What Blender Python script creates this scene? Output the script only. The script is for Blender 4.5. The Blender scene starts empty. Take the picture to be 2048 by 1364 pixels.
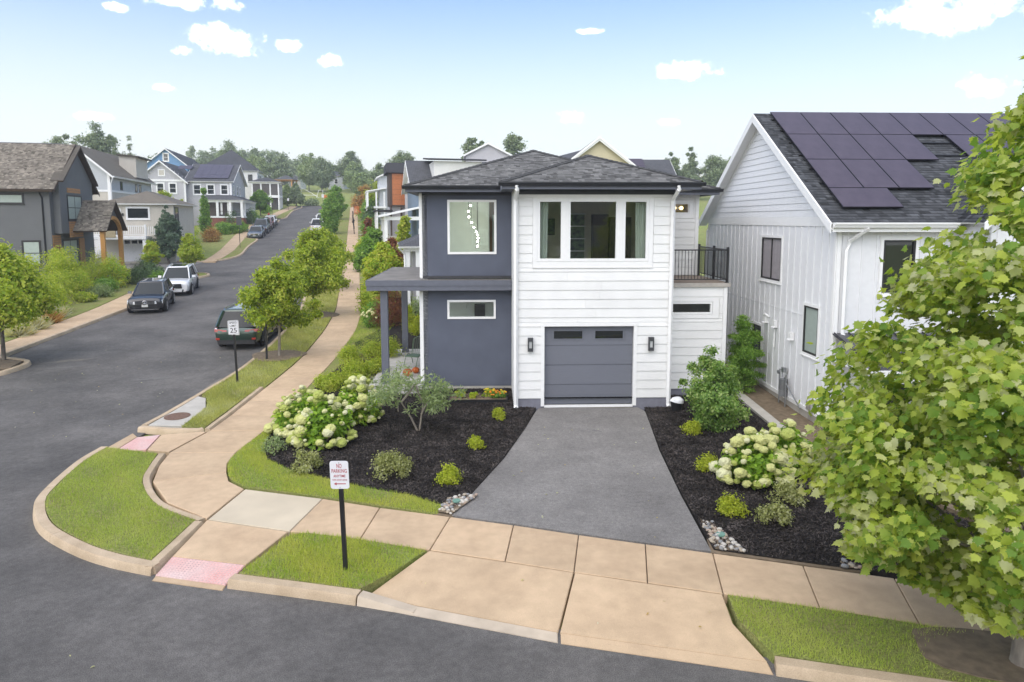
import bpy, bmesh, math, random
import numpy as np
from mathutils import Vector, Matrix
from mathutils.geometry import delaunay_2d_cdt
random.seed(7); RNG = np.random.default_rng(7)
R = math.radians
scene = bpy.context.scene
COL = scene.collection

# ---------------------------------------------------------------- camera, sky, sun, exposure
cam_d = bpy.data.cameras.new('camera'); cam = bpy.data.objects.new('camera', cam_d); COL.objects.link(cam)
cam.location = (0, 0, 5.82)
cam.rotation_euler = (R(90-6.15), 0, 0)
cam_d.sensor_width = 36; cam_d.lens = 24.0; cam_d.shift_y = -95/2048
cam_d.clip_end = 3000
scene.camera = cam

SUN_EL, SUN_AZ = 52, 208          # azimuth clockwise from +Y
world = bpy.data.worlds.new('World'); scene.world = world; world.use_nodes = True
def build_world():
    nt = world.node_tree; N = nt.nodes; L = nt.links; N.clear()
    out = N.new('ShaderNodeOutputWorld'); bg = N.new('ShaderNodeBackground')
    sky = N.new('ShaderNodeTexSky'); sky.sky_type = 'NISHITA'; sky.sun_disc = False
    sky.sun_elevation = R(SUN_EL); sky.sun_rotation = R(SUN_AZ)
    sky.air_density = 1.0; sky.dust_density = 1.5; sky.ozone_density = 2.6; sky.altitude = 150
    bg.inputs['Strength'].default_value = 0.135
    tc = N.new('ShaderNodeTexCoord')
    # fair weather cumulus: (azimuth deg from +Y to the right, elevation deg, half width, half height)
    clouds = [(-21.96,13.23,2.77,1.03),(-25.39,15.48,2.17,0.55),(-21.40,15.67,1.19,0.55),(-17.92,13.21,1.19,0.43),(-14.62,12.26,1.03,0.51),(14.03,11.63,2.05,0.79),(31.58,13.77,3.95,1.34),(34.15,9.07,2.05,0.75),(5.24,8.39,1.50,0.67),(6.30,14.80,1.11,0.24),(-29.09,14.59,0.71,0.32),(-25.23,12.17,1.11,0.36),(-30.87,7.18,1.98,0.28),(-26.35,9.53,0.87,0.32),(12.58,7.73,0.95,0.36),
              (-62,20,5,1.6),(58,24,6,1.8),(80,14,4,1.2),(-95,18,5,1.5),(120,22,5,1.5),
              (160,16,5,1.4),(-140,20,6,1.7),(-20,34,5,1.5),(30,40,6,2)]
    noise = N.new('ShaderNodeTexNoise'); noise.inputs['Scale'].default_value = 34; noise.inputs['Detail'].default_value = 9
    noise.inputs['Roughness'].default_value = .62
    L.new(tc.outputs['Generated'], noise.inputs['Vector'])
    acc = None
    for az, el, hw, hh in clouds:
        a, e = R(az), R(el)
        f = Vector((math.sin(a)*math.cos(e), math.cos(a)*math.cos(e), math.sin(e)))
        r = Vector((math.cos(a), -math.sin(a), 0)); u = r.cross(f)
        def dot(v, k, bias=0.):
            d = N.new('ShaderNodeVectorMath'); d.operation = 'DOT_PRODUCT'; d.inputs[1].default_value = v*k
            L.new(tc.outputs['Generated'], d.inputs[0]); return d.outputs['Value']
        def m(op, x, y):
            d = N.new('ShaderNodeMath'); d.operation = op
            for i, q in enumerate((x, y)):
                if isinstance(q, (int, float)): d.inputs[i].default_value = q
                else: L.new(q, d.inputs[i])
            return d.outputs[0]
        dx = dot(r, 1/R(hw)); dy = dot(u, 1/R(hh))
        dd = m('ADD', m('MULTIPLY', dx, dx), m('MULTIPLY', dy, dy))
        front = m('GREATER_THAN', dot(f, 1), 0.)
        v = m('ADD', m('SUBTRACT', 1.0, dd), m('MULTIPLY', m('SUBTRACT', front, 1.0), 99.))
        acc = v if acc is None else m('MAXIMUM', acc, v)
    s = m('ADD', acc, m('MULTIPLY', m('SUBTRACT', noise.outputs['Fac'], .53), 7.0))
    mr = N.new('ShaderNodeMapRange'); mr.interpolation_type = 'SMOOTHSTEP'
    mr.inputs['From Min'].default_value = -.35; mr.inputs['From Max'].default_value = 1.35; mr.inputs['To Max'].default_value = .92
    L.new(s, mr.inputs['Value'])
    # summer haze whitens the sky towards the horizon, the same all round
    sx = N.new('ShaderNodeSeparateXYZ'); L.new(tc.outputs['Generated'], sx.inputs[0])
    hz = N.new('ShaderNodeMapRange'); hz.interpolation_type = 'SMOOTHSTEP'; hz.inputs['From Min'].default_value = .03; hz.inputs['From Max'].default_value = .34
    hz.inputs['To Min'].default_value = .95; hz.inputs['To Max'].default_value = .0; L.new(sx.outputs['Z'], hz.inputs['Value'])
    hm = N.new('ShaderNodeMixRGB'); hm.inputs['Color2'].default_value = (4.55, 4.7, 4.6, 1); L.new(hz.outputs['Result'], hm.inputs['Fac']); L.new(sky.outputs['Color'], hm.inputs['Color1'])
    mix = N.new('ShaderNodeMixRGB'); mix.inputs['Color2'].default_value = (10.5, 10.6, 10.7, 1)
    L.new(mr.outputs['Result'], mix.inputs['Fac']); L.new(hm.outputs['Color'], mix.inputs['Color1'])
    L.new(mix.outputs['Color'], bg.inputs['Color']); L.new(bg.outputs[0], out.inputs[0])
build_world()
sd = bpy.data.lights.new('sun', 'SUN'); sun = bpy.data.objects.new('sun', sd); COL.objects.link(sun)
sd.energy = 2.1; sd.angle = R(110); sd.color = (1, .925, .80)
_d = Vector((math.sin(R(SUN_AZ))*math.cos(R(SUN_EL)), math.cos(R(SUN_AZ))*math.cos(R(SUN_EL)), math.sin(R(SUN_EL))))
sun.rotation_euler = _d.to_track_quat('Z', 'Y').to_euler()
vs = scene.view_settings; vs.view_transform = 'Standard'; vs.look = 'None'; vs.exposure = 0.88; vs.gamma = 1; vs.use_curve_mapping = False
scene.cycles.max_bounces = 8; scene.cycles.transparent_max_bounces = 12
scene.cycles.caustics_reflective = False; scene.cycles.caustics_refractive = False

# ---------------------------------------------------------------- terrain height
_YS = [-80,20,30,40,54,70,88,110,135,150,170,200,230,300,700]
_ZS = [0,0,.35,.7,1.25,2.1,3.5,5.4,7.7,8.8,10.6,14,17,22,26]
_LX = ([20,29.5,37.3,48.4,58,75,105,126,160],[-22.0,-22.7,-24.0,-26.4,-28.5,-32.3,-40.6,-44.2,-52])   # far edge of the walk on the other side
def T(x, y):
    z = np.interp(y, _YS, _ZS)
    d = np.interp(y, *_LX) - x
    s = np.clip((d-.6)/5.5, 0, 1); s = s*s*(3-2*s)
    g = np.clip((y-26)/8, 0, 1)*np.clip((60-y)/6, 0, 1)
    return z + 1.0*s*g
def Tf(x, y): return float(T(x, y))

# ---------------------------------------------------------------- object helpers
def tag(o, label=None, cat=None, group=None, kind=None):
    if label: o['label'] = label
    if cat: o['category'] = cat
    if group: o['group'] = group
    if kind: o['kind'] = kind
    return o
def empty(name, loc=(0, 0, 0), rz=0., label=None, cat=None, group=None, kind=None, parent=None):
    o = bpy.data.objects.new(name, None); COL.objects.link(o); o.empty_display_size = .2
    o.location = loc; o.rotation_euler = (0, 0, rz)
    if parent: o.parent = parent
    return tag(o, label, cat, group, kind)
def link(name, me, mats=None, parent=None, loc=None, rot=None, scale=None, label=None, cat=None, group=None, kind=None):
    o = bpy.data.objects.new(name, me); COL.objects.link(o)
    if mats is not None and not me.materials:
        for m in (mats if isinstance(mats, (list, tuple)) else [mats]): me.materials.append(m)
    if parent: o.parent = parent
    if loc is not None: o.location = loc
    if rot is not None: o.rotation_euler = rot
    if scale is not None: o.scale = scale if isinstance(scale, (tuple, list, Vector)) else (scale,)*3
    return tag(o, label, cat, group, kind)
def npmesh(name, V, F, var=None, mi=None, smooth=False):
    """mesh from numpy vertices and an (n,k) face array"""
    me = bpy.data.meshes.new(name); V = np.asarray(V, np.float32).reshape(-1, 3); F = np.asarray(F, np.int32)
    n, k = F.shape
    me.vertices.add(len(V)); me.vertices.foreach_set('co', V.ravel())
    me.loops.add(n*k); me.loops.foreach_set('vertex_index', F.ravel())
    me.polygons.add(n); me.polygons.foreach_set('loop_start', np.arange(0, n*k, k, dtype=np.int32))
    me.polygons.foreach_set('loop_total', np.full(n, k, np.int32))
    if smooth: me.polygons.foreach_set('use_smooth', np.ones(n, bool))
    if mi is not None: me.polygons.foreach_set('material_index', np.asarray(mi, np.int32))
    if var is not None:
        a = me.attributes.new('var', 'FLOAT', 'FACE'); a.data.foreach_set('value', np.asarray(var, np.float32))
    me.update(calc_edges=True); return me
class MB:
    """collects faces for one mesh object"""
    def __init__(s): s.v = []; s.f = []; s.m = []; s.uv = []
    def quad(s, pts, m=0, uv=None):
        i = len(s.v); s.v += [tuple(p) for p in pts]; s.f.append(tuple(range(i, i+len(pts)))); s.m.append(m); s.uv.append(uv)
    def hexa(s, b, t, m=0):
        i = len(s.v); n = len(b); s.v += [tuple(p) for p in b]+[tuple(p) for p in t]
        s.f.append(tuple(range(i+n-1, i-1, -1))); s.f.append(tuple(range(i+n, i+2*n)))
        for k in range(n):
            j = (k+1) % n; s.f.append((i+k, i+j, i+n+j, i+n+k))
        s.m += [m]*(n+2); s.uv += [None]*(n+2)
    def box(s, x0, x1, y0, y1, z0, z1, m=0):
        s.hexa([(x0,y0,z0),(x1,y0,z0),(x1,y1,z0),(x0,y1,z0)], [(x0,y0,z1),(x1,y0,z1),(x1,y1,z1),(x0,y1,z1)], m)
    def tube(s, pts, r, n=8, m=0, cap=True):
        pts = [Vector(p) for p in pts]; rr = r if isinstance(r, (list, tuple)) else [r]*len(pts); base = len(s.v)
        up = Vector((0, 0, 1))
        for k, p in enumerate(pts):
            d = (pts[min(k+1, len(pts)-1)]-pts[max(k-1, 0)]).normalized()
            a = d.cross(up if abs(d.z) < .95 else Vector((1, 0, 0))).normalized(); b = d.cross(a)
            for q in range(n):
                t = 2*math.pi*q/n; s.v.append(tuple(p+(a*math.cos(t)+b*math.sin(t))*rr[k]))
        for k in range(len(pts)-1):
            for q in range(n):
                q2 = (q+1) % n; s.f.append((base+k*n+q, base+k*n+q2, base+(k+1)*n+q2, base+(k+1)*n+q)); s.m.append(m); s.uv.append(None)
        if cap:
            s.f.append(tuple(base+q for q in range(n-1, -1, -1))); s.f.append(tuple(base+(len(pts)-1)*n+q for q in range(n))); s.m += [m, m]; s.uv += [None]*2
    def disc(s, c, ax, r, h, n=20, m=0):
        c = Vector(c); ax = Vector(ax).normalized(); s.tube([c, c+ax*h], r, n, m)
    def mesh(s, name, smooth=None, fix=True):
        me = bpy.data.meshes.new(name); me.from_pydata(s.v, [], s.f)
        me.polygons.foreach_set('material_index', s.m)
        if any(u is not None for u in s.uv):
            l = me.uv_layers.new(name='UVMap'); k = 0
            for p, u in zip(me.polygons, s.uv):
                for q, li in enumerate(p.loop_indices):
                    l.data[li].uv = u[q] if u else (0, 0)
        if fix:
            bm = bmesh.new(); bm.from_mesh(me); bmesh.ops.recalc_face_normals(bm, faces=bm.faces); bm.to_mesh(me); bm.free()
        if smooth:
            me.polygons.foreach_set('use_smooth', np.ones(len(me.polygons), bool)); me.set_sharp_from_angle(angle=R(smooth))
        me.update(); return me
    def build(s, name, mats, parent=None, smooth=None, fix=True, **k):
        return link(name, s.mesh(name, smooth, fix), mats, parent, **k)
def copy_tree(o, loc=None, rz=None, parent=None, label=None):
    c = o.copy(); COL.objects.link(c); c.parent = parent
    if loc is not None: c.location = loc
    if rz is not None: c.rotation_euler = (0, 0, rz)
    if label: c['label'] = label
    for ch in list(o.children): copy_tree(ch, parent=c)
    return c
class PL:
    """a wall plane: origin, along, outward"""
    def __init__(s, O, U, N): s.O = Vector(O); s.U = Vector(U).normalized(); s.N = Vector(N).normalized()
    def p(s, u, w, n=0.): return s.O+s.U*u+Vector((0, 0, w))+s.N*n
    def box(s, mb, u0, u1, w0, w1, n0, n1, m=0):
        mb.hexa([s.p(u0,w0,n0), s.p(u1,w0,n0), s.p(u1,w0,n1), s.p(u0,w0,n1)], [s.p(u0,w1,n0), s.p(u1,w1,n0), s.p(u1,w1,n1), s.p(u0,w1,n1)], m)

# ---------------------------------------------------------------- materials
MATS = {}
def mat(name, c, rough=.7, c2=None, var=.12, scale=6., bump=0., bscale=60., spec=.4, metal=0., coat=0., detail=4., attr=False, stretch=None, speck=None, objvar=0.):
    if name in MATS: return MATS[name]
    m = bpy.data.materials.new(name); m.use_nodes = True; MATS[name] = m
    nt = m.node_tree; N = nt.nodes; L = nt.links; b = N['Principled BSDF']
    b.inputs['Roughness'].default_value = rough; b.inputs['Metallic'].default_value = metal
    b.inputs['Specular IOR Level'].default_value = spec; b.inputs['Coat Weight'].default_value = coat; b.inputs['Coat Roughness'].default_value = .04
    c = tuple(c); c2 = c2 or tuple(max(0, k*(1-var*1.6)) for k in c); c1 = tuple(min(1, k*(1+var*.5)) for k in c)
    tc = N.new('ShaderNodeTexCoord'); vec = tc.outputs['Object']
    if stretch:
        mp = N.new('ShaderNodeMapping'); mp.inputs['Scale'].default_value = stretch; L.new(vec, mp.inputs['Vector']); vec = mp.outputs['Vector']
    no = N.new('ShaderNodeTexNoise'); no.inputs['Scale'].default_value = scale; no.inputs['Detail'].default_value = detail; L.new(vec, no.inputs['Vector'])
    cr = N.new('ShaderNodeValToRGB'); cr.color_ramp.elements[0].position = .3; cr.color_ramp.elements[1].position = .72
    cr.color_ramp.elements[0].color = (*c2, 1); cr.color_ramp.elements[1].color = (*c1, 1); L.new(no.outputs['Fac'], cr.inputs['Fac'])
    colr = cr.outputs['Color']
    for speck in ([speck] if speck and not isinstance(speck[0], tuple) else speck or []):
        n3 = N.new('ShaderNodeTexNoise'); n3.inputs['Scale'].default_value = speck[0]; n3.inputs['Detail'].default_value = 2; L.new(vec, n3.inputs['Vector'])
        mr = N.new('ShaderNodeMapRange'); mr.inputs['From Min'].default_value = .3; mr.inputs['From Max'].default_value = .7
        mr.inputs['To Min'].default_value = 1-speck[1]; mr.inputs['To Max'].default_value = 1+speck[1]; L.new(n3.outputs['Fac'], mr.inputs['Value'])
        mx = N.new('ShaderNodeMixRGB'); mx.blend_type = 'MULTIPLY'; mx.inputs['Fac'].default_value = 1; L.new(colr, mx.inputs['Color1']); L.new(mr.outputs['Result'], mx.inputs['Color2']); colr = mx.outputs['Color']
    if attr:
        at = N.new('ShaderNodeAttribute'); at.attribute_name = 'var'
        mr = N.new('ShaderNodeMapRange'); mr.inputs['To Min'].default_value = 1-attr; mr.inputs['To Max'].default_value = 1+attr; L.new(at.outputs['Fac'], mr.inputs['Value'])
        mx = N.new('ShaderNodeMixRGB'); mx.blend_type = 'MULTIPLY'; mx.inputs['Fac'].default_value = 1; L.new(colr, mx.inputs['Color1']); L.new(mr.outputs['Result'], mx.inputs['Color2']); colr = mx.outputs['Color']
    if objvar:          # each board or slab is its own batch
        oi = N.new('ShaderNodeObjectInfo'); mr = N.new('ShaderNodeMapRange'); mr.inputs['To Min'].default_value = 1-objvar; mr.inputs['To Max'].default_value = 1+objvar; L.new(oi.outputs['Random'], mr.inputs['Value'])
        mx = N.new('ShaderNodeMixRGB'); mx.blend_type = 'MULTIPLY'; mx.inputs['Fac'].default_value = 1; L.new(colr, mx.inputs['Color1']); L.new(mr.outputs['Result'], mx.inputs['Color2']); colr = mx.outputs['Color']
    L.new(colr, b.inputs['Base Color'])
    if bump:
        n2 = N.new('ShaderNodeTexNoise'); n2.inputs['Scale'].default_value = bscale; n2.inputs['Detail'].default_value = 5; L.new(vec, n2.inputs['Vector'])
        bu = N.new('ShaderNodeBump'); bu.inputs['Strength'].default_value = bump; bu.inputs['Distance'].default_value = .01
        L.new(n2.outputs['Fac'], bu.inputs['Height']); L.new(bu.outputs['Normal'], b.inputs['Normal'])
    return m
def leafmat(name, ca, cb, cc=None, trans=.48, rough=.55, nscale=1.2, k=1.95):
    """leaf: hue picked per leaf (var) and per clump (noise); light passes through"""
    if name in MATS: return MATS[name]
    ca, cb, cc = [tuple(min(.5, q*k) for q in c) for c in (ca, cb, cc or cb)]
    m = bpy.data.materials.new(name); m.use_nodes = True; MATS[name] = m
    nt = m.node_tree; N = nt.nodes; L = nt.links; b = N['Principled BSDF']; out = N['Material Output']
    b.inputs['Roughness'].default_value = rough; b.inputs['Specular IOR Level'].default_value = .3
    at = N.new('ShaderNodeAttribute'); at.attribute_name = 'var'
    tc = N.new('ShaderNodeTexCoord'); no = N.new('ShaderNodeTexNoise'); no.inputs['Scale'].default_value = nscale; no.inputs['Detail'].default_value = 2; L.new(tc.outputs['Object'], no.inputs['Vector'])
    oi = N.new('ShaderNodeObjectInfo')
    ad = N.new('ShaderNodeMath'); ad.operation = 'MULTIPLY_ADD'; ad.inputs[1].default_value = .9; L.new(no.outputs['Fac'], ad.inputs[0])
    m2 = N.new('ShaderNodeMath'); m2.operation = 'MULTIPLY_ADD'; m2.inputs[1].default_value = .75; m2.inputs[2].default_value = -.32
    L.new(at.outputs['Fac'], m2.inputs[0]); L.new(m2.outputs[0], ad.inputs[2])
    cr = N.new('ShaderNodeValToRGB'); e = cr.color_ramp.elements; e[0].position = .15; e[1].position = .6
    e[0].color = (*ca, 1); e[1].color = (*cb, 1)
    q = e.new(.95); q.color = (*(cc or cb), 1)
    L.new(ad.outputs[0], cr.inputs['Fac']); L.new(cr.outputs['Color'], b.inputs['Base Color'])
    t = N.new('ShaderNodeBsdfTranslucent'); g = N.new('ShaderNodeMixRGB'); g.blend_type = 'MULTIPLY'; g.inputs['Fac'].default_value = 1; g.inputs['Color2'].default_value = (1.5, 1.5, .8, 1)
    L.new(cr.outputs['Color'], g.inputs['Color1']); L.new(g.outputs['Color'], t.inputs['Color'])
    mx = N.new('ShaderNodeMixShader'); mx.inputs['Fac'].default_value = trans
    L.new(b.outputs[0], mx.inputs[1]); L.new(t.outputs[0], mx.inputs[2]); L.new(mx.outputs[0], out.inputs['Surface'])
    return m
def glassmat(name, tint, alpha, rough=.02):
    """window glass: a mirror-like sheet over a dim see-through one"""
    if name in MATS: return MATS[name]
    m = bpy.data.materials.new(name); m.use_nodes = True; MATS[name] = m
    nt = m.node_tree; N = nt.nodes; L = nt.links; b = N['Principled BSDF']; out = N['Material Output']
    b.inputs['Base Color'].default_value = (*tint, 1); b.inputs['Roughness'].default_value = rough; b.inputs['Specular IOR Level'].default_value = .9
    if alpha > 0:      # clear pane: see through, with the Fresnel mirror of a double glazed unit
        tr = N.new('ShaderNodeBsdfTransparent'); tr.inputs['Color'].default_value = (.90, .93, .91, 1)
        gl = N.new('ShaderNodeBsdfGlossy'); gl.inputs['Roughness'].default_value = .0
        lw = N.new('ShaderNodeLayerWeight'); lw.inputs['Blend'].default_value = .5
        pw = N.new('ShaderNodeMath'); pw.operation = 'POWER'; pw.inputs[1].default_value = 4; L.new(lw.outputs['Facing'], pw.inputs[0])
        fr = N.new('ShaderNodeMath'); fr.operation = 'MULTIPLY_ADD'; fr.inputs[1].default_value = .8; fr.inputs[2].default_value = .06; L.new(pw.outputs[0], fr.inputs[0])
        mx = N.new('ShaderNodeMixShader'); L.new(fr.outputs[0], mx.inputs['Fac'])
        L.new(tr.outputs[0], mx.inputs[1]); L.new(gl.outputs[0], mx.inputs[2]); L.new(mx.outputs[0], out.inputs['Surface'])
    return m
def emit(name, c, s):
    if name in MATS: return MATS[name]
    m = bpy.data.materials.new(name); m.use_nodes = True; MATS[name] = m
    b = m.node_tree.nodes['Principled BSDF']; b.inputs['Base Color'].default_value = (*c, 1); b.inputs['Emission Color'].default_value = (*c, 1); b.inputs['Emission Strength'].default_value = s
    return m
def shinglemat(name, c1, c2, c3, sx=.33, sy=.14):
    """far roofs: courses from the roof's own UV in metres"""
    if name in MATS: return MATS[name]
    m = bpy.data.materials.new(name); m.use_nodes = True; MATS[name] = m
    nt = m.node_tree; N = nt.nodes; L = nt.links; b = N['Principled BSDF']; b.inputs['Roughness'].default_value = .9; b.inputs['Specular IOR Level'].default_value = .2
    tc = N.new('ShaderNodeTexCoord'); br = N.new('ShaderNodeTexBrick'); L.new(tc.outputs['UV'], br.inputs['Vector'])
    br.inputs['Color1'].default_value = (*c1, 1); br.inputs['Color2'].default_value = (*c2, 1); br.inputs['Mortar'].default_value = (*c3, 1)
    br.inputs['Scale'].default_value = 1; br.inputs['Brick Width'].default_value = sx; br.inputs['Row Height'].default_value = sy; br.inputs['Mortar Size'].default_value = .018; br.inputs['Bias'].default_value = 0
    no = N.new('ShaderNodeTexNoise'); no.inputs['Scale'].default_value = .8; no.inputs['Detail'].default_value = 5; L.new(tc.outputs['UV'], no.inputs['Vector'])
    mr = N.new('ShaderNodeMapRange'); mr.inputs['To Min'].default_value = .75; mr.inputs['To Max'].default_value = 1.25; L.new(no.outputs['Fac'], mr.inputs['Value'])
    mx = N.new('ShaderNodeMixRGB'); mx.blend_type = 'MULTIPLY'; mx.inputs['Fac'].default_value = 1; L.new(br.outputs['Color'], mx.inputs['Color1']); L.new(mr.outputs['Result'], mx.inputs['Color2'])
    L.new(mx.outputs['Color'], b.inputs['Base Color'])
    bu = N.new('ShaderNodeBump'); bu.inputs['Strength'].default_value = .6; bu.inputs['Distance'].default_value = .02; L.new(br.outputs['Fac'], bu.inputs['Height']); bu.invert = True
    L.new(bu.outputs['Normal'], b.inputs['Normal'])
    return m

WHITE = mat('white_paint', (.79,.79,.775), .55, var=.05, scale=1.3, detail=7, objvar=.022, bump=.05, bscale=25)
WHITE2 = mat('white_trim', (.82,.82,.81), .5, var=.02)
FASCIA = mat('charcoal_fascia', (.05,.053,.064), .45, var=.1)
STUCCO = mat('charcoal_stucco', (.112,.124,.162), .85, var=.10, scale=1.3, bump=.35, bscale=160, spec=.25)
FOUND = mat('grey_foundation', (.21,.21,.25), .85, var=.1, bump=.15)
GDOOR = mat('garage_door_paint', (.158,.166,.195), .5, var=.06, scale=30, stretch=(.15,1,6), bump=.08, bscale=30, objvar=0.025)
BLACK = mat('black_metal', (.018,.018,.02), .4, var=.2)
DARKW = mat('dark_window_frame', (.028,.027,.027), .45)
CONC = mat('light_concrete', (.46,.435,.385), .85, var=.1, scale=2.5, bump=.12, bscale=90)
TAN = mat('tan_concrete', (.51,.378,.245), .85, c2=(.43,.31,.198), scale=.9, detail=7, bump=.1, bscale=140, speck=((90,.10),(5,.07),(1.1,.06)), objvar=0.055)
TAN2 = mat('tan_concrete_apron', (.515,.382,.247), .85, c2=(.45,.328,.21), scale=.8, detail=7, bump=.1, bscale=140, speck=((90,.10),(4,.07),(.9,.06)), objvar=0.03)
CREAM = mat('cream_concrete', (.56,.48,.355), .85, var=.09, scale=1.2, detail=7, bump=.1, bscale=120, speck=(80,.08))
KERB = mat('kerb_concrete', (.49,.385,.27), .85, c2=(.38,.29,.19), scale=2.2, detail=7, bump=.2, bscale=70, speck=(60,.12), objvar=0.06)
KERBW = mat('kerb_pale_concrete', (.49,.41,.315), .85, var=.12, scale=3, bump=.15, bscale=80)
JOINT = mat('joint_dirt', (.10,.08,.06), .95)
RED = mat('red_tactile', (.55,.28,.25), .7, c2=(.60,.46,.43), scale=1.7, detail=8, var=.2, speck=((30,.12),))
ASPH = mat('road_asphalt', (.132,.124,.116), .9, c2=(.088,.084,.080), scale=.35, detail=9, bump=.35, bscale=130, spec=.25, speck=((70,.40),(9,.14),(2.2,.10),(.5,.14)))
DRIVE = mat('driveway_asphalt', (.21,.20,.188), .92, c2=(.158,.15,.142), scale=.55, detail=9, bump=.4, bscale=140, spec=.2, speck=((80,.40),(11,.12),(2.5,.08)))
SOIL = mat('bare_soil', (.22,.165,.11), .95, c2=(.13,.10,.065), scale=7, detail=8, bump=.4, bscale=50)
MULCHM = mat('mulch_base', (.04,.035,.032), .95, c2=(.012,.011,.011), scale=14, detail=8, bump=.8, bscale=60, spec=.1)
CHIP = mat('mulch_chip', (.068,.058,.053), .9, var=.5, scale=2, attr=.75, spec=.15)
LAWNM = mat('lawn_ground', (.17,.21,.05), .95, c2=(.23,.21,.09), scale=.9, detail=7, bump=.5, bscale=45, spec=.1, speck=(30,.35))
FIELD = mat('field_grass', (.20,.25,.07), .95, c2=(.24,.25,.09), scale=.12, detail=9, bump=.3, bscale=20, spec=.1, speck=(3,.25))
STEEL = mat('steel_grey', (.30,.31,.32), .4, metal=.6)
ALU = mat('aluminium', (.6,.6,.6), .35, metal=.8)
TIMBER = mat('timber_post', (.58,.30,.09), .65, c2=(.46,.22,.06), scale=5, stretch=(1,1,.15))
GLASS = glassmat('window_glass', (.015,.018,.018), .0)
GLASSV = glassmat('clear_glass', (.02,.022,.022), .86)
BLIND = mat('window_blind', (.34,.40,.36), .4, var=.05, spec=.8)
# ---------------------------------------------------------------- ground, roads, walks, kerbs, beds
def smooth(pts, n=6):
    P = [Vector((*p, 0)) for p in pts]; out = []
    for i in range(len(P)-1):
        p0 = P[max(i-1, 0)]; p1 = P[i]; p2 = P[i+1]; p3 = P[min(i+2, len(P)-1)]
        for k in range(n):
            t = k/n; q = .5*((2*p1)+(p2-p0)*t+(2*p0-5*p1+4*p2-p3)*t*t+(3*p1-p0-3*p2+p3)*t**3); out.append((q.x, q.y))
    out.append(tuple(P[-1].xy)); return out
def inside(poly, x, y):
    c = np.zeros(np.shape(x), bool); n = len(poly); j = n-1
    for i in range(n):
        xi, yi = poly[i]; xj, yj = poly[j]
        c ^= ((yi > y) != (yj > y)) & (x < (xj-xi)*(y-yi)/(yj-yi+1e-12)+xi); j = i
    return c
def sheet(name, outline, dz, m, skirt=.17, res=1.5, parent=None, kind=None, zf=None, **k):
    """a sheet that follows the ground at height dz, with sides going down by skirt"""
    zf = zf or (lambda x, y: Tf(x, y)+dz)
    P = [Vector(p) for p in outline]; n0 = len(P)
    a = sum(P[i].x*P[(i+1) % n0].y-P[(i+1) % n0].x*P[i].y for i in range(n0))
    if a < 0: P.reverse()
    xs = [p.x for p in P]; ys = [p.y for p in P]
    if res:
        gx, gy = np.meshgrid(np.arange(min(xs)+res*.5, max(xs), res), np.arange(min(ys)+res*.5, max(ys), res))
        gx = gx.ravel(); gy = gy.ravel(); ok = inside([tuple(p) for p in P], gx, gy)
        extra = [Vector((float(x), float(y))) for x, y in zip(gx[ok], gy[ok])]
    else: extra = []
    V, E_, F, *_ = delaunay_2d_cdt(P+extra, [], [list(range(n0))], 1, 1e-5)
    v = [(p.x, p.y, zf(p.x, p.y)) for p in V]; f = [tuple(q) for q in F]
    b = len(v)
    v += [(p.x, p.y, zf(p.x, p.y)) for p in P]+[(p.x, p.y, zf(p.x, p.y)-skirt) for p in P]
    for i in range(n0):
        j = (i+1) % n0; f.append((b+i, b+n0+i, b+n0+j, b+j))
    me = bpy.data.meshes.new(name); me.from_pydata(v, [], f); me.update()
    return link(name, me, m, parent, kind=kind, **k)
def kerb(name, path, width=.2, m=KERB, side=1, h=.012, piece=3.0, depth=.16, hf=None):
    """path is the road edge; the kerb lies to its left (side=1) or right (-1)"""
    root = empty(name, kind='structure'); P = [Vector((*p, 0)) for p in path]
    d = [0.]
    for a, b in zip(P, P[1:]): d.append(d[-1]+(b-a).length)
    def at(s):
        s = min(max(s, 0), d[-1]); i = min(np.searchsorted(d, s, side='right')-1, len(P)-2); t = (s-d[i])/(d[i+1]-d[i])
        return P[i].lerp(P[i+1], t)
    n = max(1, round(d[-1]/piece))
    for k in range(n):
        s0, s1 = d[-1]*k/n+(.006 if k else 0), d[-1]*(k+1)/n-.006; mb = MB(); rows = []
        cuts = [s0]+[q for q in d if s0+.05 < q < s1-.05]+[s1]
        for s in cuts:
            p = at(s); t = (at(s+.15)-at(s-.15)).normalized(); nn = Vector((-t.y, t.x, 0))*side
            z = Tf(p.x, p.y); hh = h if hf is None else hf(s/d[-1]); dd = depth
            rows.append([(p.x-nn.x*.02, p.y-nn.y*.02, z-dd), (p.x, p.y, z+hh-.04), (p.x+nn.x*.03, p.y+nn.y*.03, z+hh), (p.x+nn.x*width, p.y+nn.y*width, z+hh+.003), (p.x+nn.x*(width+.004), p.y+nn.y*(width+.004), z-dd)])
        for a, b in zip(rows, rows[1:]):
            for q in range(4): mb.quad([a[q], b[q], b[q+1], a[q+1]])
        mb.quad(rows[0]); mb.quad(rows[-1][::-1])
        bmm = bmesh.new(); me = mb.mesh('kerb_stone', None, False); bmm.from_mesh(me); bmesh.ops.remove_doubles(bmm, verts=bmm.verts, dist=1e-4); bmesh.ops.recalc_face_normals(bmm, faces=bmm.faces); bmm.to_mesh(me); bmm.free()
        me.polygons.foreach_set('use_smooth', np.ones(len(me.polygons), bool)); me.set_sharp_from_angle(angle=R(50))
        link('kerb_stone', me, m, root)
    return root

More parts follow.
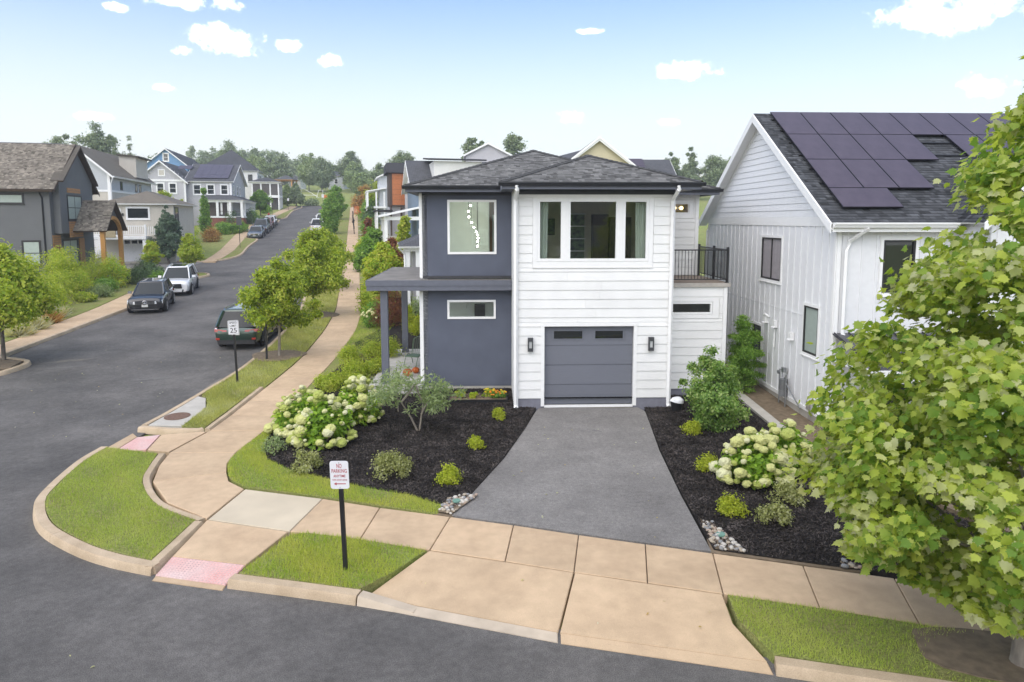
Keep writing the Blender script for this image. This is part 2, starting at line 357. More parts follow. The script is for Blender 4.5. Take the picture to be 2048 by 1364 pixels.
def ground_sheet():
    xs = np.concatenate([np.arange(-420, -70, 25), np.arange(-70, 40, 2.5), np.arange(40, 430, 25)])
    ys = np.concatenate([np.arange(-120, -20, 20), np.arange(-20, 160, 2.5), np.arange(160, 320, 8), np.arange(320, 1000, 40)])
    X, Y = np.meshgrid(xs, ys); Z = T(X, Y)-.19
    nx, ny = len(xs), len(ys); i = np.arange(nx*ny).reshape(ny, nx)
    F = np.stack([i[:-1, :-1].ravel(), i[:-1, 1:].ravel(), i[1:, 1:].ravel(), i[1:, :-1].ravel()], 1)
    link('ground', npmesh('ground', np.stack([X, Y, Z], -1), F, smooth=True), FIELD, kind='structure')
ground_sheet()

# edges of the main street and of the walk on its right, bottom to top
RK = smooth([(-10.6,18.82),(-10.55,20.2),(-10.45,22.8),(-10.42,25.7),(-10.75,29.5),(-11.2,33),(-11.95,37.3),(-13.0,42),(-15.1,50),(-20.6,75.7),(-26.5,99.3),(-32.7,125.4),(-37.4,146)], 5)
LK = [(-21.0,27.6),(-21.25,29.5),(-21.75,33.5),(-22.5,39.4),(-23.3,44),(-23.95,47),(-25.1,51.5),(-25.6,53)]
WY = np.array([12.9,14.2,15.13,16.65,18.41,21.5,26.9,33.07,39,49.8,62,75.7,99.3,125.4,146])
WI = np.array([-6.0,-7.75,-8.2,-8.6,-8.42,-8.44,-8.5,-9.17,-10.14,-12.6,-15.3,-18.4,-23.75,-29.6,-34.3])
WO = np.array([-5.9,-5.85,-6.5,-6.95,-6.88,-6.98,-7.12,-7.62,-8.66,-11.15,-13.9,-17.0,-22.3,-28.2,-32.9])
wi = lambda y: float(np.interp(y, WY, WI)); wo = lambda y: float(np.interp(y, WY, WO))
def smx(A, y):   # smoothed edge
    return float(np.mean([np.interp(y+d, WY, A) for d in (-1.2, -.6, 0, .6, 1.2)])) if y > 18 else float(np.interp(y, WY, A))

def road_near():
    pts = [(-60,-20),(45,-20),(45,9),(12,6.4),(3.5,8.75),(.7,9.4),(-2.4,10.3),(-6,11.2),(-7.8,12),(-9.6,13.8),(-10,15),(-10.3,17.2),(-10.3,18.9),(-10.2,22.8),(-10.1,26),(-10.2,29.2),(-21.6,29.2),(-60,29.2)]
    sheet('road', pts, -.13, ASPH, .1, 2.0, kind='structure')
    rp = [(x+.35, y) for x, y in RK if y > 29.2]
    L2 = [(-21.6,29.2),(-23.2,38),(-24.5,45),(-26,50),(-30,57.5),(-48,58),(-48,65),(-30.5,66.2),(-29.6,72),(-33,84),(-36.5,95),(-37.8,101),(-40.6,116),(-44.4,132),(-46.5,150),(-46.8,153)]
    sheet('street', [(-10.35,29.2)]+rp+[(-37.5,153)]+L2[::-1], -.126, ASPH, .1, 2.0, kind='structure')
road_near()

def slab(parent, quad, m, name='paving_slab', dz=0., gap=.011, th=.16, zs=None):
    c = sum((Vector((*q, 0)) for q in quad), Vector())/len(quad); mb = MB(); q2 = []
    for q in quad:
        v = Vector((*q, 0)); v = v+(c-v).normalized()*gap; q2.append(v)
    zz = zs or [Tf(v.x, v.y)+dz for v in q2]
    e = .012
    top = [(v.x, v.y, z-e) for v, z in zip(q2, zz)]; bot = [(v.x, v.y, z-th) for v, z in zip(q2, zz)]
    inn = [((v+(c-v).normalized()*e*1.2).x, (v+(c-v).normalized()*e*1.2).y, z) for v, z in zip(q2, zz)]
    n = len(quad)
    for k in range(n):
        j = (k+1) % n; mb.quad([bot[k], bot[j], top[j], top[k]]); mb.quad([top[k], top[j], inn[j], inn[k]])
    mb.quad(inn)
    return mb.build(name, m, parent, loc=None)
def walks():
    sw = empty('sidewalk', kind='structure')
    U = [(-5.81,14.31),(-3.98,13.8),(-2.69,13.35),(-1.22,12.92),(.03,12.55),(1.24,12.14),(2.41,11.78),(3.53,11.44),(4.93,11.0),(6.25,10.6),(7.6,10.18),(9,9.75),(10.4,9.33),(11.8,8.9),(13.2,8.5)]
    Lw = [(-5.95,12.8),(-4.18,12.29),(-2.79,11.96),(-1.46,11.56),(-.12,11.16),(1.03,10.79),(2.19,10.46),(3.31,10.13),(4.65,9.74),(5.91,9.33),(7.2,8.93),(8.6,8.5),(10,8.1),(11.4,7.7),(12.8,7.3)]
    for k in range(len(U)-1):
        slab(sw, [Lw[k], Lw[k+1], U[k+1], U[k]], CREAM if k == 0 else TAN)
    # the corner: fan of slabs round to the street walk
    inn = [(-5.98,12.83),(-7.15,13.6),(-8.05,14.75),(-8.42,15.75),(-8.62,16.65)]
    out = [(-5.83,14.33),(-6.35,14.78),(-6.62,15.3),(-6.85,15.9),(-6.95,16.65)]
    slab(sw, [inn[0], out[0], out[1], out[2], inn[2], inn[1]], TAN); slab(sw, [inn[2], out[2], out[3], out[4], inn[4], inn[3]], TAN)
    slab(sw, [inn[4], out[4], (-6.88,18.45), (-8.4,18.42)], TAN)
    y = 18.45
    while y < 47:
        y2 = y+1.5
        slab(sw, [(smx(WI,y) if y > 19 else -8.4, y), (smx(WO,y) if y > 19 else -6.88, y), (smx(WO,y2), y2), (smx(WI,y2), y2)], TAN); y = y2
    ys = list(np.arange(y, 150, 2.5))
    sheet('walk_surface', [(smx(WI,q), q) for q in ys]+[(smx(WO,q), q) for q in ys[::-1]], -.002, TAN, .16, 1.0, sw)
    # kerb ramps
    ramp = empty('kerb_ramp', kind='structure')
    slab(ramp, [(-5.97,11.42),(-4.55,11.12),(-4.2,12.27),(-5.96,12.78)], TAN, 'ramp_slab', zs=[-.045,-.045,0,0])
    slab(ramp, [(-5.98,10.74),(-4.66,10.43),(-4.66,10.55),(-5.98,10.86)], TAN, 'ramp_lip', zs=[-.115,-.115,-.105,-.105], th=.06)
    def pad(q, zs):
        o = slab(ramp, q, RED, 'tactile_pad', zs=zs, th=.1); mb = MB(); DOME = mat('worn_dome', (.60,.44,.42), .7, var=.2, scale=3)
        A, B, C_, D = [Vector((*p, z)) for p, z in zip(q, zs)]
        nu, nv = 22, 10
        for i in range(nu):
            for j in range(nv):
                u, v = (i+.5)/nu, (j+.5)/nv; c = (A.lerp(B, u)).lerp(D.lerp(C_, u), v); r = .017
                b = [(c.x+r*math.cos(t), c.y+r*math.sin(t), c.z-.002) for t in (0, 1.57, 3.14, 4.71)]; t_ = [(c.x+r*.5*math.cos(t), c.y+r*.5*math.sin(t), c.z+.008) for t in (0, 1.57, 3.14, 4.71)]
                mb.hexa(b, t_)
        mb.build('domes', DOME, o, kind='stuff')
    pad([(-5.99,10.87),(-4.67,10.56),(-4.55,11.11),(-5.97,11.41)], [-.10,-.10,-.046,-.046])
    r2 = empty('kerb_ramp', kind='structure')
    slab(r2, [(-9.35,16.95),(-8.66,16.72),(-8.44,18.38),(-9.62,18.2)], TAN, 'ramp_slab', zs=[-.03,0,0,-.03])
    o = slab(r2, [(-10.25,17.05),(-9.37,16.95),(-9.64,18.2),(-10.28,18.2)], RED, 'tactile_pad', zs=[-.10,-.032,-.032,-.10], th=.06)
    slab(r2, [(-10.62,17.1),(-10.27,17.05),(-10.3,18.25),(-10.62,18.6)], TAN, 'ramp_lip', zs=[-.118,-.105,-.105,-.118], th=.06)
    # driveway apron: slopes down to the street
    ap = empty('driveway_apron', kind='structure')
    zL = -.10
    slab(ap, [(-1.48,11.53),(-2.3,10.24),(.672,9.28),(1.027,10.77),(-.12,11.14)], TAN2, 'apron_slab', zs=[0,zL,zL,0,0])
    slab(ap, [(1.035,10.77),(.684,9.27),(3.45,8.62),(3.24,9.4),(3.3,10.11),(2.19,10.44)], TAN2, 'apron_slab', zs=[0,zL,zL,-.04,0,0])
    slab(ap, [(-2.33,10.22),(-2.4,10.02),(.66,9.06),(.67,9.26)], KERBW, 'apron_lip', zs=[zL+.003,-.118,-.118,zL+.003], th=.08)
    slab(ap, [(.69,9.25),(.68,9.05),(3.45,8.38),(3.45,8.6)], TAN2, 'apron_lip', zs=[zL+.003,-.118,-.118,zL+.003], th=.08)
    # concrete inlet with a manhole
    il = empty('storm_inlet', kind='structure')
    slab(il, [(-10.36,18.92),(-9.35,18.86),(-9.5,20.7),(-9.95,21.7),(-10.3,21.9),(-10.36,20.3)], CONC, 'inlet_slab', zs=[.012,.012,.035,.068,.075,.02])
    mb = MB(); mb.disc((-9.93,19.75,.0), (.0,-.02,1), .36, .04, 28); mb.build('manhole_cover', mat('rusty_iron', (.20,.12,.085), .8, var=.4, scale=40, bump=.4), il)
    # joint filler below the gaps
    sheet('sidewalk_base', [(-5.6,13.9),(-5.6,12.9),(3.3,10.2),(12.5,7.5),(12.8,8.4),(3.6,11.3)], -.06, JOINT, .05, 0, kind='structure')
walks()
def kerbs():
    k1 = smooth([(-10.62,17.08),(-10.58,16.0),(-10.22,14.4),(-9.86,13.52),(-9.0,12.45),(-7.81,11.62),(-6.9,11.18),(-6.06,10.9)], 5)
    kerb('kerb', k1, .2)
    kerb('kerb', smooth([(-6.02,10.95),(-6.0,11.8),(-5.99,12.7)], 4), .17, side=1, depth=.13)
    kerb('kerb', smooth([(-6.02,12.86),(-7.2,13.62),(-8.1,14.78),(-8.46,15.75),(-8.68,16.6)], 6), .16, side=1, depth=.1)
    kerb('kerb', [(-4.62,10.52),(-3.5,10.27),(-2.42,10.02)], .2)
    kerb('kerb', [(-2.4,10.015),(-1.9,9.87),(-1.5,9.75)], .19, KERBW, hf=lambda t: .012-.115*t)
    kerb('kerb', smooth([(3.47,8.38),(4.3,8.17),(5.6,7.85),(9,6.95),(13,5.9)], 4), .2)
    kerb('kerb', [(-10.55,18.72),(-9.6,18.52),(-8.75,18.48),(-8.62,18.6)], .16, side=1)
    kerb('kerb', smooth([(-8.46,18.6),(-8.5,19.6),(-8.52,21.3),(-8.54,23)], 4), .14, side=1, depth=.1)
    kerb('kerb', RK[1:], .18, side=-1, piece=4)
    kerb('kerb', LK, .2, side=1, piece=3)
    kerb('kerb', smooth([(-30,24.0),(-24,24.1),(-19.6,24.7),(-18.95,25.6),(-19.3,26.9),(-21.4,27.7)], 5), .2, side=1)
    kerb('kerb', smooth([(-25.55,53.2),(-25.2,54.2),(-24.95,55.0),(-24.85,56.0),(-25.6,57.1),(-27.5,57.7),(-31,57.9),(-36,57.9)], 4), .2, side=1, piece=4)
    kerb('kerb', smooth([(-34,65.6),(-31,65.8),(-29.4,66.1),(-28.4,68),(-28.3,70.5),(-28.7,73),(-30.5,79.5),(-32.1,86.6),(-33.2,87.6),(-34.6,88.9)], 4), .22, side=1, piece=4)
    kerb('kerb', [(-34.65,89.0),(-35.25,91.7),(-38.6,105.6)], .2, side=1, piece=4)
    kerb('kerb', smooth([(-38.6,105.7),(-37.4,107.4),(-37.5,109.5),(-38.7,114.5)], 4), .2, side=1, piece=4)
    kerb('kerb', smooth([(-39.4,117.5),(-39.2,119.5),(-40.3,124),(-43.0,136),(-44.4,145.5),(-46.5,152)], 4), .2, side=1, piece=4)
kerbs()
def left_walk():
    lw = empty('sidewalk', kind='structure')
    A = [(-21.25,28),(-21.68,31),(-22.1,34.4),(-22.74,39.5),(-23.45,43.5),(-24.05,46.5),(-25.4,52)]
    B = [(-22.5,28),(-22.85,31),(-23.45,34.4),(-24.35,39.5),(-25.3,43.5),(-26.0,46.5),(-27.3,52)]
    def stretch_(A, B, y0, y1, st):
        ya = [p[1] for p in A]; y = y0
        while y < y1-.3:
            y2 = min(y+st, y1); f = lambda Q, q: (float(np.interp(q, ya, [p[0] for p in Q])), q)
            slab(lw, [f(B, y), f(A, y), f(A, y2), f(B, y2)], TAN); y = y2
    stretch_(A, B, 28.0, 52, 1.5)
    P = [(-29.4,57.5),(-28.2,64.2),(-30.6,75.4),(-35.4,91.7),(-38.9,105.9),(-42.5,126.4),(-44.5,139.5),(-47.5,154)]
    Q = [(-30.7,57.5),(-29.4,64.2),(-32.2,75.4),(-37.1,91.7),(-40.4,105.9),(-44.1,126.4),(-46.2,139.5),(-49.2,154)]
    ys = np.arange(65.5, 153, 2.5); f = lambda S, y: (float(np.interp(y, [p[1] for p in S], [p[0] for p in S])), float(y))
    sheet('walk_surface', [f(P, y) for y in ys]+[f(Q, y) for y in ys[::-1]], 0, TAN, .16, 1.0, lw)
    return A, B
left_walk()

MULCH_L = [(-1.15,13.25),(-2.2,13.95),(-3.58,14.53),(-5.2,15.44),(-5.95,16.1),(-6.28,16.8),(-6.52,17.6),(-6.66,19.0),(-6.72,21),(-6.7,24.6),(-6.5,26.8),(-5.2,27),(-2.9,27),(-2.9,22.8),(0,22.8),(.06,20.75),(.74,20.6),(.36,18.6),(-.2,16.2),(-1.0,13.6)]
MULCH_R = [(3.58,11.55),(4.93,11.12),(6.25,10.72),(7.6,10.3),(9,9.87),(9.5,11),(8.3,14),(7.42,16.0),(7.3,18.5),(7.28,22),(7.2,22.4),(5,22),(4.85,20.7),(4.1,20.62),(3.98,19.2),(3.78,16.85),(3.62,14)]
GRASS_C = smooth([(-10.38,17.0),(-10.36,16.0),(-10.02,14.5),(-9.68,13.62),(-8.85,12.62),(-7.72,11.82),(-6.85,11.4),(-6.2,11.16)], 4)+[(-6.18,12.6)]+smooth([(-6.15,12.72),(-7.3,13.47),(-8.24,14.68),(-8.63,15.72),(-8.86,16.55)], 4)
GRASS_M = [(-4.52,10.72),(-3.45,10.48),(-2.42,10.24),(-2.0,10.72),(-1.62,11.35),(-1.5,11.5),(-2.79,11.94),(-3.85,12.2),(-4.12,12.1)]
GRASS_R = [(3.36,10.08),(3.3,9.4),(3.52,8.62),(4.32,8.4),(5.65,8.06),(9.05,7.16),(13,6.1),(12.8,7.26),(10,8.06),(7.2,8.89),(5.91,9.29),(4.65,9.7)]
GRASS_B = smooth([(-6.86,19.4),(-6.84,18.2),(-6.92,16.7),(-6.82,15.9),(-6.58,15.28),(-6.3,14.8),(-5.8,14.38)], 3)+[(-3.98,13.86),(-2.69,13.41),(-1.5,13.02),(-1.38,13.4)]+MULCH_L[1:8]
GRASS_S = [(x+.2, y) for x, y in RK[4:] if 22.6 < y < 60]
GRASS_S = GRASS_S+[(smx(WI, y)-(.2 if y < 23 else .02), y) for y in np.arange(59, 22.5, -2.)]
GRASS_S0 = [(-9.34,18.78),(-8.66,18.72),(-8.68,22.9),(-10.24,22.9),(-10.2,21.95),(-9.93,21.72),(-9.48,20.72)]
def beds():
    sheet('soil', [(-1.5,13.0),(-1.17,12.93),(-.1,16.3),(.5,19.4),(-3,20),(-5.6,17.5),(-4.8,15)], .0, SOIL, .15, 1.0, kind='structure')
    sheet('soil', [(3.5,11.46),(5.9,10.76),(6.2,11.5),(3.9,14)], .0, SOIL, .15, 1.0, kind='structure')
    sheet('mulch_bed', MULCH_L, .025, MULCHM, .2, .6, kind='structure'); sheet('mulch_bed', MULCH_R, .025, MULCHM, .2, .6, kind='structure')
    for q in (GRASS_C, GRASS_M, GRASS_R, GRASS_B, GRASS_S0): sheet('lawn', q, .012, LAWNM, .18, .6, kind='structure')
    sheet('lawn', GRASS_S, .012, LAWNM, .18, 1.0, kind='structure')
    far = [(x+.2, y) for x, y in RK if y > 59]+[(smx(WI, y)-.02, y) for y in np.arange(146, 58, -3.)]
    sheet('lawn', far, .012, LAWNM, .18, 1.5, kind='structure')
    # verge and front yards to the right of the walk
    yard = [(smx(WO, y)+.02, y) for y in list(np.arange(20, 150, 2.))]+[(-24,150),(-2,60),(-2.6,29),(-6.4,28),(-6.75,24.6),(-6.75,19.6)]
    sheet('lawn', yard, .0, LAWNM, .18, 2.0, kind='structure')
    sheet('mulch_bed', [(-7.0,30),(-6.6,28.6),(-3,28.5),(-3,42),(-6.6,44),(-8,43),(-7.4,38),(-6.4,34)], .03, MULCHM, .1, 1.0, kind='structure')
    # driveway
    sheet('driveway', [(-1.19,12.96),(-.2,16.2),(.36,18.6),(.72,20.3),(.86,20.72),(3.92,20.72),(4.06,20.3),(3.95,19),(3.74,16.8),(3.59,14),(3.52,11.49),(2.41,11.82),(1.24,12.19),(.03,12.6)], .004, DRIVE, .15, 1.0, kind='structure')
    # concrete edging and earth bed by the white house
    sheet('edging_strip', [(7.32,22.5),(7.34,18.5),(7.45,16),(7.95,14.4),(8.3,14.5),(7.78,16.1),(7.66,18.5),(7.64,22.5)], .06, CONC, .15, 1.0, kind='structure')
    sheet('earth_bed', [(7.64,23),(7.66,18.5),(7.8,16.1),(8.4,14.4),(9.4,12),(14,12),(14,20),(9,20),(9,32),(7.4,32)], .015, SOIL, .15, 1.0, kind='structure')
    # soil rings under the street trees
    for i, (x, y, rx, ry) in enumerate([(-9.62,27.6,1.05,1.0),(-10.75,37.1,1.1,1.3),(6.75,8.5,1.35,.62)]):
        sheet('tree_pit', [(x+rx*math.cos(a)*(1+.15*math.sin(3*a+i)), y+ry*math.sin(a)-.25*rx*math.cos(a)*(1 if i == 2 else 0)) for a in np.linspace(0, 6.28, 22)[:-1]], .028, SOIL, .06, .5, kind='structure')
    # opposite side: bulb of grass, side lane island, strips and yards
    sheet('lawn', [(-40,24.3),(-24,24.35),(-19.8,24.9),(-19.2,25.6),(-19.5,26.75),(-21.5,27.5),(-23.4,27.9),(-40,27.9)], .012, SOIL, .18, 1.5, kind='structure')
    sheet('lawn', [(-22.52,28),(-22.87,31),(-23.47,34.4),(-24.37,39.5),(-25.32,43.5),(-26.02,46.5),(-27.32,52),(-45,52),(-60,52),(-60,28)], .012, LAWNM, .18, 1.5, kind='structure')
    sheet('lawn', [(-25.35,52.1),(-25.3,53.8),(-25.15,55),(-25.05,56),(-25.7,56.9),(-27.5,57.45),(-31,57.65),(-36,57.65),(-36,52.1)], .012, LAWNM, .18, 1.0, kind='structure')
    s = smooth([(-29.0,66.4),(-28.6,68),(-28.52,70.5),(-28.95,73),(-30.7,79.5),(-32.3,86.4),(-33.3,87.5),(-34.5,88.6)], 3)
    sheet('lawn', s+[(-30.62,75.4),(-29.0,68.5)][::1], .012, LAWNM, .18, 1.0, kind='structure')
    sheet('lawn', [(-38.4,106.3),(-37.65,107.6),(-37.75,109.6),(-38.9,114.4),(-40.4,112.6),(-39.0,106.5)], .012, LAWNM, .18, 1.0, kind='structure')
    sheet('lawn', [(-39.6,118),(-39.5,119.5),(-40.6,124),(-43.2,136),(-44.4,139.2),(-42.6,127),(-41,119)], .012, LAWNM, .18, 1.0, kind='structure')
    ywl = [57.5,64.2,75.4,91.7,105.9,126.4,139.5,154]; xwl = [-30.7,-29.4,-32.2,-37.1,-40.4,-44.1,-46.2,-49.2]
    sheet('lawn', [(float(np.interp(q, ywl, xwl))-.02, float(q)) for q in np.arange(68.6, 153, 3)]+[(-80,152),(-80,68.6)], -.01, FIELD, .15, 3, kind='structure')
    # lane to the garages of the pale house
    sheet('lane', [(-48,58.1),(-29.9,57.9),(-29.6,65.9),(-33,66.3),(-36,68.3),(-40,68.5),(-48,68)], -.105, DRIVE, .1, 1.5, kind='structure')
beds()
# ---------------------------------------------------------------- building helpers
def clip2(poly, a, b, c):
    out = []; n = len(poly)
    for i in range(n):
        p, q = poly[i], poly[(i+1) % n]; dp = a*p[0]+b*p[1]-c; dq = a*q[0]+b*q[1]-c
        if dp >= 0: out.append(p)
        if dp*dq < 0:
            t = dp/(dp-dq); out.append((p[0]+(q[0]-p[0])*t, p[1]+(q[1]-p[1])*t))
    return out
def roof_plane(parent, poly, m, ms=None, exp=.14, th=.05, tabs=True, seed=1, cls='roof'):
    """planar convex roof piece; poly[0]->poly[1] is the eave seen from outside, left to right"""
    P = [Vector(p) for p in poly]; U = (P[1]-P[0]).normalized(); N = None
    for k in range(2, len(P)):
        N = U.cross(P[k]-P[0])
        if N.length > .05: break
    N.normalize()
    if N.z < 0: N = -N
    V = N.cross(U).normalized()
    if V.z < 0: V = -V
    q = [((p-P[0]).dot(U), (p-P[0]).dot(V)) for p in P]
    mb = MB(); mb.quad(P, 0, q); mb.quad([p-N*th for p in P][::-1], 1)
    for i in range(len(P)):
        j = (i+1) % len(P); mb.quad([P[i]-N*th, P[j]-N*th, P[j], P[i]], 1)
    o = mb.build(cls, [m, ms or m], parent, fix=False)
    if not tabs: return o
    rng = random.Random(seed); vmax = max(b for a, b in q); us = [a for a, b in q]
    area = sum(q[i][0]*q[(i+1) % len(q)][1]-q[(i+1) % len(q)][0]*q[i][1] for i in range(len(q)))
    qq = q if area > 0 else q[::-1]
    VV, FF, var = [], [], []
    v = 0.
    while v < vmax:
        row = qq
        row = clip2(row, 0, 1, v); row = clip2(row, 0, -1, -(v+exp)) if row else row
        if row and len(row) > 2:
            u = min(a for a, b in row)-rng.random()*.2; u1 = max(a for a, b in row); rv = rng.random()
            while u < u1:
                w = rng.choice((.10, .14, .18, .24)); t = clip2(row, 1, 0, u+.004); t = clip2(t, -1, 0, -(u+w)) if t else t
                if t and len(t) > 2:
                    hi = rng.uniform(.008, .018); b0 = len(VV); n = len(t); val = min(1, max(0, rng.gauss(.5, .27)))
                    for a, b in t: VV.append(tuple(P[0]+U*a+V*b+N*(.003+hi*(1-(b-v)/exp))))
                    for k in range(1, n-1): FF.append((b0, b0+k, b0+k+1)); var.append(val)
                    lo = [k for k in range(n) if abs(t[k][1]-v) < 1e-6 and abs(t[(k+1) % n][1]-v) < 1e-6]
                    for k in lo:
                        a, b = t[k], t[(k+1) % n]; c0 = len(VV); VV += [tuple(P[0]+U*a[0]+V*a[1]+N*.001), tuple(P[0]+U*b[0]+V*b[1]+N*.001)]
                        FF += [(b0+k, c0, c0+1), (b0+k, c0+1, b0+(k+1) % n)]; var += [val*.6, val*.6]
                u += w
        v += exp
    link('shingles', npmesh('shingles', VV, FF, var), m, o, kind='stuff')
    return o
def holes_cut(lo, hi, cuts):
    segs = [(lo, hi)]
    for a, b in cuts:
        n = []
        for s, e in segs:
            if b <= s or a >= e: n.append((s, e)); continue
            if a > s: n.append((s, a))
            if b < e: n.append((b, e))
        segs = n
    return [x for x in segs if x[1]-x[0] > .02]
def wall(parent, pl, u0, u1, w0, w1, holes, m, th=.16, name='wall', back=None):
    """wall with real openings: front and back skin, reveals"""
    us = sorted({u0, u1, *[h[0] for h in holes], *[h[1] for h in holes]}); ws = sorted({w0, w1, *[h[2] for h in holes], *[h[3] for h in holes]})
    mb = MB()
    inh = lambda u, w: any(h[0] < u < h[1] and h[2] < w < h[3] for h in holes)
    for a, b in zip(us, us[1:]):
        for c, d in zip(ws, ws[1:]):
            if not inh((a+b)/2, (c+d)/2):
                mb.quad([pl.p(a,c), pl.p(b,c), pl.p(b,d), pl.p(a,d)]); mb.quad([pl.p(a,c,-th), pl.p(a,d,-th), pl.p(b,d,-th), pl.p(b,c,-th)], 1)
    for a, b, c, d in list(holes)+[(u0, u1, w0, w1)]:
        for p, q in (((a,c),(b,c)), ((b,c),(b,d)), ((b,d),(a,d)), ((a,d),(a,c))):
            mb.quad([pl.p(*p), pl.p(*q), pl.p(*q,-th), pl.p(*p,-th)])
    return mb.build(name, [m, back or m], parent, fix=False)
def boards(parent, pl, u0, u1, w0, w1, exp, holes, m, proud=.004, name='siding_board', joined=False, breaks=True, th=.02, seed=0, gable=None):
    """lap siding, every board its own object (or one joined part for far walls)"""
    rng = random.Random(seed); n = max(1, round((w1-w0)/exp)); e = (w1-w0)/n; all_ = MB()
    for k in range(n):
        a, b = w0+k*e, w0+(k+1)*e
        ws = sorted({a, b, *[h[2] for h in holes if a+.02 < h[2] < b-.02], *[h[3] for h in holes if a+.02 < h[3] < b-.02]})
        for c, d in zip(ws, ws[1:]):
            segs = holes_cut(u0, u1, [(h[0], h[1]) for h in holes if h[2] < (c+d)/2 < h[3]])
            if breaks:
                s2 = []
                for s, t in segs:
                    if t-s > 3.2:
                        q = s+(t-s)*rng.uniform(.3, .7); s2 += [(s, q-.002), (q+.002, t)]
                    else: s2.append((s, t))
                segs = s2
            for s, t in segs:
                mb = all_ if joined else MB(); hi = proud+th if c == a else proud+th*.6
                sc, tc, sd_, td = s, t, s, t
                if gable:
                    (sc, tc), (sd_, td) = gable(c, s, t), gable(d-.003, s, t)
                    if tc-sc < .05: continue
                    if td-sd_ < .01: sd_ = td = (sd_+td)/2
                mb.hexa([pl.p(sc,c+.002,proud*.2), pl.p(tc,c+.002,proud*.2), pl.p(tc,c+.002,hi), pl.p(sc,c+.002,hi)],
                        [pl.p(sd_,d-.003,proud*.2), pl.p(td,d-.003,proud*.2), pl.p(td,d-.003,proud+.003), pl.p(sd_,d-.003,proud+.003)])
                if not joined: mb.build(name, m, parent)
    if joined: all_.build(name, m, parent, kind='stuff')
def battens(parent, pl, us, w0f, w1f, m, wd=.05, th=.022, n0=.0, holes=()):
    for u in us:
        for a, b in holes_cut(w0f(u), w1f(u), [(h[2], h[3]) for h in holes if h[0]-wd < u < h[1]+wd]):
            mb = MB(); pl.box(mb, u-wd/2, u+wd/2, a, b, n0, n0+th); mb.build('batten', m, parent)
def window(parent, pl, u0, u1, w0, w1, fm, gm, fw=.05, nx=1, ny=1, out=.03, inn=.06, casing=None, cm=None, sill=True, recess=.02, label=None, mw=None, behind=None):
    """frame (with casing) > panes. nx,ny panes; casing = trim width round it"""
    mb = MB(); mw = mw or fw*.7
    for a, b, c, d in ((u0,u1,w0,w0+fw), (u0,u1,w1-fw,w1), (u0,u0+fw,w0+fw,w1-fw), (u1-fw,u1,w0+fw,w1-fw)): pl.box(mb, a, b, c, d, -inn, out)
    gu0, gu1, gw0, gw1 = u0+fw, u1-fw, w0+fw, w1-fw
    for i in range(1, nx):
        x = gu0+(gu1-gu0)*i/nx; pl.box(mb, x-mw/2, x+mw/2, gw0, gw1, -inn, out-.008)
    for j in range(1, ny):
        y = gw0+(gw1-gw0)*j/ny; pl.box(mb, gu0, gu1, y-mw/2, y+mw/2, -inn, out-.01)
    if casing:
        c = casing
        for a, b, cc, d in ((u0-c,u1+c,w1+.002,w1+c*1.15), (u0-c,u1+c,w0-c,w0-.002), (u0-c,u0-.002,w0-.002,w1+.002), (u1+.002,u1+c,w0-.002,w1+.002)): pl.box(mb, a, b, cc, d, -.01, out+.012, 1)
        if sill: pl.box(mb, u0-c-.02, u1+c+.02, w0-c-.035, w0-c-.002, -.01, out+.04, 1)
    fr = mb.build('window', [fm, cm or fm], parent, label=label)
    cw = (gu1-gu0)/nx; ch = (gw1-gw0)/ny
    for i in range(nx):
        for j in range(ny):
            a, b = gu0+cw*i+(mw/2 if i else 0), gu0+cw*(i+1)-(mw/2 if i < nx-1 else 0); c, d = gw0+ch*j+(mw/2 if j else 0), gw0+ch*(j+1)-(mw/2 if j < ny-1 else 0)
            g = MB(); pl.box(g, a+.001, b-.001, c+.001, d-.001, -recess-.012, -recess)
            g.build('pane', gm if not isinstance(gm, list) else gm[(j) % len(gm)], fr)
    return fr
def gutter(parent, a, b, m, out, h=.12, w=.12, name='gutter'):
    """K-style gutter from a to b; out = horizontal outward direction"""
    a, b, o = Vector(a), Vector(b), Vector(out).normalized(); z = Vector((0, 0, 1)); mb = MB()
    prof = [(.0, 0), (.0, -h), (w*.6, -h), (w*.8, -h*.55), (w, -h*.25), (w, 0), (w-.012, 0), (w-.012, -h*.25), (.01, -h*.7)]
    A = [a+o*x+z*y for x, y in prof]; B = [b+o*x+z*y for x, y in prof]
    for i in range(len(A)-1): mb.quad([A[i], B[i], B[i+1], A[i+1]])
    mb.quad(A[:6]); mb.quad(B[:6][::-1])
    return mb.build(name, m, parent)
def downspout(parent, pts, m, r=.045, name='downspout'):
    mb = MB(); mb.tube(pts, r, 4 if r > .03 else 8, 0)
    return mb.build(name, m, parent)

SHG = mat('roof_shingle_grey', (.158,.158,.157), .92, c2=(.118,.118,.119), scale=1.1, detail=8, attr=.5, spec=.15, speck=(160,.3))
SHB = mat('roof_shingle_brown', (.225,.20,.168), .92, c2=(.175,.155,.13), scale=1.0, detail=8, attr=.5, spec=.15, speck=(160,.3))
SHD = mat('roof_shingle_dark', (.072,.076,.084), .92, c2=(.055,.058,.064), scale=1.1, detail=8, attr=.5, spec=.15, speck=(160,.3))
FRG = shinglemat('far_roof_grey', (.115,.118,.128), (.085,.088,.096), (.05,.05,.055))
FRD = shinglemat('far_roof_dark', (.085,.088,.098), (.065,.068,.075), (.04,.04,.045))
FRB = shinglemat('far_roof_brown', (.215,.19,.155), (.17,.15,.122), (.09,.08,.065))
ROOMW = mat('room_wall', (.80,.84,.79), .8, var=.03)
ROOMD = mat('room_wall_tan', (.66,.61,.51), .8, var=.05)
CURT = mat('curtain_cloth', (.74,.77,.72), .8, var=.08, scale=9, stretch=(1,1,.1))
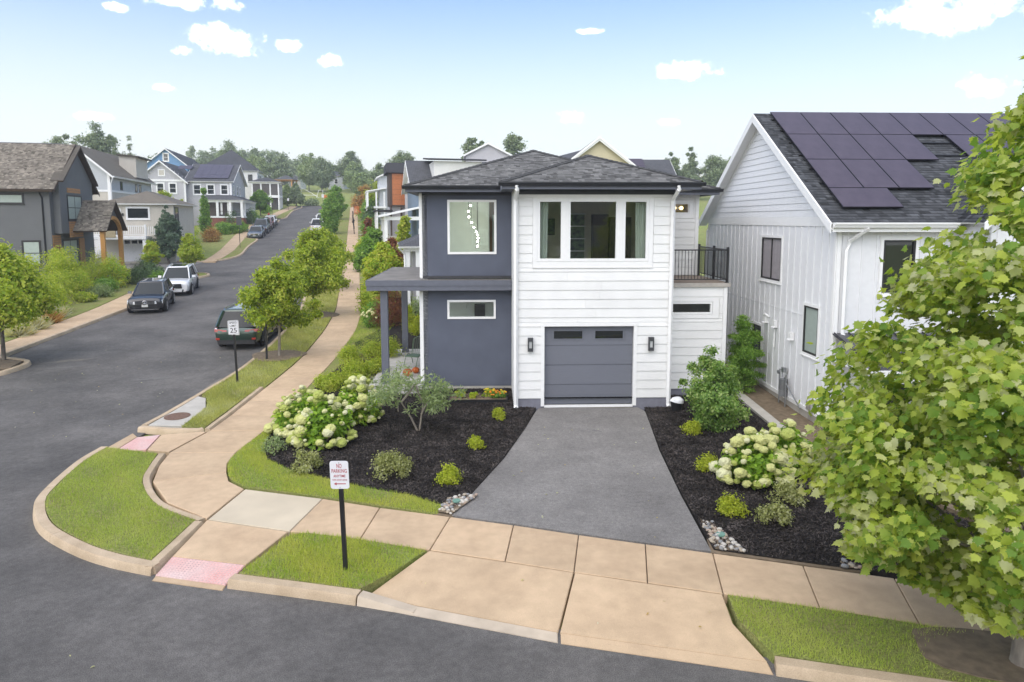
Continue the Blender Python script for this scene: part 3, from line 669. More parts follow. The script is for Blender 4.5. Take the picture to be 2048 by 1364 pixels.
WOOD = mat('wood_brown', (.22,.125,.06), .6, var=.3, scale=6, stretch=(1,1,.2))
MEMB = mat('porch_roof_membrane', (.215,.20,.185), .8, var=.18, scale=1.6, detail=6)
DECK = mat('deck_board', (.30,.24,.19), .75, var=.2, scale=3, objvar=.12)
BULB = emit('lit_globe', (1, .72, .32), 2.6)

# ---------------------------------------------------------------- the white and charcoal house in the middle
HRZ = R(2.06); HO = Vector((.06, 20.65, .02))
HM = Matrix.Translation(HO) @ Matrix.Rotation(HRZ, 4, 'Z')
def hw(u, v, w): return HM @ Vector((u, v, w))
house = empty('modern_house', HO, HRZ, 'modern two storey house with white siding, charcoal stucco and a grey garage door', 'house')
EV = 6.90; PT = .35
def main_house():
    H = house
    F = PL((0,0,0), (1,0,0), (0,-1,0)); W = 4.86
    gd = (.93, 3.70, .06, 2.56)                       # garage opening
    win3 = (.70, 4.09, 4.55, 6.43)
    # --- white front block
    wall(H, F, .0, W, .30, 6.55, [gd[:2]+(.30, gd[3]), win3], WHITE, .16, 'wall', ROOMD)
    wall(H, F, 0, W, -.2, .30, [(gd[0], gd[1], -.19, .30)], FOUND, .2, 'foundation')
    boards(H, F, .12, W-.12, .31, 6.48, .285, [(.83, 3.80, 0, 2.68), (.56, 4.24, 4.36, 6.55)], WHITE, .004, th=.024, seed=3)
    for a in (0, W-.115): mb = MB(); F.box(mb, a, a+.115, .22, 6.52, .002, .04); mb.build('corner_trim', WHITE2, H)
    mb = MB(); F.box(mb, .12, W-.12, 6.482, 6.56, .002, .03); mb.build('frieze_board', WHITE2, H)
    mb = MB(); F.box(mb, 0, W, 6.56, 6.70, -.02, .05); mb.build('frieze_band', FASCIA, H)
    # sides of the front block
    PLs = PL((0,2.1,0), (0,-1,0), (-1,0,0)); wall(H, PLs, 0, 2.1, -.2, 6.7, [], WHITE, .1, 'wall', ROOMD)
    PRs = PL((W,0,0), (0,1,0), (1,0,0)); wall(H, PRs, 0, 1.06, -.2, 6.7, [], WHITE, .1, 'wall', ROOMD); wall(H, PRs, 1.06, 4.1, 3.75, 6.7, [(1.3,3.9,4.1,6.5)], WHITE, .1, 'wall', ROOMD); window(H, PRs, 1.3, 3.9, 4.1, 6.5, WHITE2, GLASSV, .06, 2, 1)  # unseen glazed opening, added to let daylight into the room
    # --- garage door with its own panels
    D = PL((0,.13,0), (1,0,0), (0,-1,0))
    door = empty('garage_door', (0,0,0), parent=H)
    mb = MB()
    for a, b, c, d in ((.83,.935,.06,2.66), (3.695,3.80,.06,2.66)): F.box(mb, a, b, c, d, -.10, .035)
    F.box(mb, .80, 3.83, 2.56, 2.67, -.10, .04); F.box(mb, .935, 3.695, .02, .075, -.10, .03)
    mb.build('door_trim', WHITE2, door)
    hh = (2.56-.08)/4
    for k in range(4):
        a = .08+k*hh
        if k < 3:
            mb = MB(); D.box(mb, .94, 3.69, a+.006, a+hh-.004, -.03, .0); D.box(mb, .96, 3.67, a+.03, a+hh-.028, .0, .006); mb.build('door_panel', GDOOR, door)
        else:
            lites = [(1.22, 2.14), (2.50, 3.40)]
            mb = MB(); us = [.94, 1.22, 2.14, 2.50, 3.40, 3.69]
            D.box(mb, .94, 3.69, a+.006, a+.20, -.03, .0); D.box(mb, .94, 3.69, a+.46, a+hh-.004, -.03, .0)
            for i in (0, 2, 4): D.box(mb, us[i], us[i+1], a+.20, a+.46, -.03, .0)
            mb.build('door_panel', GDOOR, door)
            for (x0, x1) in lites:
                mb = MB()
                for q in ((x0-.02,x1+.02,a+.18,a+.21), (x0-.02,x1+.02,a+.45,a+.48), (x0-.02,x0+.02,a+.21,a+.45), (x1-.02,x1+.02,a+.21,a+.45)): D.box(mb, *q, .001, .018)
                fr = mb.build('window', GDOOR, door); mb = MB(); D.box(mb, x0+.02, x1-.02, a+.21, a+.45, -.02, -.012); mb.build('pane', GLASS, fr)
    mb = MB(); mb.box(.4, 4.4, .4, 5, .0, 2.7); mb.build('garage_interior', mat('dark_interior', (.05,.045,.04), .9), H)
    # --- wall lamps
    for u, nm in ((.42, 0), (4.14, 1)):
        mb = MB(); F.box(mb, u, u+.16, 1.80, 2.22, .025, .06); F.box(mb, u, u+.035, 1.80, 2.22, .06, .14); F.box(mb, u+.125, u+.16, 1.80, 2.22, .06, .14)
        F.box(mb, u+.035, u+.125, 2.11, 2.22, .06, .14); F.box(mb, u+.035, u+.125, 1.80, 1.90, .06, .14)
        l = mb.build('wall_lamp', mat('lamp_dark_grey', (.06,.062,.068), .4), H); mb = MB(); F.box(mb, u+.035, u+.125, 1.90, 2.11, .065, .10); mb.build('lamp_glass', mat('frosted_glass', (.62,.64,.64), .3), l)
    # --- triple window
    mb = MB(); a, b, c, d = win3
    for q in ((a-.13,b+.13,d+.0,d+.10), (a-.13,b+.13,c-.17,c-.04), (a-.13,a-.002,c-.04,d), (b+.002,b+.13,c-.04,d)): F.box(mb, *q, .002, .034)
    F.box(mb, a-.15, b+.15, c-.20, c-.172, .002, .05)
    for x in (1.56, 3.23): F.box(mb, x-.06, x+.06, c, d, -.08, .03)
    mb.build('window_casing', WHITE2, H)
    for (x0, x1) in ((.70, 1.50), (1.62, 3.17), (3.29, 4.09)): window(H, F, x0, x1, c, d, WHITE2, GLASSV, .085, out=.02, inn=.08, recess=.03)
    # the room behind it, with curtains
    room = empty('room', parent=H); mb = MB()
    z0, z1 = 3.75, 6.62
    for q in ([(.17,.17,z0),(4.7,.17,z0),(4.7,4.4,z0),(.17,4.4,z0)], [(.17,.17,z1),(.17,4.4,z1),(4.7,4.4,z1),(4.7,.17,z1)], [(.17,.17,z0),(.17,4.4,z0),(.17,4.4,z1),(.17,.17,z1)], [(.17,4.4,z0),(4.7,4.4,z0),(4.7,4.4,z1),(.17,4.4,z1)], [(4.7,.17,z0),(4.7,.17,z1),(4.7,1.0,z1),(4.7,1.0,z0)]): mb.quad(q)
    mb.build('room_lining', ROOMD, room)
    for x0, x1 in ((.70, 1.06), (3.72, 4.08)):
        mb = MB(); n = 26; pts = [(x0+(x1-x0)*i/n, .26+.045*math.sin(i*1.55)+.01*math.sin(i*.7)) for i in range(n+1)]
        s = 1 if x0 < 2 else -1
        for (p, q) in zip(pts, pts[1:]): mb.quad([(p[0]-s*.05,p[1],z0),(q[0]-s*.05,q[1],z0),(q[0],q[1],z1-.1),(p[0],p[1],z1-.1)])
        mb.build('curtain', CURT, room, smooth=80, fix=False)
    mb = MB(); mb.box(1.26, 1.66, 4.34, 4.39, 5.25, 5.85); mb.build('picture_frame', BLACK, room); mb = MB(); mb.box(1.30,1.62,4.32,4.338,5.29,5.81); mb.build('picture', mat('picture_green', (.16,.22,.10), .5, var=.8, scale=8), room)
    mb = MB(); mb.box(3.0, 3.55, 3.9, 4.38, 3.76, 6.0); mb.box(3.62, 4.4, 4.0, 4.38, 3.76, 5.9); mb.build('bookcase', mat('bookcase_dark', (.07,.05,.04), .6), room)
    mb = MB(); mb.box(1.9, 2.75, 4.36, 4.39, 4.2, 6.05); mb.build('glazed_door', mat('garden_green', (.14,.20,.08), .6, var=.9, scale=6), room)
    for i in range(5):
        mb = MB(); mb.box(1.86, 2.79, 4.31, 4.355, 4.2+i*.45, 4.24+i*.45); mb.build('door_bar', WHITE2, room)
    # --- charcoal stucco block
    S = PL((-2.95,2.1,0), (1,0,0), (0,-1,0)); sw = 2.95
    hu = (.83, 2.45, 4.67, 6.46); hl = (.80, 2.42, 2.50, 3.14)
    wall(H, S, 0, sw, 3.86, 6.72, [hu], STUCCO, .2, 'stucco_wall', ROOMW); wall(H, S, 0, sw, .2, 3.44, [hl], STUCCO, .2, 'stucco_wall', ROOMW)
    mb = MB(); S.box(mb, 0, sw, -.2, .2, -.2, -.015); mb.build('foundation', CONC, H)
    mb = MB(); S.box(mb, .0, sw, 3.86, 3.95, .001, .05); mb.build('flashing', mat('flashing_dark', (.045,.045,.05), .6), H)
    mb = MB(); S.box(mb, .83, .835, 3.96, 4.66, .0, .004); mb.build('stucco_joint', FASCIA, H); mb = MB(); S.box(mb, 0, sw, 6.60, 6.72, .0, .03); mb.build('stucco_band', FASCIA, H)
    for (q, fwid) in ((hu, .075), (hl, .07)): window(H, S, *q, WHITE2, GLASSV, fwid, out=.03, inn=.1, recess=.03)
    SL = PL((-2.95,12,0), (0,-1,0), (-1,0,0)); wall(H, SL, 0, 9.9, -.2, 6.7, [(4.0,7.6,4.1,6.5), (3.4,9.4,.5,3.2)], WHITE, .16, 'wall', ROOMW)  # both openings are unseen, added so daylight reaches the two rooms
    mb = MB(); mb.box(-3.07, -2.952, 2.06, 2.2, .3, 3.45); mb.build('corner_trim', WHITE2, H); mb = MB(); mb.box(-3.05, -2.952, 2.06, 2.18, 3.9, 6.66); mb.build('corner_trim', WHITE2, H)
    downspout(H, [(-3.02,2.5,6.7),(-3.02,2.5,.3)], WHITE2, .05)
    room = empty('room', parent=H); mb = MB()
    for q in ([(-2.78,2.31,3.9),(-.02,2.31,3.9),(-.02,8,3.9),(-2.78,8,3.9)], [(-2.78,2.31,6.7),(-2.78,8,6.7),(-.02,8,6.7),(-.02,2.31,6.7)], [(-.02,2.31,3.9),(-.02,2.31,6.7),(-.02,4.6,6.7),(-.02,4.6,3.9)], [(-2.78,5.2,3.9),(-.75,5.2,3.9),(-.75,5.2,6.7),(-2.78,5.2,6.7)], [(-2.78,2.31,3.9),(-2.78,4.6,3.9),(-2.78,4.6,6.7),(-2.78,2.31,6.7)], [(-.02,8,3.9),(-2.78,8,3.9),(-2.78,8,6.7),(-.02,8,6.7)]): mb.quad(q)
    mb.build('room_lining', ROOMW, room)
    mb = MB(); mb.box(-.72, -.03, 6.0, 6.1, 3.9, 6.7); mb.build('wood_panel', WOOD, room)
    mb = MB(); mb.box(-.6, -.2, 5.95, 5.99, 4.3, 6.0); mb.build('inner_window', mat('pale_window', (.7,.75,.75), .4), room)
    room = empty('room', parent=H); mb = MB()
    for q in ([(-2.78,2.31,.3),(-.02,2.31,.3),(-.02,6,.3),(-2.78,6,.3)], [(-2.78,2.31,3.4),(-2.78,6,3.4),(-.02,6,3.4),(-.02,2.31,3.4)], [(-.02,2.31,.3),(-.02,2.31,3.4),(-.02,6,3.4),(-.02,6,.3)], [(-2.78,6,.3),(-.02,6,.3),(-.02,6,3.4),(-2.78,6,3.4)]): mb.quad(q)
    mb.build('room_lining', ROOMW, room)
    mb = MB(); mb.box(-1.55, -1.35, 4.4, 4.7, .3, 3.0); mb.box(-.85, -.5, 4.4, 4.7, .3, 3.0); mb.box(-1.55, -.5, 4.4, 4.7, 2.75, 3.0); mb.box(-2.7, -1.6, 4.6, 5.0, 2.5, 2.9); mb.build('white_shelf', WHITE2, room)
    mb = MB(); mb.box(-.45, -.05, 4.2, 4.8, .3, 2.7); mb.box(-1.3, -.9, 5, 5.4, .3, 2.6); mb.build('dark_cabinet', mat('cabinet_dark', (.06,.055,.05), .5), room)
    # --- porch: flat roof, posts, floor
    pr = MB(); u0, u1, v0, v1 = -4.77, 0, 1.62, 8.1
    pr.box(u0+.03, -2.96, v0+.03, v1, 3.80, 3.835); pr.box(-2.96, u1-.012, v0+.03, 2.095, 3.80, 3.835)
    pr.build('porch_roof', MEMB, H)
    mb = MB(); mb.box(u0, u1-.012, v0, v0+.03, 3.66, 3.84); mb.box(u0+.03, u1-.012, v0+.02, v0+.06, 3.50, 3.66); mb.box(u0, u0+.03, v0+.03, v1, 3.66, 3.84); mb.box(u0+.02, u0+.06, v0+.06, v1, 3.50, 3.66); mb.box(u0+.06, -2.96, v0+.06, v1, 3.53, 3.56); mb.box(-2.96, u1-.012, v0+.06, 2.09, 3.53, 3.56); mb.build('porch_fascia', mat('charcoal_trim', (.125,.134,.165), .6, var=.06), H)
    for (u, v) in ((-4.22, 1.95), (-4.22, 7.45)):
        mb = MB(); mb.box(u-.115, u+.115, v-.115, v+.115, .35, 3.50); mb.box(u-.135, u+.135, v-.135, v+.135, .35, .45); mb.build('porch_post', mat('charcoal_trim', (.125,.134,.165), .6), H)
    mb = MB(); mb.box(-4.75, -2.96, 1.55, 8.1, -.3, .35); mb.build('porch_floor', mat('porch_concrete', (.52,.50,.46), .8, var=.14, scale=3, bump=.1), H)
    for k in range(3):
        mb = MB(); mb.box(-4.75-.36*(k+1), -4.752-.36*k, 3.4, 5.6, -.3, .35-.12*(k+1)); mb.build('porch_step', CONC, H)
    mb = MB(); mb.box(-7.1, -5.86, 3.8, 5.2, -.1, .12); mb.build('entry_path', CONC, H)
    # --- right wing under the deck
    Wg = PL((W,1.06,0), (1,0,0), (0,-1,0)); ww = 2.08
    hwn = (.0, 1.60, 2.77, 3.16)
    wall(H, Wg, 0, ww, .30, 3.72, [hwn], WHITE, .14, 'wing_wall', ROOMD); wall(H, Wg, 0, ww, -.2, .30, [], FOUND, .16, 'foundation')
    boards(H, Wg, .0, ww-.13, .31, 3.62, .285, [(.0, 1.84, 2.62, 3.30)], WHITE, .004, th=.024, seed=5)
    mb = MB(); Wg.box(mb, ww-.125, ww, .3, 3.64, .002, .036); Wg.box(mb, 0, 1.82, 3.18, 3.29, .002, .034); Wg.box(mb, 0, 1.82, 2.63, 2.75, .002, .034); Wg.box(mb, 1.62, 1.82, 2.75, 3.18, .002, .034); Wg.box(mb, 0, ww, 3.64, 3.73, .002, .04); mb.build('corner_trim', WHITE2, H)
    window(H, Wg, *hwn, WHITE2, GLASSV, .055, out=.02, inn=.08)
    mb = MB()
    for q in ([(W+.02,1.3,.3),(W+1.9,1.3,.3),(W+1.9,3.6,.3),(W+.02,3.6,.3)], [(W+.02,1.3,3.6),(W+.02,3.6,3.6),(W+1.9,3.6,3.6),(W+1.9,1.3,3.6)], [(W+.02,3.6,.3),(W+1.9,3.6,.3),(W+1.9,3.6,3.6),(W+.02,3.6,3.6)]): mb.quad(q)
    mb.build('room_lining', ROOMD, H)
    PRw = PL((W+ww,1.06,0), (0,1,0), (1,0,0)); wall(H, PRw, 0, 9, -.2, 3.72, [], WHITE, .1, 'wing_wall', ROOMD)
    mb = MB(); Wg.box(mb, .14, .30, 1.28, 1.42, .03, .09); mb.build('vent_cover', WHITE2, H)
    # deck boards and railing
    for k in range(22):
        mb = MB(); y = .98+k*.14; mb.box(W+.02, W+ww+.06, y+.004, y+.136, 3.74, 3.78); mb.build('deck_board', DECK, H)
    mb = MB(); mb.box(W+.0, W+ww+.07, .96, .98, 3.66, 3.785); mb.build('deck_edge', mat('deck_edge_grey', (.42,.39,.35), .7), H)
    rail = empty('railing', parent=H); x1 = W+ww-.02; y0 = 1.06; y1 = 4.04
    mb = MB(); mb.box(W+.02, x1, y0-.02, y0+.02, 4.82, 4.86); mb.box(W+.02, x1, y0-.015, y0+.015, 3.88, 3.91); mb.box(x1-.02, x1+.02, y0, y1, 4.82, 4.86); mb.box(x1-.015, x1+.015, y0, y1, 3.88, 3.91); mb.build('rail', BLACK, rail)
    for (x, y) in ((x1, y0), (x1, 2.4), (x1, y1), (W+.05, y0)):
        mb = MB(); mb.box(x-.035, x+.035, y-.035, y+.035, 3.78, 4.93); mb.box(x-.05, x+.05, y-.05, y+.05, 3.78, 3.80); mb.build('rail_post', BLACK, rail)
    bal = None
    def bal_at(x, y):
        nonlocal bal
        if bal is None:
            m_ = MB(); m_.box(-.008, .008, -.008, .008, 3.91, 4.82); bal = m_.mesh('baluster'); bal.materials.append(BLACK)
        link('baluster', bal, None, rail, (x, y, 0))
    for k in range(1, 19): bal_at(W+.05+(x1-W-.05)*k/19, y0)
    for k in range(1, 28): bal_at(x1, y0+(y1-y0)*k/28)
    # upper wall behind the deck with the small lit window
    B = PL((W,4.1,0), (1,0,0), (0,-1,0)); wb = 2.02; hs = (1.13, 1.66, 6.04, 6.40)
    wall(H, B, 0, wb, 3.78, 6.7, [hs], WHITE, .14, 'wall', ROOMD)
    boards(H, B, .0, wb-.13, 3.80, 6.55, .285, [(.98, 1.82, 5.84, 6.52)], WHITE, .004, th=.024, seed=6)
    mb = MB(); B.box(mb, wb-.125, wb, 3.78, 6.58, .002, .036); B.box(mb, 1.0, 1.80, 6.41, 6.5, .002, .034); B.box(mb, 1.0, 1.80, 5.86, 6.03, .002, .034); B.box(mb, 1.67, 1.80, 6.03, 6.41, .002, .034); B.box(mb, 1.0, 1.12, 6.03, 6.41, .002, .034); B.box(mb, .0, wb, 6.58, 6.72, -.02, .05); mb.build('corner_trim', WHITE2, H)
    window(H, B, *hs, WHITE2, GLASSV, .03, out=.02, inn=.06)
    mb = MB()
    for q in ([(W+.8,4.3,5.7),(W+2.0,4.3,5.7),(W+2.0,4.9,5.7),(W+.8,4.9,5.7)], [(W+.8,4.9,5.7),(W+2.0,4.9,5.7),(W+2.0,4.9,6.6),(W+.8,4.9,6.6)]): mb.quad(q)
    mb.build('room_lining', mat('amber_tile', (.30,.19,.07), .6), H)
    PRb = PL((W+wb,4.1,0), (0,1,0), (1,0,0)); wall(H, PRb, 0, 6, 3.7, 6.7, [], WHITE, .1, 'wall', ROOMD)
    mb = MB(); mb.box(-2.95, W+ww, 11.9, 12, -.2, 6.7); mb.build('wall', WHITE, H)
    # --- roofs (hips), soffit, fascia, gutters
    def hip(x0, x1, y0, y1, apex0, apex1, seed, fr=True, lf=True, rt=True, bk=False, tabs=True):
        a, b, c, d = (x0,y0,EV), (x1,y0,EV), (x1,y1,EV), (x0,y1,EV)
        if fr: roof_plane(H, [a, b, apex0] if apex0 == apex1 or apex0[1] != apex1[1] else [a, b, apex1, apex0], SHG, FASCIA, seed=seed, tabs=tabs)
        if rt: roof_plane(H, [b, c, apex1] if apex0[1] == apex1[1] else [b, c, apex1, apex0], SHG, FASCIA, seed=seed+1, tabs=tabs)
        if lf: roof_plane(H, [d, a, apex0] if apex0[1] == apex1[1] else [d, a, apex0, apex1], SHG, FASCIA, seed=seed+2, tabs=tabs)
    def ridge_caps(a, b, w=.14):
        a, b = Vector(a), Vector(b); n = int((b-a).length/.2); mb = MB(); d = (b-a).normalized(); s = d.cross(Vector((0,0,1))).normalized()
        for k in range(n):
            p, q = a.lerp(b, k/n), a.lerp(b, (k+1.25)/n); z0, z1 = .045, .028
            for sg in (1, -1):
                mb.quad([p+Vector((0,0,z0)), p+s*w*sg-Vector((0,0,.0)), q+s*w*sg-Vector((0,0,.0)), q+Vector((0,0,z1))])
        mb.build('ridge_caps', SHG, H, fix=False, kind='stuff')
    fx0, fx1, fy0 = -.38, W+.62, -.62; hwid = (fx1-fx0)/2; cx = (fx0+fx1)/2
    ap = (cx, fy0+hwid, EV+PT*hwid); mx0, mx1, my0 = -3.42, 5.35, 1.5; mw_ = (mx1-mx0)/2; mc = (mx0+mx1)/2; map_ = (mc, my0+mw_, EV+PT*mw_); mend = (mc, 13-mw_+2, EV+PT*mw_)
    hip(fx0, fx1, fy0, 5, ap, (cx, 6.4, EV+PT*hwid), 11)
    hip(mx0, mx1, my0, 13.5, map_, mend, 21, rt=True)
    rx1, ry0, ry1 = W+wb+.55, 3.5, 9.3; rh = (ry1-ry0)/2
    roof_plane(H, [(2.5,ry0,EV), (rx1,ry0,EV), (rx1-rh,ry0+rh,EV+PT*rh), (2.5,ry0+rh,EV+PT*rh)], SHG, FASCIA, seed=31)
    roof_plane(H, [(rx1,ry0,EV), (rx1,ry1,EV), (rx1-rh,ry0+rh,EV+PT*rh)], SHG, FASCIA, seed=32, tabs=False)
    for a, b in (((fx0,fy0,EV), ap), ((fx1,fy0,EV), ap), (ap, (cx,6.0,EV+PT*hwid)), ((mx0,my0,EV), map_), ((mx1,my0,EV), map_), (map_, mend), ((rx1,ry0,EV), (rx1-rh,ry0+rh,EV+PT*rh)), ((rx1-rh,ry0+rh,EV+PT*rh), (2.5,ry0+rh,EV+PT*rh))): ridge_caps(a, b)
    mb = MB()
    mb.box(fx0+.02, fx1-.02, fy0+.02, 0, 6.70, 6.725); mb.box(fx0+.02, 0, 0, 2.0, 6.70, 6.725); mb.box(W, fx1-.02, 0, 4.0, 6.70, 6.725); mb.box(mx0+.02, fx0+.02, my0+.02, 2.1, 6.70, 6.725); mb.box(mx0+.02, -2.95, 2.1, 13, 6.70, 6.725); mb.box(fx1-.02, rx1-.02, ry0+.02, 4.1, 6.70, 6.725)
    mb.build('soffit', FASCIA, H)
    mb = MB()
    mb.box(fx0, fx1, fy0, fy0+.02, 6.69, 6.87); mb.box(fx0, fx0+.02, fy0+.02, my0, 6.69, 6.87); mb.box(fx1-.02, fx1, fy0+.02, 4.5, 6.69, 6.87); mb.box(mx0, fx0, my0, my0+.02, 6.69, 6.87); mb.box(mx0, mx0+.02, my0+.02, 13, 6.69, 6.87); mb.box(fx1, rx1, ry0, ry0+.02, 6.69, 6.87); mb.box(rx1-.02, rx1, ry0+.02, ry1, 6.69, 6.87)
    mb.build('fascia', mat('charcoal_trim', (.125,.134,.165), .6), H)
    for a, b, o in (((fx0-.1,fy0-.002,6.895),(fx1+.1,fy0-.002,6.895),(0,-1,0)), ((mx0-.1,my0-.002,6.895),(fx0-.02,my0-.002,6.895),(0,-1,0)), ((fx1+.002,fy0,6.895),(fx1+.002,4.0,6.895),(1,0,0)), ((mx0-.002,my0,6.895),(mx0-.002,13,6.895),(-1,0,0)), ((fx1+.1,ry0-.002,6.895),(rx1+.1,ry0-.002,6.895),(0,-1,0)), ((rx1+.002,ry0,6.895),(rx1+.002,ry1,6.895),(1,0,0))):
        gutter(H, a, b, mat('black_gutter', (.03,.032,.038), .35), o, .11, .12)
    for x, s in ((.06, -1), (W-.06, 1)):
        downspout(H, [(x,fy0-.06,6.80),(x,fy0-.06,6.68),(x,-.10,6.42),(x,-.085,6.2),(x,-.085,.35),(x,-.085,.12),(x,-.16,.05)], WHITE2, .068)
    # roof vents
    mb = MB(); mb.tube([(2.9,9,7.6),(2.9,9,8.15)], .05, 8); mb.build('vent_pipe', STEEL, H)
main_house()

def pendants():
    t = empty('pendant_lamp', hw(-1.3, 3.9, 6.65), 0, 'trailing strand of tiny lit globe pendants inside the upper window of the charcoal wall', 'lamp')
    pts = [(.02,.0),(-.10,-.22),(-.18,-.42),(-.16,-.62),(-.06,-.82),(.03,-1.0),(.10,-1.14),(.14,-1.26),(.16,-1.38),(.15,-1.5),(.14,-1.66)]
    me = bpy.data.meshes.new('globe'); bm = bmesh.new(); bmesh.ops.create_icosphere(bm, subdivisions=2, radius=.03); bm.to_mesh(me); bm.free(); me.materials.append(emit('globe_light', (1,.95,.86), 38))
    mb = MB()
    for k, (x, z) in enumerate(pts):
        link('globe', me, None, t, (x, .12*math.sin(k), z-.12)); mb.tube([(x, .12*math.sin(k), 0), (x, .12*math.sin(k), z-.08)], .004, 4)
    mb.build('wires', BLACK, t)
    t = empty('vanity_lamp', hw(4.86+1.40, 4.75, 6.24), 0, 'pair of lit amber globes behind the small window above the deck', 'lamp')
    for x in (-.13, .13):
        bm = bmesh.new(); bmesh.ops.create_icosphere(bm, subdivisions=2, radius=.075); me = bpy.data.meshes.new('globe'); bm.to_mesh(me); bm.free(); link('globe', me, BULB, t, (x, -.12, 0))
    mb = MB(); mb.box(-.25, .25, -.04, .03, -.03, .03); mb.build('lamp_bar', STEEL, t)
pendants()
# ---------------------------------------------------------------- white farmhouse on the right with the solar roof
def farmhouse():
    O = Vector((8.72, 18.35, .0)); rz = HRZ
    H = empty('farmhouse', O, rz, 'white board and batten farmhouse with black solar panels on its dark gable roof', 'house')
    BW = mat('farmhouse_white', (.76,.765,.775), .55, var=.03)
    GP = PL((0,10.7,0), (0,-1,0), (-1,0,0))            # gable wall: u from far end to the near corner
    gw = 10.7; ev = 5.86; ax = 9.30; n = lambda y: 10.7-y
    w1 = (n(4.98), n(3.42), 3.86, 5.24); w2 = (n(1.68), n(.80), 1.94, 3.32); w3 = (n(5.55), n(4.75), 1.1, 2.2)
    wall(H, GP, 0, gw, .35, ev, [w1, w2, w3], BW, .15, 'gable_wall', ROOMD); wall(H, GP, 0, gw, -.2, .35, [], CONC, .16, 'foundation')
    tri = lambda w: (gw/2-(gw/2)*(ax-w)/(ax-ev), gw/2+(gw/2)*(ax-w)/(ax-ev))
    mb = MB(); mb.quad([GP.p(0,ev), GP.p(gw,ev), GP.p(gw/2,ax)]); mb.build('gable_backing', BW, H, fix=False)
    def gcut(w, a, b):
        l, r = tri(w); return max(a, l+.16), min(b, r-.16)
    boards(H, GP, 0, gw, ev+.05, ax-.15, .2, [], BW, .004, breaks=False, th=.022, gable=gcut, name='siding_board')
    mb = MB(); GP.box(mb, .0, gw, ev-.22, ev+.05, .002, .03); mb.build('frieze_board', WHITE2, H)
    mb = MB(); GP.box(mb, .13, gw-.13, 2.94, 3.0, .002, .012) if False else None
    for a, b in holes_cut(.12, gw-.13, [(w2[0]-.1, w2[1]+.1)]):
        mb = MB(); GP.box(mb, a, b, 2.99, 3.02, .0, .012); mb.build('seam_trim', BW, H)
    battens(H, GP, [gw-.42*k for k in range(1, 26)], lambda u: .36, lambda u: ev-.225, BW, holes=[(w[0]-.06, w[1]+.06, w[2]-.08, w[3]+.08) for w in (w1, w2, w3)])
    mb = MB(); GP.box(mb, gw-.11, gw, .36, ev-.22, .002, .03); GP.box(mb, 0, .11, .36, ev-.22, .002, .03); mb.build('corner_trim', WHITE2, H)
    mb = MB(); GP.box(mb, 0, gw, .24, .36, .002, .045); mb.build('water_table', WHITE2, H)
    for q, nx, g in ((w1, 2, BLIND), (w2, 1, BLIND), (w3, 1, GLASS)): window(H, GP, *q, DARKW, g if q != w1 else mat('grey_blind', (.34,.31,.33), .35, spec=.9), .05, nx, 1, casing=.075, cm=WHITE2, out=.02, inn=.05)
    # front wall
    FP = PL((0,0,0), (1,0,0), (0,-1,0)); fw_ = 14
    wf = (1.27, 2.15, 3.86, 5.28)
    wall(H, FP, 0, fw_, -.2, ev, [wf], BW, .15, 'wall', ROOMD)
    battens(H, FP, [.30+.40*k for k in range(0, 34)], lambda u: .1, lambda u: ev-.24, BW, holes=[(wf[0]-.06, wf[1]+.06, wf[2]-.12, wf[3]+.12)])
    window(H, FP, *wf, DARKW, GLASS, .055, casing=.09, cm=WHITE2, out=.025, inn=.05)
    mb = MB(); FP.box(mb, 0, .11, -.1, ev-.22, .002, .034); FP.box(mb, 0, fw_, ev-.22, ev-.02, .002, .034); mb.build('corner_trim', WHITE2, H)
    # roof
    oh = .32; sl = (ax-ev)/(gw/2); lz = lambda y: ev+sl*y   # height of slope at depth y
    rt = .10
    A, B_ = (-.34, -oh, lz(-oh)+rt), (18, -oh, lz(-oh)+rt); C_, D = (18, gw/2, ax+rt), (-.34, gw/2, ax+rt)
    roof_plane(H, [A, B_, C_, D], SHD, WHITE2, seed=5, th=.06)
    roof_plane(H, [(18, gw+oh, lz(-oh)+rt), (-.34, gw+oh, lz(-oh)+rt), D, C_], SHD, WHITE2, seed=6, th=.06, tabs=False)
    # rake boards and soffit at the gable end
    mb = MB()
    for s in (0, 1):
        y0, y1 = (-oh, gw/2) if s == 0 else (gw+oh, gw/2)
        z0, z1 = lz(-oh)+rt-.02, ax+rt-.02
        mb.hexa([(-.37,y0,z0-.26), (-.34,y0,z0-.26), (-.34,y0,z0), (-.37,y0,z0)], [(-.37,y1,z1-.26), (-.34,y1,z1-.26), (-.34,y1,z1), (-.37,y1,z1)])
    mb.build('rake_board', WHITE2, H)
    mb = MB()
    for s in (0, 1):
        y0, y1 = (-oh, gw/2) if s == 0 else (gw+oh, gw/2); z0, z1 = lz(-oh)+rt-.18, ax+rt-.18
        mb.quad([(-.34,y0,z0), (0,y0,z0), (0,y1,z1), (-.34,y1,z1)])
    mb.build('rake_soffit', WHITE2, H, fix=False)
    for s in (0, 1):
        mb = MB(); y0, y1 = (0, gw/2) if s == 0 else (gw, gw/2); mb.hexa([(-.025,y0,ev-.18),(-.0,y0,ev-.18),(-.0,y0,ev+.0),(-.025,y0,ev+.0)], [(-.025,y1,ax-.2),(-.0,y1,ax-.2),(-.0,y1,ax+.0),(-.025,y1,ax+.0)]); mb.build('gable_trim', WHITE2, H)
    gutter(H, (-.3,-oh,lz(-oh)+rt-.01), (3.05,-oh,lz(-oh)+rt-.01), WHITE2, (0,-1,0), .13, .13)
    mb = MB(); mb.box(-.3, 3.05, -oh, -oh+.02, lz(-oh)-.15, lz(-oh)+rt-.02); mb.box(-.3, 14, -oh+.02, 0, lz(-oh)-.13, lz(-oh)-.11); mb.build('fascia', WHITE2, H)
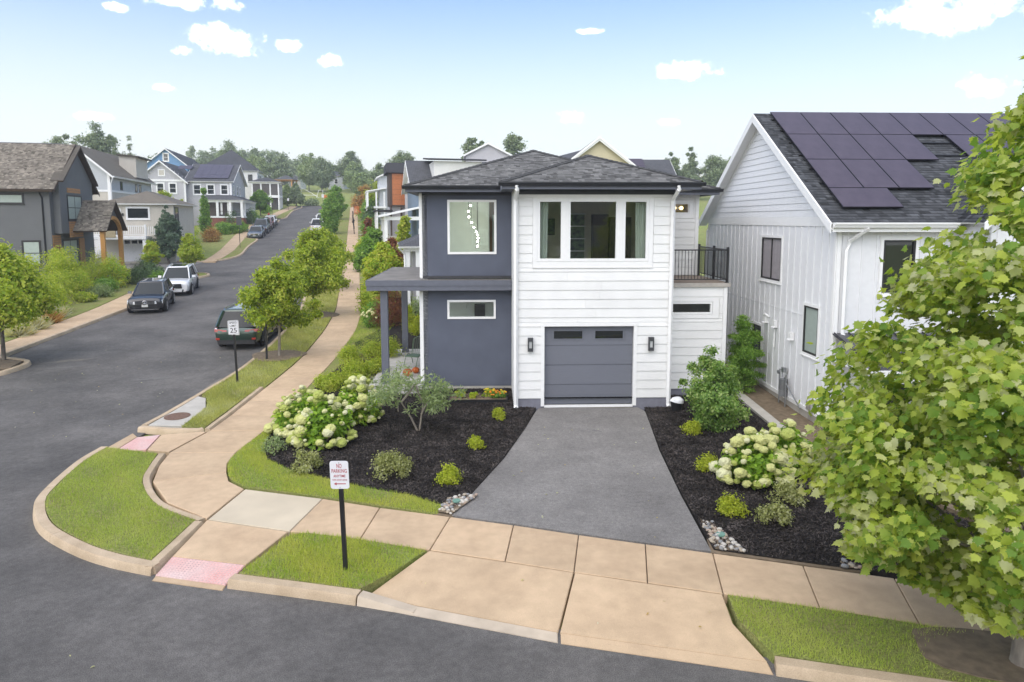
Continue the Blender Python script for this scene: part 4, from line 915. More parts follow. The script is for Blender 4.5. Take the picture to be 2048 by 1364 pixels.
    downspout(H, [(.62,-oh-.06,5.72),(.62,-oh-.06,5.6),(.30,-.07,5.25),(.24,-.07,5.0),(.24,-.07,2.75),(.3,-.3,2.62)], WHITE2, .055)
    downspout(H, [(.12,gw+.25,5.7),(-.07,gw-.05,5.35),(-.07,gw-.05,.2)], WHITE2, .05)
    # solar panels
    U = Vector((1,0,0)); V = Vector((0,1,sl)).normalized(); N = U.cross(V); o = Vector(A)
    PV = mat('solar_cells', (.085,.068,.085), .3, var=.12, scale=3, spec=.35, coat=.12); PVF = mat('solar_frame', (.018,.016,.022), .4)
    S = (Vector(D)-o).length
    def meshes(w, h):
        mb = MB(); mb.box(0, w, 0, h, .10, .135, 1); mb.box(.012, w-.012, .012, h-.012, .135, .138, 0); me = mb.mesh('solar_panel'); me.materials.append(PV); me.materials.append(PVF); return me
    pw, ph = 1.0, 1.66; port, land = meshes(pw, ph), meshes(1.66, 1.0)
    M3 = Matrix((U, V, N)).transposed()
    top = S-.14; rows = [(top-ph, [0,1,2,3,4,5,6,7,8]), (top-2*ph-.02, [0,1,2,3,5.03,6.03,7.03]), (top-3*ph-.04, [0,1,2])]
    for v, cols in rows:
        for c in cols:
            p = o+U*(.50+c*(pw+.02))+V*v; link('solar_panel', port, None, H, p, M3.to_euler())
    link('solar_panel', land, None, H, o+U*.50+V*(top-3*ph-.06-1.0), M3.to_euler())
    mb = MB()
    for v, cols in rows:
        for f in (.25, .75):
            p = o+U*.44+V*(v+ph*f)+N*.05; q = o+U*(.5+(cols[-1]+1)*1.02)+V*(v+ph*f)+N*.05; mb.tube([p, q], .03, 4)
    mb.build('panel_rails', BLACK, H, kind='stuff')
    # projecting wing with its own steep gable
    wx0, wx1, wy = 3.35, 6.75, -1.0; ch = (wx0+wx1)/2; ez = lz(-oh)+rt; az = ez+(wx1-wx0)/2*.98
    ty = (az-rt-ev)/sl
    wall(H, PL((wx0,wy,0),(1,0,0),(0,-1,0)), 0, wx1-wx0, -.2, 5.8, [], BW, .12, 'wing_wall', BW); wall(H, PL((wx0,0,0),(0,-1,0),(-1,0,0)), 0, -wy, -.2, 5.8, [], BW, .12, 'wing_wall', BW)
    mb = MB(); mb.quad([(wx0+.05,wy,5.8),(wx1-.05,wy,5.8),(ch,wy,az-.12)]); mb.build('gable_backing', BW, H, fix=False)
    battens(H, PL((wx0,wy,0),(1,0,0),(0,-1,0)), [.3+.4*k for k in range(8)], lambda u: 0, lambda u: 5.75+min(u, wx1-wx0-u)*.9, BW)
    y0 = wy-.3; e0 = wx0-.3; ezz = ez-.0
    roof_plane(H, [(e0,-oh,ez+.0), (e0,y0,ez), (ch,y0,az+.29), (ch,ty+.3,az+.29)], SHD, WHITE2, seed=9)
    roof_plane(H, [(e0,-oh,ez+.0), (ch,ty+.3,az+.29), (e0+.0,-oh+.02,ez+.01)], SHD, WHITE2, seed=10, tabs=False) if False else None
    roof_plane(H, [(wx1+.3,y0,ez), (wx1+.3,-oh,ez), (ch,ty+.3,az+.29), (ch,y0,az+.29)], SHD, WHITE2, seed=12, tabs=False)
    mb = MB()
    for x in (e0, wx1+.3): mb.hexa([(x,y0-.03,ez-.24),(x,y0,ez-.24),(x,y0,ez-.01),(x,y0-.03,ez-.01)], [(ch,y0-.03,az+.05),(ch,y0,az+.05),(ch,y0,az+.28),(ch,y0-.03,az+.28)])
    mb.build('rake_board', WHITE2, H)
    # standing seam porch roof
    SEAM = mat('standing_seam_metal', (.075,.075,.085), .35, metal=.5, var=.08)
    mb = MB(); mb.hexa([(.0,-2.3,2.18),(7,-2.3,2.18),(7,0,2.72),(0,0,2.72)], [(.0,-2.3,2.22),(7,-2.3,2.22),(7,0,2.76),(0,0,2.76)])
    pr = mb.build('porch_roof', SEAM, H)
    for k in range(18):
        x = .02+k*.41; mb = MB(); mb.hexa([(x,-2.3,2.22),(x+.025,-2.3,2.22),(x+.025,0,2.76),(x,0,2.76)], [(x,-2.3,2.255),(x+.025,-2.3,2.255),(x+.025,0,2.795),(x,0,2.795)]); mb.build('seam', SEAM, pr)
    mb = MB(); mb.box(-.04, 7, -2.34, -2.301, 2.08, 2.23); mb.box(.02, 7, -2.28, -2.2, 1.9, 2.17); mb.box(-.03, .0, -2.3, 0, 2.02, 2.17); mb.build('porch_fascia', WHITE2, H)
    for x in (.12, 3.4, 6.6):
        mb = MB(); mb.box(x-.09, x+.09, -2.25, -2.07, -.1, 1.9); mb.build('porch_post', WHITE2, H)
    mb = MB(); mb.box(.0, 7, -2.35, -.002, -.2, .12); mb.build('porch_floor', CONC, H)
    mb = MB(); mb.box(1.2, 2.2, -.05, -.004, .13, 1.85); mb.build('door', DARKW, H)
    mb = MB(); mb.tube([(0,-.01,1.5),(0,-.01,1.5)], .01) if False else None
    # hoods and pipes on the gable wall
    for y, z in ((4.3,2.55),(3.55,2.5),(2.35,2.3)):
        mb = MB(); mb.box(-.13, -.02, y-.09, y+.09, z-.1, z+.09); mb.hexa([(-.17,y-.1,z-.14),(-.02,y-.1,z-.14),(-.02,y+.1,z-.14),(-.17,y+.1,z-.14)], [(-.12,y-.09,z-.1),(-.02,y-.09,z-.1),(-.02,y+.09,z-.1),(-.12,y+.09,z-.1)]); mb.build('vent_cover', WHITE2, H)
    mb = MB(); mb.tube([(-.02,4.35,2.62),(-.12,4.35,2.68),(-.12,4.2,2.7),(-.05,4.05,2.62)], .035, 8); mb.tube([(-.05,3.6,2.4),(-.05,3.6,1.7)], .025, 8); mb.build('vent_pipe', WHITE2, H)
    # gas meter
    g = empty('gas_meter', parent=H, loc=(-.16, 2.55, .15))
    mb = MB(); mb.tube([(0,0,.38),(0,0,.74)], [.10,.13], 12); mb.tube([(0,0,.20),(0,0,.38)], [.13,.12], 12); mb.build('meter_body', STEEL, g, smooth=40)
    mb = MB(); mb.tube([(0,.28,-.15),(0,.28,1.0),(0,.12,1.0),(0,.08,.78)], .02, 6); mb.tube([(0,-.18,-.1),(0,-.18,.9),(0,-.06,.76)], .022, 6); mb.tube([(0,-.2,.65),(.02,-.5,.45),(.05,-1.1,.1)], .022, 6); mb.build('meter_pipe', STEEL, g)
    mb = MB(); mb.box(-.04, .06, -.06, .10, .95, 1.10); mb.disc((-.02,.28,.9), (-1,0,0), .06, .05, 10); mb.build('regulator', STEEL, g)
    mb = MB(); mb.box(-.14, -.045, .75, 1.05, .35, .6); mb.tube([(-.1,.9,.1),(-.1,.9,.35)], .025, 6); mb.build('cable_box', ALU, H)
farmhouse()
# ---------------------------------------------------------------- plants
LEAF_Q = (np.array([[0,0,0],[-.32,.45,.10],[0,1,0],[.32,.45,.10]], np.float32), np.array([[0,3,2,1]]))
LEAF_W = (np.array([[0,0,0],[-.28,.33,.09],[-.22,.68,.08],[0,1.05,-.05],[.22,.68,.08],[.28,.33,.09]], np.float32), np.array([[0,3,2,1],[0,5,4,3]]))
LEAF_N = (np.array([[0,0,0],[-.14,.5,.05],[0,1,0],[.14,.5,.05]], np.float32), np.array([[0,3,2,1]]))
BLADE = (np.array([[-.05,0,0],[.05,0,0],[.012,1,.25]], np.float32), np.array([[0,1,2]]))
def _maple():
    pts = [(0,0),(-.16,.06),(-.36,-.04),(-.34,.14),(-.56,.26),(-.42,.38),(-.50,.58),(-.28,.55),(-.22,.72),(-.13,.72),(0,1.0),(.13,.72),(.22,.72),(.28,.55),(.50,.58),(.42,.38),(.56,.26),(.34,.14),(.36,-.04),(.16,.06)]
    V = [(0,.32,.0)]+[(x, y, -.22*abs(x)+.03*math.sin(9*y)-.12*max(0, y-.5)) for x, y in pts]
    return np.array(V, np.float32), np.array([[0, k+1, (k+1) % 20+1] for k in range(20)])
MAPLE = _maple()
def norm(a): return a/(np.linalg.norm(a, axis=-1, keepdims=True)+1e-9)
def scatter(tpl, P, Nn, size, rng, spread=.6, Tdir=None, tj=1.):
    """place a leaf template at every point P facing about Nn"""
    V, F = tpl; n = len(P)
    Nn = norm(Nn+rng.normal(0, spread, (n, 3)))
    t = rng.normal(0, tj, (n, 3))
    if Tdir is not None: t = t+Tdir
    t = norm(t-Nn*np.sum(t*Nn, 1, keepdims=True)); b = np.cross(t, Nn)
    s = (size*rng.uniform(.65, 1.25, n))[:, None, None]
    W = P[:, None, :]+s*(V[None, :, 0:1]*b[:, None, :]+V[None, :, 1:2]*t[:, None, :]+V[None, :, 2:3]*Nn[:, None, :])
    k = len(V); FF = (F[None]+(np.arange(n)*k)[:, None, None]).reshape(-1, F.shape[1])
    return W.reshape(-1, 3), FF, np.repeat(rng.uniform(0, 1, n), len(F))
def leafobj(name, tpl, P, Nn, size, m, parent, rng, spread=.6, kind='stuff', Tdir=None, tj=1.):
    V, F, v = scatter(tpl, P, Nn, size, rng, spread, Tdir, tj); return link(name, npmesh(name, V, F, v), m, parent, kind=kind)
def clumps(C, rad, n, rng, hollow=.55, flat=1.):
    """n points round each clump centre, denser towards its skin"""
    K = len(C); d = norm(rng.normal(0, 1, (K*n, 3))); r = np.repeat(rad, n)*(hollow+(1-hollow)*rng.uniform(0, 1, K*n)**.6)*np.clip(rng.normal(1, .24, K*n), .3, 1.7)
    d2 = d*[1, 1, flat]
    return np.repeat(C, n, 0)+d2*r[:, None], d
BARK = mat('bark_grey', (.17,.145,.12), .9, var=.35, scale=9, bump=.6, bscale=40, stretch=(1,1,.3))
BARKP = mat('bark_pale', (.30,.26,.215), .9, var=.3, scale=9, bump=.5, bscale=40, stretch=(1,1,.3))
L_LIME = leafmat('leaf_lime', (0.112,0.165,0.013), (0.224,0.284,0.029), (0.330,0.356,0.059))
L_LIME2 = leafmat('leaf_bright_lime', (0.121,0.209,0.013), (0.242,0.341,0.029), (0.330,0.396,0.055))
L_STREET = leafmat('leaf_street_tree', (.085,.125,.012), (.19,.235,.024), (.30,.32,.05))
L_GREEN = leafmat('leaf_green', (0.052,0.103,0.017), (0.109,0.190,0.032), (0.184,0.265,0.063))
L_DARK = leafmat('leaf_dark', (.026,.050,.018), (.055,.090,.032), (.09,.125,.055), trans=.2)
L_FAR = leafmat('leaf_far', (0.095,0.129,0.056), (0.146,0.185,0.081), (0.190,0.224,0.106), trans=.2, nscale=.25)  # paled and greyed: distance haze is put into the leaf colour
L_FARD = leafmat('leaf_far_dark', (0.076,0.103,0.054), (0.118,0.148,0.078), (0.157,0.185,0.103), trans=.2, nscale=.25)  # darker far leaf, also paled in colour for the haze
L_MAPLE = leafmat('leaf_maple', (.075,.130,.018), (.225,.265,.042), (.43,.42,.17), trans=.5, nscale=1.3)
L_RED = leafmat('leaf_dark_red', (.055,.020,.015), (.125,.045,.026), (.19,.095,.04))
L_VAR = leafmat('leaf_variegated', (.09,.10,.035), (.20,.21,.08), (.34,.33,.17))
L_SAGE = leafmat('leaf_sage', (.085,.115,.055), (.155,.195,.095), (.22,.25,.14))
L_HYD = leafmat('leaf_hydrangea', (.065,.120,.010), (.15,.24,.022), (.22,.30,.035))
L_GOLD = leafmat('leaf_golden', (.13,.155,.012), (.225,.26,.020), (.31,.32,.045))
L_RUST = leafmat('leaf_rust', (.14,.075,.02), (.24,.14,.05), (.32,.21,.09))
L_STRAW = leafmat('leaf_straw', (.28,.22,.10), (.42,.34,.18), (.52,.44,.27))
PROF = dict(round=lambda t: math.sin(math.pi*min(1, t*.93+.07))**.62, egg=lambda t: (math.sin(math.pi*(t*.85+.15)**.72 if t < 1 else 0)+.02)**.8,
            col=lambda t: (math.sin(math.pi*(t*.9+.07))**.45)*(1-.25*t), cone=lambda t: max(.03, (1-t)**.8)*(min(1, t*6+.35)), tear=lambda t: max(.05, math.sin(math.pi*(t*.8+.2)**1.0)**.9*(1.0-.15*t)),
            fan=lambda t: .35+.65*t**.6 if t < .8 else max(.1, (1-t)*4.2))
def tree(name, label, x, y, h, th, rad, leaf, n, m, prof='round', K=40, tr=.07, bark=BARK, cat='tree', group=None, seed=1, cr=.30, z=None, tpl=LEAF_W, limbs=10, flat=.8, up=.5, multi=0, offs=(0, 0), hollow=.2, spread=.6):
    n = int(n*2.0); K = int(K*1.35); rng = np.random.default_rng(seed); f = PROF[prof]
    t = empty(name, (x, y, (Tf(x, y) if z is None else z)), 0, label, cat, group)
    C = []; R_ = []
    tt = np.linspace(0, 1, 60); wts = np.array([f(q)**1.6+.05 for q in tt]); wts /= wts.sum()
    for k in range(K):
        q = rng.choice(tt, p=wts); a = k*2.399+rng.uniform(-.4, .4); r = rad*f(q)*(rng.uniform(.15, 1)**.5)*rng.uniform(.8, 1.0)
        c = cr*rad*rng.uniform(.7, 1.3)*(.55+.45*f(q)); r *= 1+.16*math.sin(2*a+seed)+.12*math.sin(3*a+5*q+2*seed); r = max(0, r-c*.55)
        if k % 7 == 0: c *= .5; r = r*1.18+c*.8
        C.append((math.cos(a)*r+offs[0]*q, math.sin(a)*r+offs[1]*q, th+(h-th-c*.6)*q+c*.15)); R_.append(c)
    C = np.array(C); R_ = np.array(R_)
    P, D = clumps(C, R_, max(3, n//K), rng, hollow, flat)
    P[:, 2] = np.maximum(P[:, 2], .03)
    Nn = D*.55+np.array([0, 0, up])+norm(P-[0, 0, (th+h)/2])*.45
    leafobj('crown', tpl, P, Nn, leaf, m, t, rng, spread)
    mb = MB()
    if multi:
        for k in range(multi):
            a = 2*math.pi*k/multi+.5; e = C[rng.integers(K)]; mb.tube([(0, 0, -.1), (math.cos(a)*rad*.15, math.sin(a)*rad*.15, h*.25), tuple(e)], [tr, tr*.7, tr*.2], 5)
    elif th > .05 or h > 1.5:
        top = th+(h-th)*.75; bend = rng.uniform(-.04, .04, 2)*h
        mb.tube([(0, 0, -.15), (0, 0, .05), (bend[0]*.3, bend[1]*.3, th*.6+.05), (bend[0], bend[1], th+(h-th)*.35), (offs[0]*.7, offs[1]*.7, top)], [tr*1.35, tr*1.05, tr*.9, tr*.6, tr*.15], 7)
        for k in range(min(limbs, K)):
            e = C[k]; s = max(th*.85, e[2]-rad*.7-(h-th)*.12); s = min(s, top*.9); mb.tube([(bend[0]*s/h, bend[1]*s/h, s), (e[0]*.45, e[1]*.45, s+(e[2]-s)*.6), tuple(e)], [tr*.42, tr*.26, tr*.08], 5)
    if mb.v: mb.build('trunk' if not multi else 'stems', bark, t, smooth=60)
    return t
def shrub(name, label, x, y, rad, h, leaf, n, m, seed=1, K=16, group=None, cat='shrub', tpl=LEAF_Q, cr=.42, z=None, flat=.85, up=.5, hollow=.4, prof='dome', stem=True):
    rng = np.random.default_rng(seed); t = empty(name, (x, y, (Tf(x, y)+.02 if z is None else z)), 0, label, cat, group)
    d = norm(rng.normal(0, 1, (K, 3))); d[:, 2] = np.abs(d[:, 2]); r = rng.uniform(.2, 1, K)**.4
    c = cr*rad*rng.uniform(.75, 1.25, K); C = np.stack([d[:, 0]*r*(rad-c*.8), d[:, 1]*r*(rad-c*.8), np.maximum(c*.6, d[:, 2]*r*(h-c*.7)+.1*h)], 1)
    P, D = clumps(C, c, max(3, n//K), rng, hollow, flat); P[:, 2] = np.abs(P[:, 2])
    Nn = D*.6+np.array([0, 0, up])+norm(P-[0, 0, h*.3])*.5
    leafobj('foliage', tpl, P, Nn, leaf, m, t, rng)
    if stem:
        mb = MB()
        for k in range(min(7, K)): mb.tube([(0, 0, -.05), tuple(C[k]*[.5, .5, .55]), tuple(C[k])], [.012+.012*rad, .01+.008*rad, .004], 4)
        mb.build('stems', BARK, t)
    return t

# --- foreground street tree on the right: big lobed leaves
def big_maple():
    rng = np.random.default_rng(21)
    t = empty('maple_tree', (6.72, 8.42, .0), 0, 'large maple with big lobed yellow-green leaves beside the sidewalk, covering the right edge', 'tree')
    hts = np.array([.75,1.15,1.6,2.3,3.0,3.8,4.6,5.4,6.2,7.0,7.7]); rr = np.array([1.0,1.75,2.3,2.8,2.85,2.55,2.2,1.75,1.25,.85,.35])
    K = 350; C = []; c = []
    w = rr**1.3; w /= w.sum()
    for k in range(K):
        i = rng.choice(len(hts), p=w); z = hts[i]+rng.uniform(-.4, .4); R0 = np.interp(z, hts, rr); a = rng.uniform(0, 6.283); q = rng.uniform(.25, 1)**.5
        s = .40*rng.uniform(.7, 1.25); r = max(0, R0*q-s*.5); C.append((r*math.cos(a), r*math.sin(a), z-.18*r+.1)); c.append(s)
    C = np.array(C); c = np.array(c)
    P, D = clumps(C, c, 155, rng, .25, .7)
    P = P[P[:, 2] > .60+.40*np.hypot(P[:, 0], P[:, 1])]; n = len(P)
    out = norm(P*[1, 1, .0]+[0, 0, 0]); Nn = out*.75+np.array([0, 0, .75])+rng.normal(0, .28, (n, 3))
    Td = out*.8+np.array([0, 0, -.75])
    # the 300 leaves nearest the lens are single parts
    world = P+np.array([6.72, 8.42, 0.]); dist = np.linalg.norm(world-np.array([0, 0, 5.82]), axis=1)
    vis = (world[:, 0] < 8.1) & (out[:, 0]*-1+out[:, 1]*-1 > -.2)
    order = np.argsort(dist+np.where(vis, 0, 50)+rng.uniform(0, 1.2, n)); near = order[:300]; rest = order[300:]
    leafobj('leaves', MAPLE, P[rest], Nn[rest], .122, L_MAPLE, t, rng, .5, Tdir=Td[rest]*1.6, tj=.6)
    tm = []
    for k in range(6):
        me = npmesh('leaf', MAPLE[0]*.13, MAPLE[1], np.full(len(MAPLE[1]), k/5.)); me.materials.append(L_MAPLE); tm.append(me)
    N2 = norm(Nn[near]+rng.normal(0, .25, (300, 3))); T2 = Td[near]*1.6+rng.normal(0, .6, (300, 3)); T2 = norm(T2-N2*np.sum(T2*N2, 1, keepdims=True)); B2 = np.cross(T2, N2)
    for k in range(300):
        M = Matrix((B2[k], T2[k], N2[k])).transposed(); link('leaf', tm[k % 6], None, t, Vector(P[near[k]]), M.to_euler(), float(rng.uniform(.7, 1.2)))
    mb = MB(); mb.tube([(0,0,-.15),(0,0,.1),(.02,0,1.0),(-.03,.02,2.4),(.03,.02,4.2),(0,0,6.2)], [.17,.135,.115,.09,.055,.015], 12)
    for k in range(34):
        e = C[k*3]; s = max(.75, e[2]-.45*math.hypot(e[0], e[1])-.2); mb.tube([(0,0,s), (e[0]*.5, e[1]*.5, s+(e[2]-s)*.62), tuple(e)], [.034, .022, .008], 5)
    mb.build('trunk', BARKP, t, smooth=60)
big_maple()

# --- hydrangeas: leaf mound and cream flower heads
def hydrangeas():
    heads = []
    for k in range(4):
        bm = bmesh.new(); bmesh.ops.create_icosphere(bm, subdivisions=3, radius=1); rg = random.Random(k)
        for v in bm.verts:
            q = 1+rg.uniform(-.13, .10); v.co *= q; v.co.z *= .78
        me = bpy.data.meshes.new('flower_head'); bm.to_mesh(me); bm.free(); heads.append(me)
    mats = [mat('petal_white', (.60,.60,.36), .8, var=.12, scale=9, bump=.7, bscale=35), mat('petal_cream', (.52,.53,.20), .8, var=.15, scale=9, bump=.7, bscale=35), mat('petal_lime', (.38,.43,.10), .8, var=.18, scale=9, bump=.7, bscale=35), mat('petal_ivory', (.57,.57,.28), .8, var=.15, scale=9, bump=.7, bscale=35)]
    for me, m in zip(heads, mats): me.materials.append(m)
    L = [(-5.75,18.35,.86,1.12,100,'leftmost white hydrangea, spreading towards the sidewalk bend'), (-4.9,17.35,.78,1.2,80,'front hydrangea with the largest cream heads, reaching over the mulch'), (-4.45,19.25,.72,1.2,75,'hydrangea nearest the porch, its white heads behind the other two left of the sapling'),
         (5.35,14.75,.76,1.0,95,'round hydrangea with cream heads on the mulch right of the driveway'), (6.35,15.5,.72,1.02,70,'hydrangea half hidden behind the maple on the driveway\'s right bed')]
    for i, (x, y, r, h, nh, lab) in enumerate(L):
        rng = np.random.default_rng(40+i); t = empty('hydrangea', (x, y, .02), 0, lab, 'shrub', 'hydrangeas in the front beds')
        K = 34; d = norm(rng.normal(0, 1, (K, 3))); d[:, 2] = np.abs(d[:, 2]); q = rng.uniform(.3, 1, K)**.5
        C = d*q[:, None]*[r*.8, r*.8, h*.75]+[0, 0, .12*h]; P, D = clumps(C, np.full(K, .26*r), 90, rng, .4, .8); P[:, 2] = np.abs(P[:, 2])+.02
        leafobj('foliage', LEAF_W, P, D*.4+[0, 0, .6]+norm(P)*.6, .13, L_HYD, t, rng, .5)
        mb = MB()
        for k in range(10): mb.tube([(0,0,-.05), tuple(C[k]*[.4,.4,.5]), tuple(C[k])], [.018,.013,.006], 4)
        mb.build('stems', BARKP, t)
        for k in range(nh):
            d = norm(rng.normal(0, 1, 3)); d[2] = abs(d[2])*1.15-.12
            if d[2] < -.05 or (d[1] > .5 and d[2] < .5): d[1] = -abs(d[1])
            p = d*[r, r, h]*rng.uniform(.9, 1.06); p[2] = max(.18, p[2]+.03); j = rng.choice(4, p=[.18,.32,.28,.22]); s = rng.choice([.045,.07,.10,.14,.165], p=[.28,.32,.22,.12,.06])
            link('flower_head', heads[j], None, t, Vector(p), (rng.uniform(-.4,.4), rng.uniform(-.4,.4), rng.uniform(0,6)), float(s))
hydrangeas()

def sapling():
    rng = np.random.default_rng(8); t = empty('serviceberry_sapling', (-2.57, 18.37, .02), 0, 'thin multi-stemmed sapling with grey-green narrow leaves leaning over the mulch bed', 'tree')
    mb = MB(); A = [[(0,0,-.1),(-.22,.05,.35),(-.5,.1,.78),(-.75,.15,1.05)], [(0,0,-.1),(.06,.05,.4),(.12,.1,.75),(.3,.1,1.15)], [(.06,.05,.45),(.25,.1,.8),(.62,.1,1.1)], [(-.5,.1,.78),(-.3,.3,1.0),(-.1,.3,1.3)], [(.12,.1,.75),(.0,.0,1.05),(-.05,-.1,1.3)]]
    for a in A: mb.tube(a, [.032,.026,.02,.008][:len(a)], 6)
    mb.build('stems', BARKP, t, smooth=60)
    C = []
    for k in range(46):
        if k < 22: C.append((-.68+rng.normal(0,.31), .2+rng.normal(0,.3), 1.12+rng.normal(0,.2)))
        else: C.append((.45+rng.normal(0,.36), .1+rng.normal(0,.3), 1.0+rng.normal(0,.25)))
    C = np.array(C); P, D = clumps(C, np.full(46, .18), 60, rng, .2); leafobj('crown', LEAF_N, P, D*.3+[0,0,.7], .135, L_SAGE, t, rng, .6, Tdir=D)
    mb = MB(); mb.tube([(0,0,-.1),(-.02,0,.5),(-.05,0,.95)], [.028,.022,.01], 6)
    t2 = empty('sapling', (-3.45, 20.2, .03), 0, 'short second sapling between the thin multi-stemmed one and the porch', 'tree'); mb.build('stems', BARKP, t2)
    C = np.array([(rng.normal(-.1,.3), rng.normal(0,.25), .95+rng.normal(0,.28)) for _ in range(18)]); P, D = clumps(C, np.full(18, .18), 34, rng, .2); leafobj('crown', LEAF_N, P, D*.3+[0,0,.7], .13, L_SAGE, t2, rng, .6)
sapling()

def garden():
    for i, (x, y, r, h, m, lab) in enumerate([(-.39,19.4,.23,.36,L_GOLD,'small golden boxwood nearest the garage, left of the driveway'), (-.91,16.95,.22,.36,L_GOLD,'small golden boxwood halfway along the driveway\'s left edge'), (-1.41,14.65,.33,.42,L_GOLD,'golden boxwood at the front of the left bed, beside the river stones'),
            (4.89,18.1,.30,.40,L_GOLD,'golden boxwood in front of the tall green holly'), (4.56,15.35,.30,.38,L_GOLD,'golden boxwood left of the round hydrangea on the right bed'), (4.37,13.0,.33,.40,L_GOLD,'bright golden boxwood nearest the sidewalk in the right bed')]):
        shrub('boxwood', lab, x, y, r, h, .055, 1500, m, 60+i, 18, 'golden boxwoods along the driveway', cr=.5)
    for i, (x, y, r, h, n, m, lab) in enumerate([(-2.77,15.1,.62,.55,3200,L_VAR,'wide variegated shrub behind the no parking sign'), (-4.74,15.35,.46,.62,1500,L_VAR,'loose variegated shrub in front of the front hydrangea'), (-5.95,16.6,.42,.5,650,L_SAGE,'sparse twiggy shrub by the grass edge at the sidewalk bend'),
            (5.05,12.65,.42,.42,1600,L_VAR,'variegated shrub nearest the sidewalk under the maple'), (5.68,13.6,.45,.45,1600,L_VAR,'variegated shrub just behind another one beside the maple leaves')]):
        shrub('variegated_shrub', lab, x, y, r, h, .055, n, m, 80+i, 22, 'variegated shrubs in the mulch', cr=.32, hollow=.2)
    # tall holly and the maple in the gap
    tree('holly_shrub', 'tall dense glossy green holly shrub at the house corner right of the garage', 5.75, 18.75, 2.35, .1, 1.12, .085, 9000, leafmat('leaf_holly', (.05,.095,.022), (.12,.19,.045), (.22,.29,.10), rough=.35), 'tear', 60, .05, cat='shrub', seed=5, cr=.26, tpl=LEAF_Q, multi=5, offs=(-.2, 0))
    tree('japanese_maple', 'layered dark green tree in the gap between the two white houses', 7.72, 22.4, 2.7, .1, .80, .10, 8500, L_GREEN, 'col', 60, .05, cat='tree', seed=6, cr=.36, tpl=LEAF_N, flat=.4, multi=3)
    shrub('wispy_shrub', 'wispy grey-green shrub at the foot of the farmhouse wall by the gas meter', 8.25, 17.1, .5, .6, .09, 700, L_SAGE, 9, 16, tpl=LEAF_N, hollow=.1)
    shrub('wispy_shrub', 'low leafy shrub between the farmhouse wall and the maple', 8.3, 15.6, .55, .55, .11, 700, L_GREEN, 10, 14, tpl=LEAF_W, hollow=.1)
    # clipped box balls along the entry path
    for i, (x, y, r, h, lab) in enumerate([(-6.15,22.6,.55,.62,'clipped box ball behind the white hydrangeas, nearest the camera'), (-5.55,23.7,.55,.72,'clipped box ball before the front porch post'), (-4.95,24.3,.5,.75,'box ball beside the front post base'), (-6.25,25.9,.5,.7,'box ball beside the sidewalk, left end of the back row'), (-5.55,26.6,.55,.75,'middle box ball of the back row beyond the entry path'), (-4.9,27.1,.55,.8,'box ball left of the rear porch post'), (-5.15,22.4,.45,.55,'light box shrub right behind the hydrangea by the porch')]):
        shrub('box_ball', lab, x, y, r*1.12, h*1.12, .06, 3600, L_LIME, 100+i, 22, 'box balls along the entry path', cr=.45)
    # flower bed by the charcoal wall
    fb = empty('flower_bed', (-1.1, 21.6, .03), R(2), 'small black-edged bed of lettuce and marigolds against the charcoal wall', 'flower bed')
    mb = MB(); mb.box(-.95, .95, -.52, -.48, -.02, .14); mb.box(-.95, -.91, -.48, .6, -.02, .14); mb.box(.91, .95, -.48, .6, -.02, .14); mb.build('edging', BLACK, fb)
    mb = MB(); mb.box(-.91, .91, -.48, .6, -.02, .08); mb.build('soil', SOIL, fb)
    for i, (u, v, m, nm, lab, r) in enumerate([(-.55,.05,L_LIME2,'lettuce','larger pale lettuce in the small edged bed',.24), (-.15,.0,L_LIME2,'lettuce','smaller pale lettuce in the edged bed',.17), (.35,.15,L_LIME2,'marigold','marigold clump with yellow flowers, left of the orange one',.22), (.55,-.1,L_GREEN,'marigold','marigold clump with orange flowers in the edged bed',.2), (.78,.05,L_GREEN,'marigold','rightmost marigold clump, yellow and orange',.17)]):
        p = fb.matrix_basis @ Vector((u, v, .08)); s = shrub(nm, lab, p.x, p.y, r, r*1.1, .08, 260, m, 120+i, 8, None, 'plant', z=p.z, stem=False)
        if nm == 'marigold':
            rng = random.Random(i); fm = [mat('marigold_yellow', (.75,.55,.02), .7), mat('marigold_orange', (.75,.25,.015), .7)]
            for k in range(14):
                me = bpy.data.meshes.new('flower'); bm = bmesh.new(); bmesh.ops.create_icosphere(bm, subdivisions=1, radius=.04, matrix=Matrix.Diagonal((1,1,.55,1))); bm.to_mesh(me); bm.free()
                a = rng.uniform(0, 6.28); q = r*rng.uniform(.1, 1); link('flower', me, fm[0 if i == 2 else 1 if i == 3 else k % 2], s, (q*math.cos(a), q*math.sin(a), r*1.1+rng.uniform(-.05, .06)-q*.3))
    t = empty('planter_pot', (5.02, 20.35, .03), 0, 'black pot with a white cover on the mulch by the garage corner', 'pot')
    mb = MB(); mb.tube([(0,0,0),(0,0,.28)], [.15,.18], 16); mb.build('pot', BLACK, t, smooth=40)
    mb = MB(); mb.tube([(0,0,.28),(.01,0,.34),(.0,.01,.40),(0,0,.43)], [.21,.20,.13,.02], 14); mb.build('cover', mat('white_plastic', (.75,.76,.78), .5, var=.15, scale=9, bump=.5, bscale=14), t, smooth=60)
    # porch things
    for i, (u, v, r) in enumerate([(-3.62, 3.0, .17), (-3.38, 3.45, .14)]):
        p = hw(u, v, .35); t = empty('pumpkin', p, 0, ['larger orange pumpkin on the porch floor beside the charcoal wall', 'smaller orange pumpkin behind another on the porch floor'][i], 'pumpkin', 'pumpkins on the porch')
        bm = bmesh.new(); bmesh.ops.create_uvsphere(bm, u_segments=24, v_segments=12, radius=r)
        for q in bm.verts:
            a = math.atan2(q.co.y, q.co.x); s = 1-.10*abs(math.sin(a*4)); q.co.x *= s; q.co.y *= s; q.co.z = q.co.z*.8+r*.8
